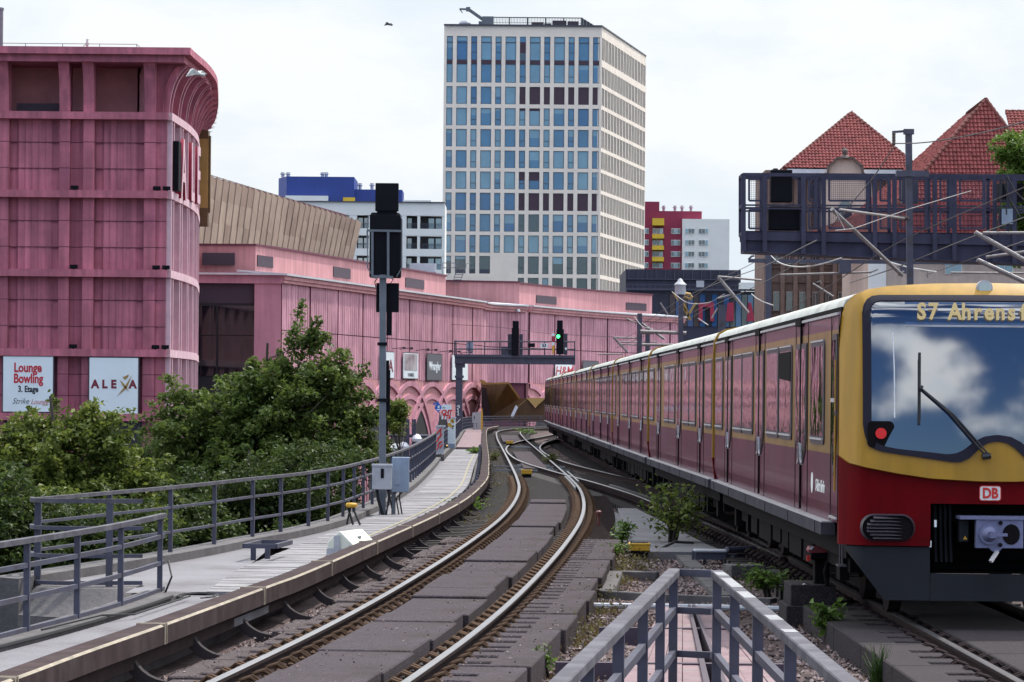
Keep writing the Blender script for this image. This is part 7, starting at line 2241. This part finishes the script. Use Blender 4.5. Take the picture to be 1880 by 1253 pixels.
# portal further back
Y4 = 140.0
def mp4(px_, py, d=0):
    p = U(px_, py, Y4); p.y += d; return p
pt = thing('catenary_portal', (mp4(1410,700).x,Y4,-.45), 'dark catenary portal with a long cross beam under the signal bridge', 'catenary mast')
m = MB(); m.bar((mp4(1410,700).x,Y4,-.45), mp4(1411,468), .26, .26, 0, (0,1,0)); m.bar((mp4(1900,700).x,Y4,-.45), mp4(1900,468), .26, .26, 0, (0,1,0)); m.build('mast', M['steel_dark'], pt)
m = MB(); m.bar(mp4(1374,479), mp4(1900,484), .18, .16); m.build('cross_beam', M['steel_dark'], pt)
m = MB()
for x in (1551,1663): m = MB(); a = mp4(x,492); m.box((a.x-.25,Y4-.2,a.z-.25),(a.x+.25,Y4+.2,a.z+.3)); m.tube([mp4(x,480),mp4(x,500)], .06, 6); m.build('hanger', M['steel_dark'], pt)
m = MB(); m.tube([mp4(1374,477),mp4(1380,471),mp4(1385,470)], .05, 5); m.build('hook', M['steel_dark'], pt)
m = MB(); m.tube([mp4(1432,505),mp4(1600,500)], .05, 6); m.build('registration_tube', M['tube_grey'], pt); m = MB(); m.tube([mp4(1600,500),mp4(1612,495)], .03, 6); m.tube([mp4(1745,501),mp4(1900,502)], .05, 6); m.tube([mp4(1500,519),mp4(1506,516),mp4(1508,521)], .03, 5); m.tube([mp4(1492,521),mp4(1530,545)], .05, 6); m.tube([mp4(1690,496),mp4(1703,498),mp4(1703,510)], .04, 5); m.build('registration_tube', M['tube_grey'], pt)
def farmast(px_, ytop, Y, label, arms):
    b = U(px_, 700, Y); t = thing('catenary_mast', (b.x,Y,-.45), label, 'catenary mast')
    f = lambda a, c, d=0: U(a, c, Y)+Vector((0,d,0))
    m = MB(); m.bar((b.x,Y,-.45), f(px_,ytop), .32, .3, 0, (0,1,0)); m.build('mast', M['steel'], t)
    m = MB()
    for (a, c, r) in arms: m.tube([f(*a), f(*c)], r, 6)
    m.build('arm', M['tube_grey'], t); return t, f
t, f = farmast(1250, 523, 215, 'catenary mast with a white bell shaped top beside the gilded emblem', [((1176,609),(1260,612),.13),((1178,633),(1250,634),.10),((1212,556),(1226,578),.06)])
m = MB(); m.lathe([(.36,-.75),(.36,-.2),(.42,-.1),(.2,.1),(.12,.25),(.03,.3)], f(1249,520), 12); m.build('bell', M['cab_grey'], t, smooth=True)
t, f = farmast(1174.5, 576, 225, 'thin catenary mast standing before the right end of the pink wing', [((1150,585),(1178,598),.05),((1178,594),(1220,623),.09),((1128,620),(1176,621),.06),((1126,619),(1152,647),.08),((1138,632),(1176,634),.05),((1098,651),(1144,650),.05)])
t, f = farmast(1189, 600, 235, 'thin catenary mast just right of the other one before the pink wing', [((1176,612),(1200,612),.1),((1140,628),(1206,628),.05)])
m = MB(); m.tube([f(1189,611),f(1190,611.5)], .28, 8); m.build('joint', M['steel'], t)
t, f = farmast(1326, 560, 150, 'catenary mast hidden behind the train roof with one long diagonal tube', [((1318,508),(1374,575),.08),((1318,508),(1398,515),.05),((1318,548),(1345,541),.05),((1307,585),(1318,566),.05)])
# contact wires and feeders, hung between the masts
wr2 = thing('overhead_wire', (12,150,6), 'thin overhead wires and feeder cables strung above the main line', 'overhead wire')
def wire(pts, r, mm):
    P = [U(a, c, Y) for a, c, Y in pts]; m = MB()
    q = spline([tuple(p) for p in P], 1.5); m.tube([tuple(v) for v in q], r, 5); m.build('wire', M[mm], wr2, fix=False)
for pts in ([(1640,271,86),(1600,330,90),(1540,400,96),(1480,470,105),(1400,520,125),(1300,566,160),(1260,590,200)],
            [(1640,264,88),(1700,262,84),(1790,247,80),(1890,222,72)], [(1400,600,120),(1530,520,100),(1660,440,90),(1890,340,75)],
            [(1412,467,140),(1370,490,150),(1310,520,165),(1230,575,205),(1150,620,225)], [(1500,441,83),(1400,490,110),(1318,520,145),(1250,550,205),(1180,595,225)],
            [(1890,396,72),(1760,445,80),(1650,490,92),(1560,520,110)], [(1890,440,74),(1800,470,90),(1700,505,110)], [(1318,548,150),(1260,580,190),(1200,610,222),(1130,640,235)],
            [(1126,619,225),(1000,612,240),(900,600,255),(700,590,275)]): wire(pts, .016, 'wire')
for pts in ([(1412,466,138),(1430,482,120),(1460,490,105),(1500,487,96),(1545,474,90)], [(1617,475,95),(1660,490,92),(1720,500,90)], [(1380,540,142),(1395,552,140),(1420,561,138)], [(1234,536,215),(1262,556,190),(1300,556,165),(1330,540,150)], [(1165,582,225),(1180,600,222),(1200,604,215)], [(1282,585,170),(1300,597,150)]):
    wire(pts, .022, 'wire_pale')

# small street lamps with white globes seen below the railing
t = thing('street_lamp_row', (U(730,860,190).x,190,-5.5), 'row of white globe street lamps below the viaduct left of the far railing', 'street lamp')
m = MB()
for px_ in (748,760): m.bar((U(px_,860,190).x,190,-5.5), U(px_,770,190), .25,.25,0,(0,1,0))
m.tube([U(705,800,190),U(800,801,190)], .09, 6)
for px_ in (712,728,744): m.tube([U(px_,801,190),U(px_,818,190)], .05, 5)
m.build('post', M['steel_dark'], t)
for px_, py in ((713,825),(727,823),(742,820),(765,806)):
    m = MB(); m.lathe([(.05,.28),(.22,.2),(.34,.0),(.30,-.16),(.1,-.24)], U(px_,py,190), 12); m.build('globe', M['lamp_white'], t, smooth=True)
# ================================================================== birds
def bird(px_, py, Y, span, label, pose, mm):
    c = U(px_, py, Y); t = thing('bird', c, label, 'bird')
    m = MB(); s = span
    if pose == 'fly':
        m.tube([c+Vector((-.24*s,0,.02*s)),c+Vector((-.12*s,0,.03*s)),c+Vector((.1*s,0,0)),c+Vector((.24*s,0,-.03*s))], .05*s, 8); m.build('body', M[mm], t, smooth=True)
        m = MB()
        for sy in (-1,1):
            m.prism([c+Vector((-.1*s,0,.02*s)),c+Vector((.1*s,0,.02*s)),c+Vector((.02*s+.1*sy*s,.26*s*sy,.14*s)),c+Vector((-.02*s+.28*sy*s,.46*s*sy,.05*s if sy > 0 else -.12*s)),c+Vector((-.08*s+.1*sy*s,.26*s*sy,.13*s))],(0,0,.015*s))
        m.build('wing', M[mm], t)
    else:
        m.lathe([(.02,-.02),(.07,.05),(.10,.16),(.07,.26),(.05,.3),(.06,.35),(.045,.41),(.01,.43)], c, 10)
        m.bar(c+Vector((.05,0,.36)),c+Vector((.13,0,.35)),.02,.02); m.bar(c+Vector((-.08,0,.1)),c+Vector((-.22,0,.02)),.06,.03)
        for dx in (-.03,.03): m.tube([c+Vector((dx,0,0)),c+Vector((dx,0,-.1))], .01, 4)
        m.build('body', M[mm], t, smooth=True)
bird(714,46,120,.55,'dark bird flying high in the sky left of the tower','fly','bird_dark')
bird(362,137,110,1.1,'pale gull gliding in front of the pink cornice','fly','bird')
bird(160,86,172,.9,'pale gull standing on the roof edge of the pink block','sit','bird')
# ================================================================== vegetation
def leaf_object(name, pts, nrm, size, mm, parent, hue, at):
    """pts: (n,3) leaf centres; each leaf is a bent rhombus of two triangles."""
    n = len(pts)
    a = rng.normal(size=(n,3)); a -= (a*nrm).sum(1)[:,None]*nrm; a /= np.linalg.norm(a,axis=1)[:,None]+1e-9
    b = np.cross(nrm, a)
    sz = size*(.65+.7*rng.random(n))[:,None]
    v = np.empty((n,4,3))
    v[:,0] = pts - a*sz*.5; v[:,1] = pts + b*sz*.32 + nrm*sz*.10; v[:,2] = pts + a*sz*.62 - nrm*sz*.08; v[:,3] = pts - b*sz*.32 + nrm*sz*.10
    v -= np.array(at)
    me = bpy.data.meshes.new(name)
    me.vertices.add(4*n); me.vertices.foreach_set('co', v.reshape(-1))
    idx = np.arange(4*n).reshape(n,4)
    tri = np.concatenate([idx[:,[0,1,2]], idx[:,[0,2,3]]],1).reshape(-1)
    me.loops.add(6*n); me.loops.foreach_set('vertex_index', tri.astype(np.int32))
    me.polygons.add(2*n); me.polygons.foreach_set('loop_start', np.arange(0,6*n,3,dtype=np.int32)); me.polygons.foreach_set('loop_total', np.full(2*n,3,dtype=np.int32))
    me.update(calc_edges=True)
    at_ = me.attributes.new('hue','FLOAT','POINT'); at_.data.foreach_set('value', np.repeat(hue,4).astype(np.float32))
    me.materials.append(M[mm])
    o = bpy.data.objects.new(name, me); COL.objects.link(o); o.parent = parent
    return o
def tree(base, blobs, label, mm, nclump=520, per=90, size=.13, clump=.38, trunk=.16, group=None, droop=.25, seed=1, gaps=.35, nbr=110, name='broadleaf_tree', hue_shift=0.0):
    global rng
    rng = np.random.default_rng(seed); r_ = random.Random(seed)
    t = thing(name, base, label, 'tree', group)
    base = np.array(base, float)
    vol = np.array([b[1][0]*b[1][1]*b[1][2] for b in blobs]); vol = vol/vol.sum()
    C = []
    while len(C) < nclump:
        k = rng.choice(len(blobs), p=vol); c, rad = blobs[k]
        d = rng.normal(size=3); d /= np.linalg.norm(d)
        rr = rng.random()**(1/2.2)
        p = np.array(c)+d*np.array(rad)*rr
        nz = mnoise.noise((p[0]*.55+seed, p[1]*.55, p[2]*.65))
        if nz < -gaps*.45 and rng.random() < .85: continue
        C.append(p)
    C = np.array(C)
    # limbs
    m = MB()
    centre = np.average([b[0] for b in blobs], axis=0, weights=vol)
    topz = max(b[0][2]+b[1][2] for b in blobs)
    n1 = 7; spine = []
    for k in range(n1):
        f = k/(n1-1); q = base*(1-f)+np.array([centre[0],centre[1],topz*.85+centre[2]*.15])*f
        q[:2] += rng.normal(size=2)*.18*min(1,f*3); spine.append(q)
    m.tube([tuple(q) for q in spine], trunk, 8, 0, trunk*.18)
    tk = m.build('trunk', M['bark'], t, smooth=True)
    m = MB()
    sp_ = np.array(spine)
    for k in rng.choice(len(C), min(nbr,len(C)), replace=False):
        p = C[k]; j = int(np.argmin(np.linalg.norm(sp_-(p-np.array([0,0,1.2])),axis=1))); s0 = sp_[max(1,min(j,n1-2))]
        mid = (s0+p)/2+rng.normal(size=3)*.22+np.array([0,0,.15])
        m.tube([tuple(s0),tuple(mid),tuple(p)], trunk*.22, 5, 0, .008)
    m.build('limb', M['bark'], t)
    P, Nn, hue = [], [], []
    for c in C:
        n = int(per*(.5+rng.random())); tone = rng.random()*.5
        out_ = c-centre; out_[2] = abs(out_[2])*.5+.3; out_ /= np.linalg.norm(out_); out_ += rng.normal(size=3)*.35
        ax = (rng.random(n)**.8-.35)[:,None]*clump*2.6*(.6+.8*rng.random())
        d = rng.normal(size=(n,3))*np.array([clump,clump,clump*.6])*.42*(1.15-ax/(clump*3.2)) + ax*out_
        # short shoots radiating in the clump
        p = c+d; p[:,2] -= droop*np.linalg.norm(d[:,:2],axis=1)**2
        nn = rng.normal(size=(n,3))*.75+np.array([0,0,1.0]); nn /= np.linalg.norm(nn,axis=1)[:,None]
        P.append(p); Nn.append(nn); hue.append(np.clip(tone+.5*rng.random(n)+hue_shift,0,1))
    leaf_object('crown', np.concatenate(P), np.concatenate(Nn), size, mm, t, np.concatenate(hue), base)
    return t
def B(px_, py, Y, rx, rz, ry=None):
    c = U(px_, py, Y); s = Y/FPX
    return ((c.x,c.y,c.z),(rx*s,(ry or rx)*s,rz*s))
GTREE = 'street trees below the viaduct'
Y = 105.0; c = U(470,800,Y)
tree((c.x,Y,-5.5), [B(562,650,Y,34,52),B(500,725,Y,62,62),B(600,705,Y,50,62),B(430,765,Y,78,62),B(560,770,Y,120,95),B(380,800,Y,100,80),B(500,870,Y,170,90),B(650,800,Y,42,70),B(655,705,Y,22,24),B(330,745,Y,40,36)],
     'tallest street tree, mid green with a pointed top, left of the signal post', 'leaf', 620, 105, .155, .36, .2, None, seed=3, gaps=.4, nbr=160)
Y = 84.0; c = U(130,880,Y)
tree((c.x,Y,-5.5), [B(122,722,Y,20,30),B(120,750,Y,30,34),B(85,805,Y,68,48),B(170,805,Y,65,40),B(60,880,Y,95,60),B(190,870,Y,75,55),B(120,960,Y,170,90),B(20,980,Y,80,120),B(20,840,Y,45,35)],
     'yellow green street tree at the left edge in front of the billboards', 'leaf_y', 540, 105, .14, .33, .18, None, seed=8, gaps=.4, nbr=120)
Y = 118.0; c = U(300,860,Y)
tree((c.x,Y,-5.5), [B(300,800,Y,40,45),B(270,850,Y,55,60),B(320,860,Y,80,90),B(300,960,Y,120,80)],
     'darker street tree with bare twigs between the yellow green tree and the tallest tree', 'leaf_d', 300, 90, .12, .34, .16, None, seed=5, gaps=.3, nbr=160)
Y = 88.0; c = U(480,960,Y)
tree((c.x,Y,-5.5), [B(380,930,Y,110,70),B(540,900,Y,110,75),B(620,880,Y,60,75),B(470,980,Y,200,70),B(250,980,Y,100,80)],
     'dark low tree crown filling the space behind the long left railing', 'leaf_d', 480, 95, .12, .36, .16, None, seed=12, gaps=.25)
Y = 64.0; c = U(20,1050,Y)
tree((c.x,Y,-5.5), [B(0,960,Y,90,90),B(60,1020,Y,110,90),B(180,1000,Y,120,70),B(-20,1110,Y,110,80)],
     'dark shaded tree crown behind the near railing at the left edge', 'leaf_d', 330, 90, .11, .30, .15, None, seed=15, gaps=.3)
Y = 92.0
tree((U(735,900,Y).x,Y+.3,-5.5), [B(722,770,Y,20,26),B(735,762,Y,16,16),B(712,840,Y,16,50),B(722,900,Y,16,40)],
     'slender leafy shoot showing just right of the signal post', 'leaf_y', 34, 70, .12, .20, .05, None, seed=21, gaps=.1, nbr=20)
Y = 130.0
tree((U(1960,500,Y).x,Y,-5.5), [B(1885,300,Y,45,55),B(1868,260,Y,22,28),B(1862,292,Y,22,18),B(1895,380,Y,40,60),B(1880,450,Y,30,60),B(1960,380,Y,90,150)],
     'bright green tree entering at the right edge beside the signal bridge', 'leaf_r', 330, 90, .17, .38, .2, None, seed=31, gaps=.3, nbr=80)

def shrub(base, h, w, label, mm, n, size, seed, stems=5, cat='plant', name='shrub', hue_shift=0):
    global rng
    rng = np.random.default_rng(seed)
    t = thing(name, base, label, cat)
    base = np.array(base, float); m = MB(); P, Nn = [], []
    for k in range(stems):
        a = rng.random()*6.28; out_ = w*.5*(.2+.8*rng.random()); hh = h*(.55+.45*rng.random())
        tip = base+np.array([math.cos(a)*out_, math.sin(a)*out_, hh]); mid = base+np.array([math.cos(a)*out_*.35, math.sin(a)*out_*.35, hh*.55])
        m.tube([tuple(base+np.array([rng.normal()*.03,rng.normal()*.03,0])),tuple(mid),tuple(tip)], .012+.01*h, 5, 0, .004)
        for j in range(int(n/stems)):
            f = .38+.62*rng.random(); q = base*(1-f)**2+2*mid*f*(1-f)+tip*f*f if f < 1 else tip
            # compound leaves along side twigs
            d = rng.normal(size=3)*np.array([w*.15,w*.15,h*.055]); P.append(q+d)
            nn = rng.normal(size=3)*.6+np.array([0,-.1,1]); Nn.append(nn/np.linalg.norm(nn))
    m.build('stem', M['bark'], t)
    P, Nn = np.array(P), np.array(Nn)
    leaf_object('foliage', P, Nn, size, mm, t, np.clip(rng.random(len(P))+hue_shift,0,1), base)
    return t
c = G(1236,1008,-.28); shrub(c, 1.15, 1.15, 'bushy young sapling with drooping leaves growing between the two tracks', 'leaf_y', 620, .10, 2, 14, hue_shift=-.1)
c = G(1140,1005,-.28); shrub(c, .45, .50, 'small fresh green seedling left of the yellow box', 'leaf_r', 260, .07, 3, 6)
c = G(1128,1030,-.28); shrub(c, .28, .45, 'low green tuft at the slab edge below the seedling', 'leaf_r', 260, .05, 4, 8)
c = G(1410,1098,-.28); shrub(c, .42, .62, 'round leafy green plant behind the right arm of the platform railing', 'leaf_r', 420, .07, 5, 9)
c = G(1462,1102,-.28); shrub(c, .26, .16, 'pale thin plant right of the round leafy plant', 'leaf_r', 60, .06, 6, 3, hue_shift=.3)
c = G(1520,1180,-.28); shrub(c, .46, .38, 'broad leaved green weed at the foot of the slab in front of the train', 'leaf_r', 190, .09, 7, 6)
c = G(1612,1258,-.28); t = thing('grass_tuft', c, 'pale tuft of long grass at the lower right edge of the gravel', 'grass tuft')
m = MB(); r_ = random.Random(5)
for k in range(60):
    a = r_.uniform(0,6.28); l = r_.uniform(.12,.36); o_ = r_.uniform(.02,.16); b0 = Vector((c.x+r_.uniform(-.06,.06),c.y+r_.uniform(-.06,.06),c.z))
    m.bar(b0, b0+Vector((math.cos(a)*o_*.4,math.sin(a)*o_*.4,l*.6)), .007,.003); m.bar(b0+Vector((math.cos(a)*o_*.4,math.sin(a)*o_*.4,l*.6)), b0+Vector((math.cos(a)*o_,math.sin(a)*o_,l)), .005,.002)
m.build('blade', M['leaf_r'], t, fix=False)
c = G(1000,1245,-.28); shrub(c, .30, .22, 'thin yellow flowered weed at the bottom edge right of the slabs', 'leaf_r', 60, .05, 9, 5)
c = G(1010,857,-.25); shrub(c, .5, .7, 'small green weed tuft on the dark sleepers near the train', 'leaf_a', 160, .1, 10, 6)
c = G(965,800,-.25); shrub(c, .5, 1.6, 'pale green weed patch in the far switch', 'leaf_r', 160, .14, 14, 8)
c = G(870,845,-.25); shrub(c, .55, .55, 'green weeds left of the conductor rail past the step in the walkway', 'leaf_r', 200, .1, 11, 6)
c = G(855,945,-.28); shrub(c, .42, .9, 'green weeds growing between the conductor rail and the track', 'leaf_r', 320, .085, 12, 9)
c = G(905,850,-.25); shrub(c, .4, .5, 'small weeds right of the far conductor rail', 'leaf_a', 120, .1, 13, 5)
# weeds and sedum spread over the gravel
P, Nn = [], []
rng = np.random.default_rng(77)
def scatter(n, y0, y1, fx0, fx1, spread=.12, h=.06):
    for _ in range(n):
        y = y0+(y1-y0)*rng.random(); x = fx0(y)+(fx1(y)-fx0(y))*rng.random()
        if mnoise.noise((x*.9, y*.7, 9)) < .02: continue
        for k in range(26):
            P.append((x+rng.normal()*spread, y+rng.normal()*spread*1.6, bal_z(x,y)+.01+abs(rng.normal())*h)); v = rng.normal(size=3)+np.array([0,0,.4]); Nn.append(v/np.linalg.norm(v))
scatter(150, 22, 46, lambda y: at_y(MAIN,y)+1.5, lambda y: at_y(TRAIN,y)-1.5)
o = leaf_object('sedum_ground_cover', np.array(P), np.array(Nn), .035, 'sedum', None, rng.random(len(P)), (0,0,0)); tag(o, 'reddish dry ground cover creeping over the gravel', 'ground cover', kind='stuff')
P, Nn = [], []
scatter(190, 55, 150, lambda y: at_y(COND,y)+.2, lambda y: at_y(MAIN,y)-.9, .16, .10)
scatter(80, 46, 54, lambda y: at_y(MAIN,y)+1.5, lambda y: at_y(MAIN,y)+2.0, .12, .10)
scatter(60, 24, 45, lambda y: at_y(MAIN,y)+1.48, lambda y: at_y(MAIN,y)+1.8, .08, .08)
o = leaf_object('weeds', np.array(P), np.array(Nn), .045, 'grass', None, rng.random(len(P)), (0,0,0)); tag(o, 'short weeds and grass along the slab edges', 'weeds', kind='stuff')
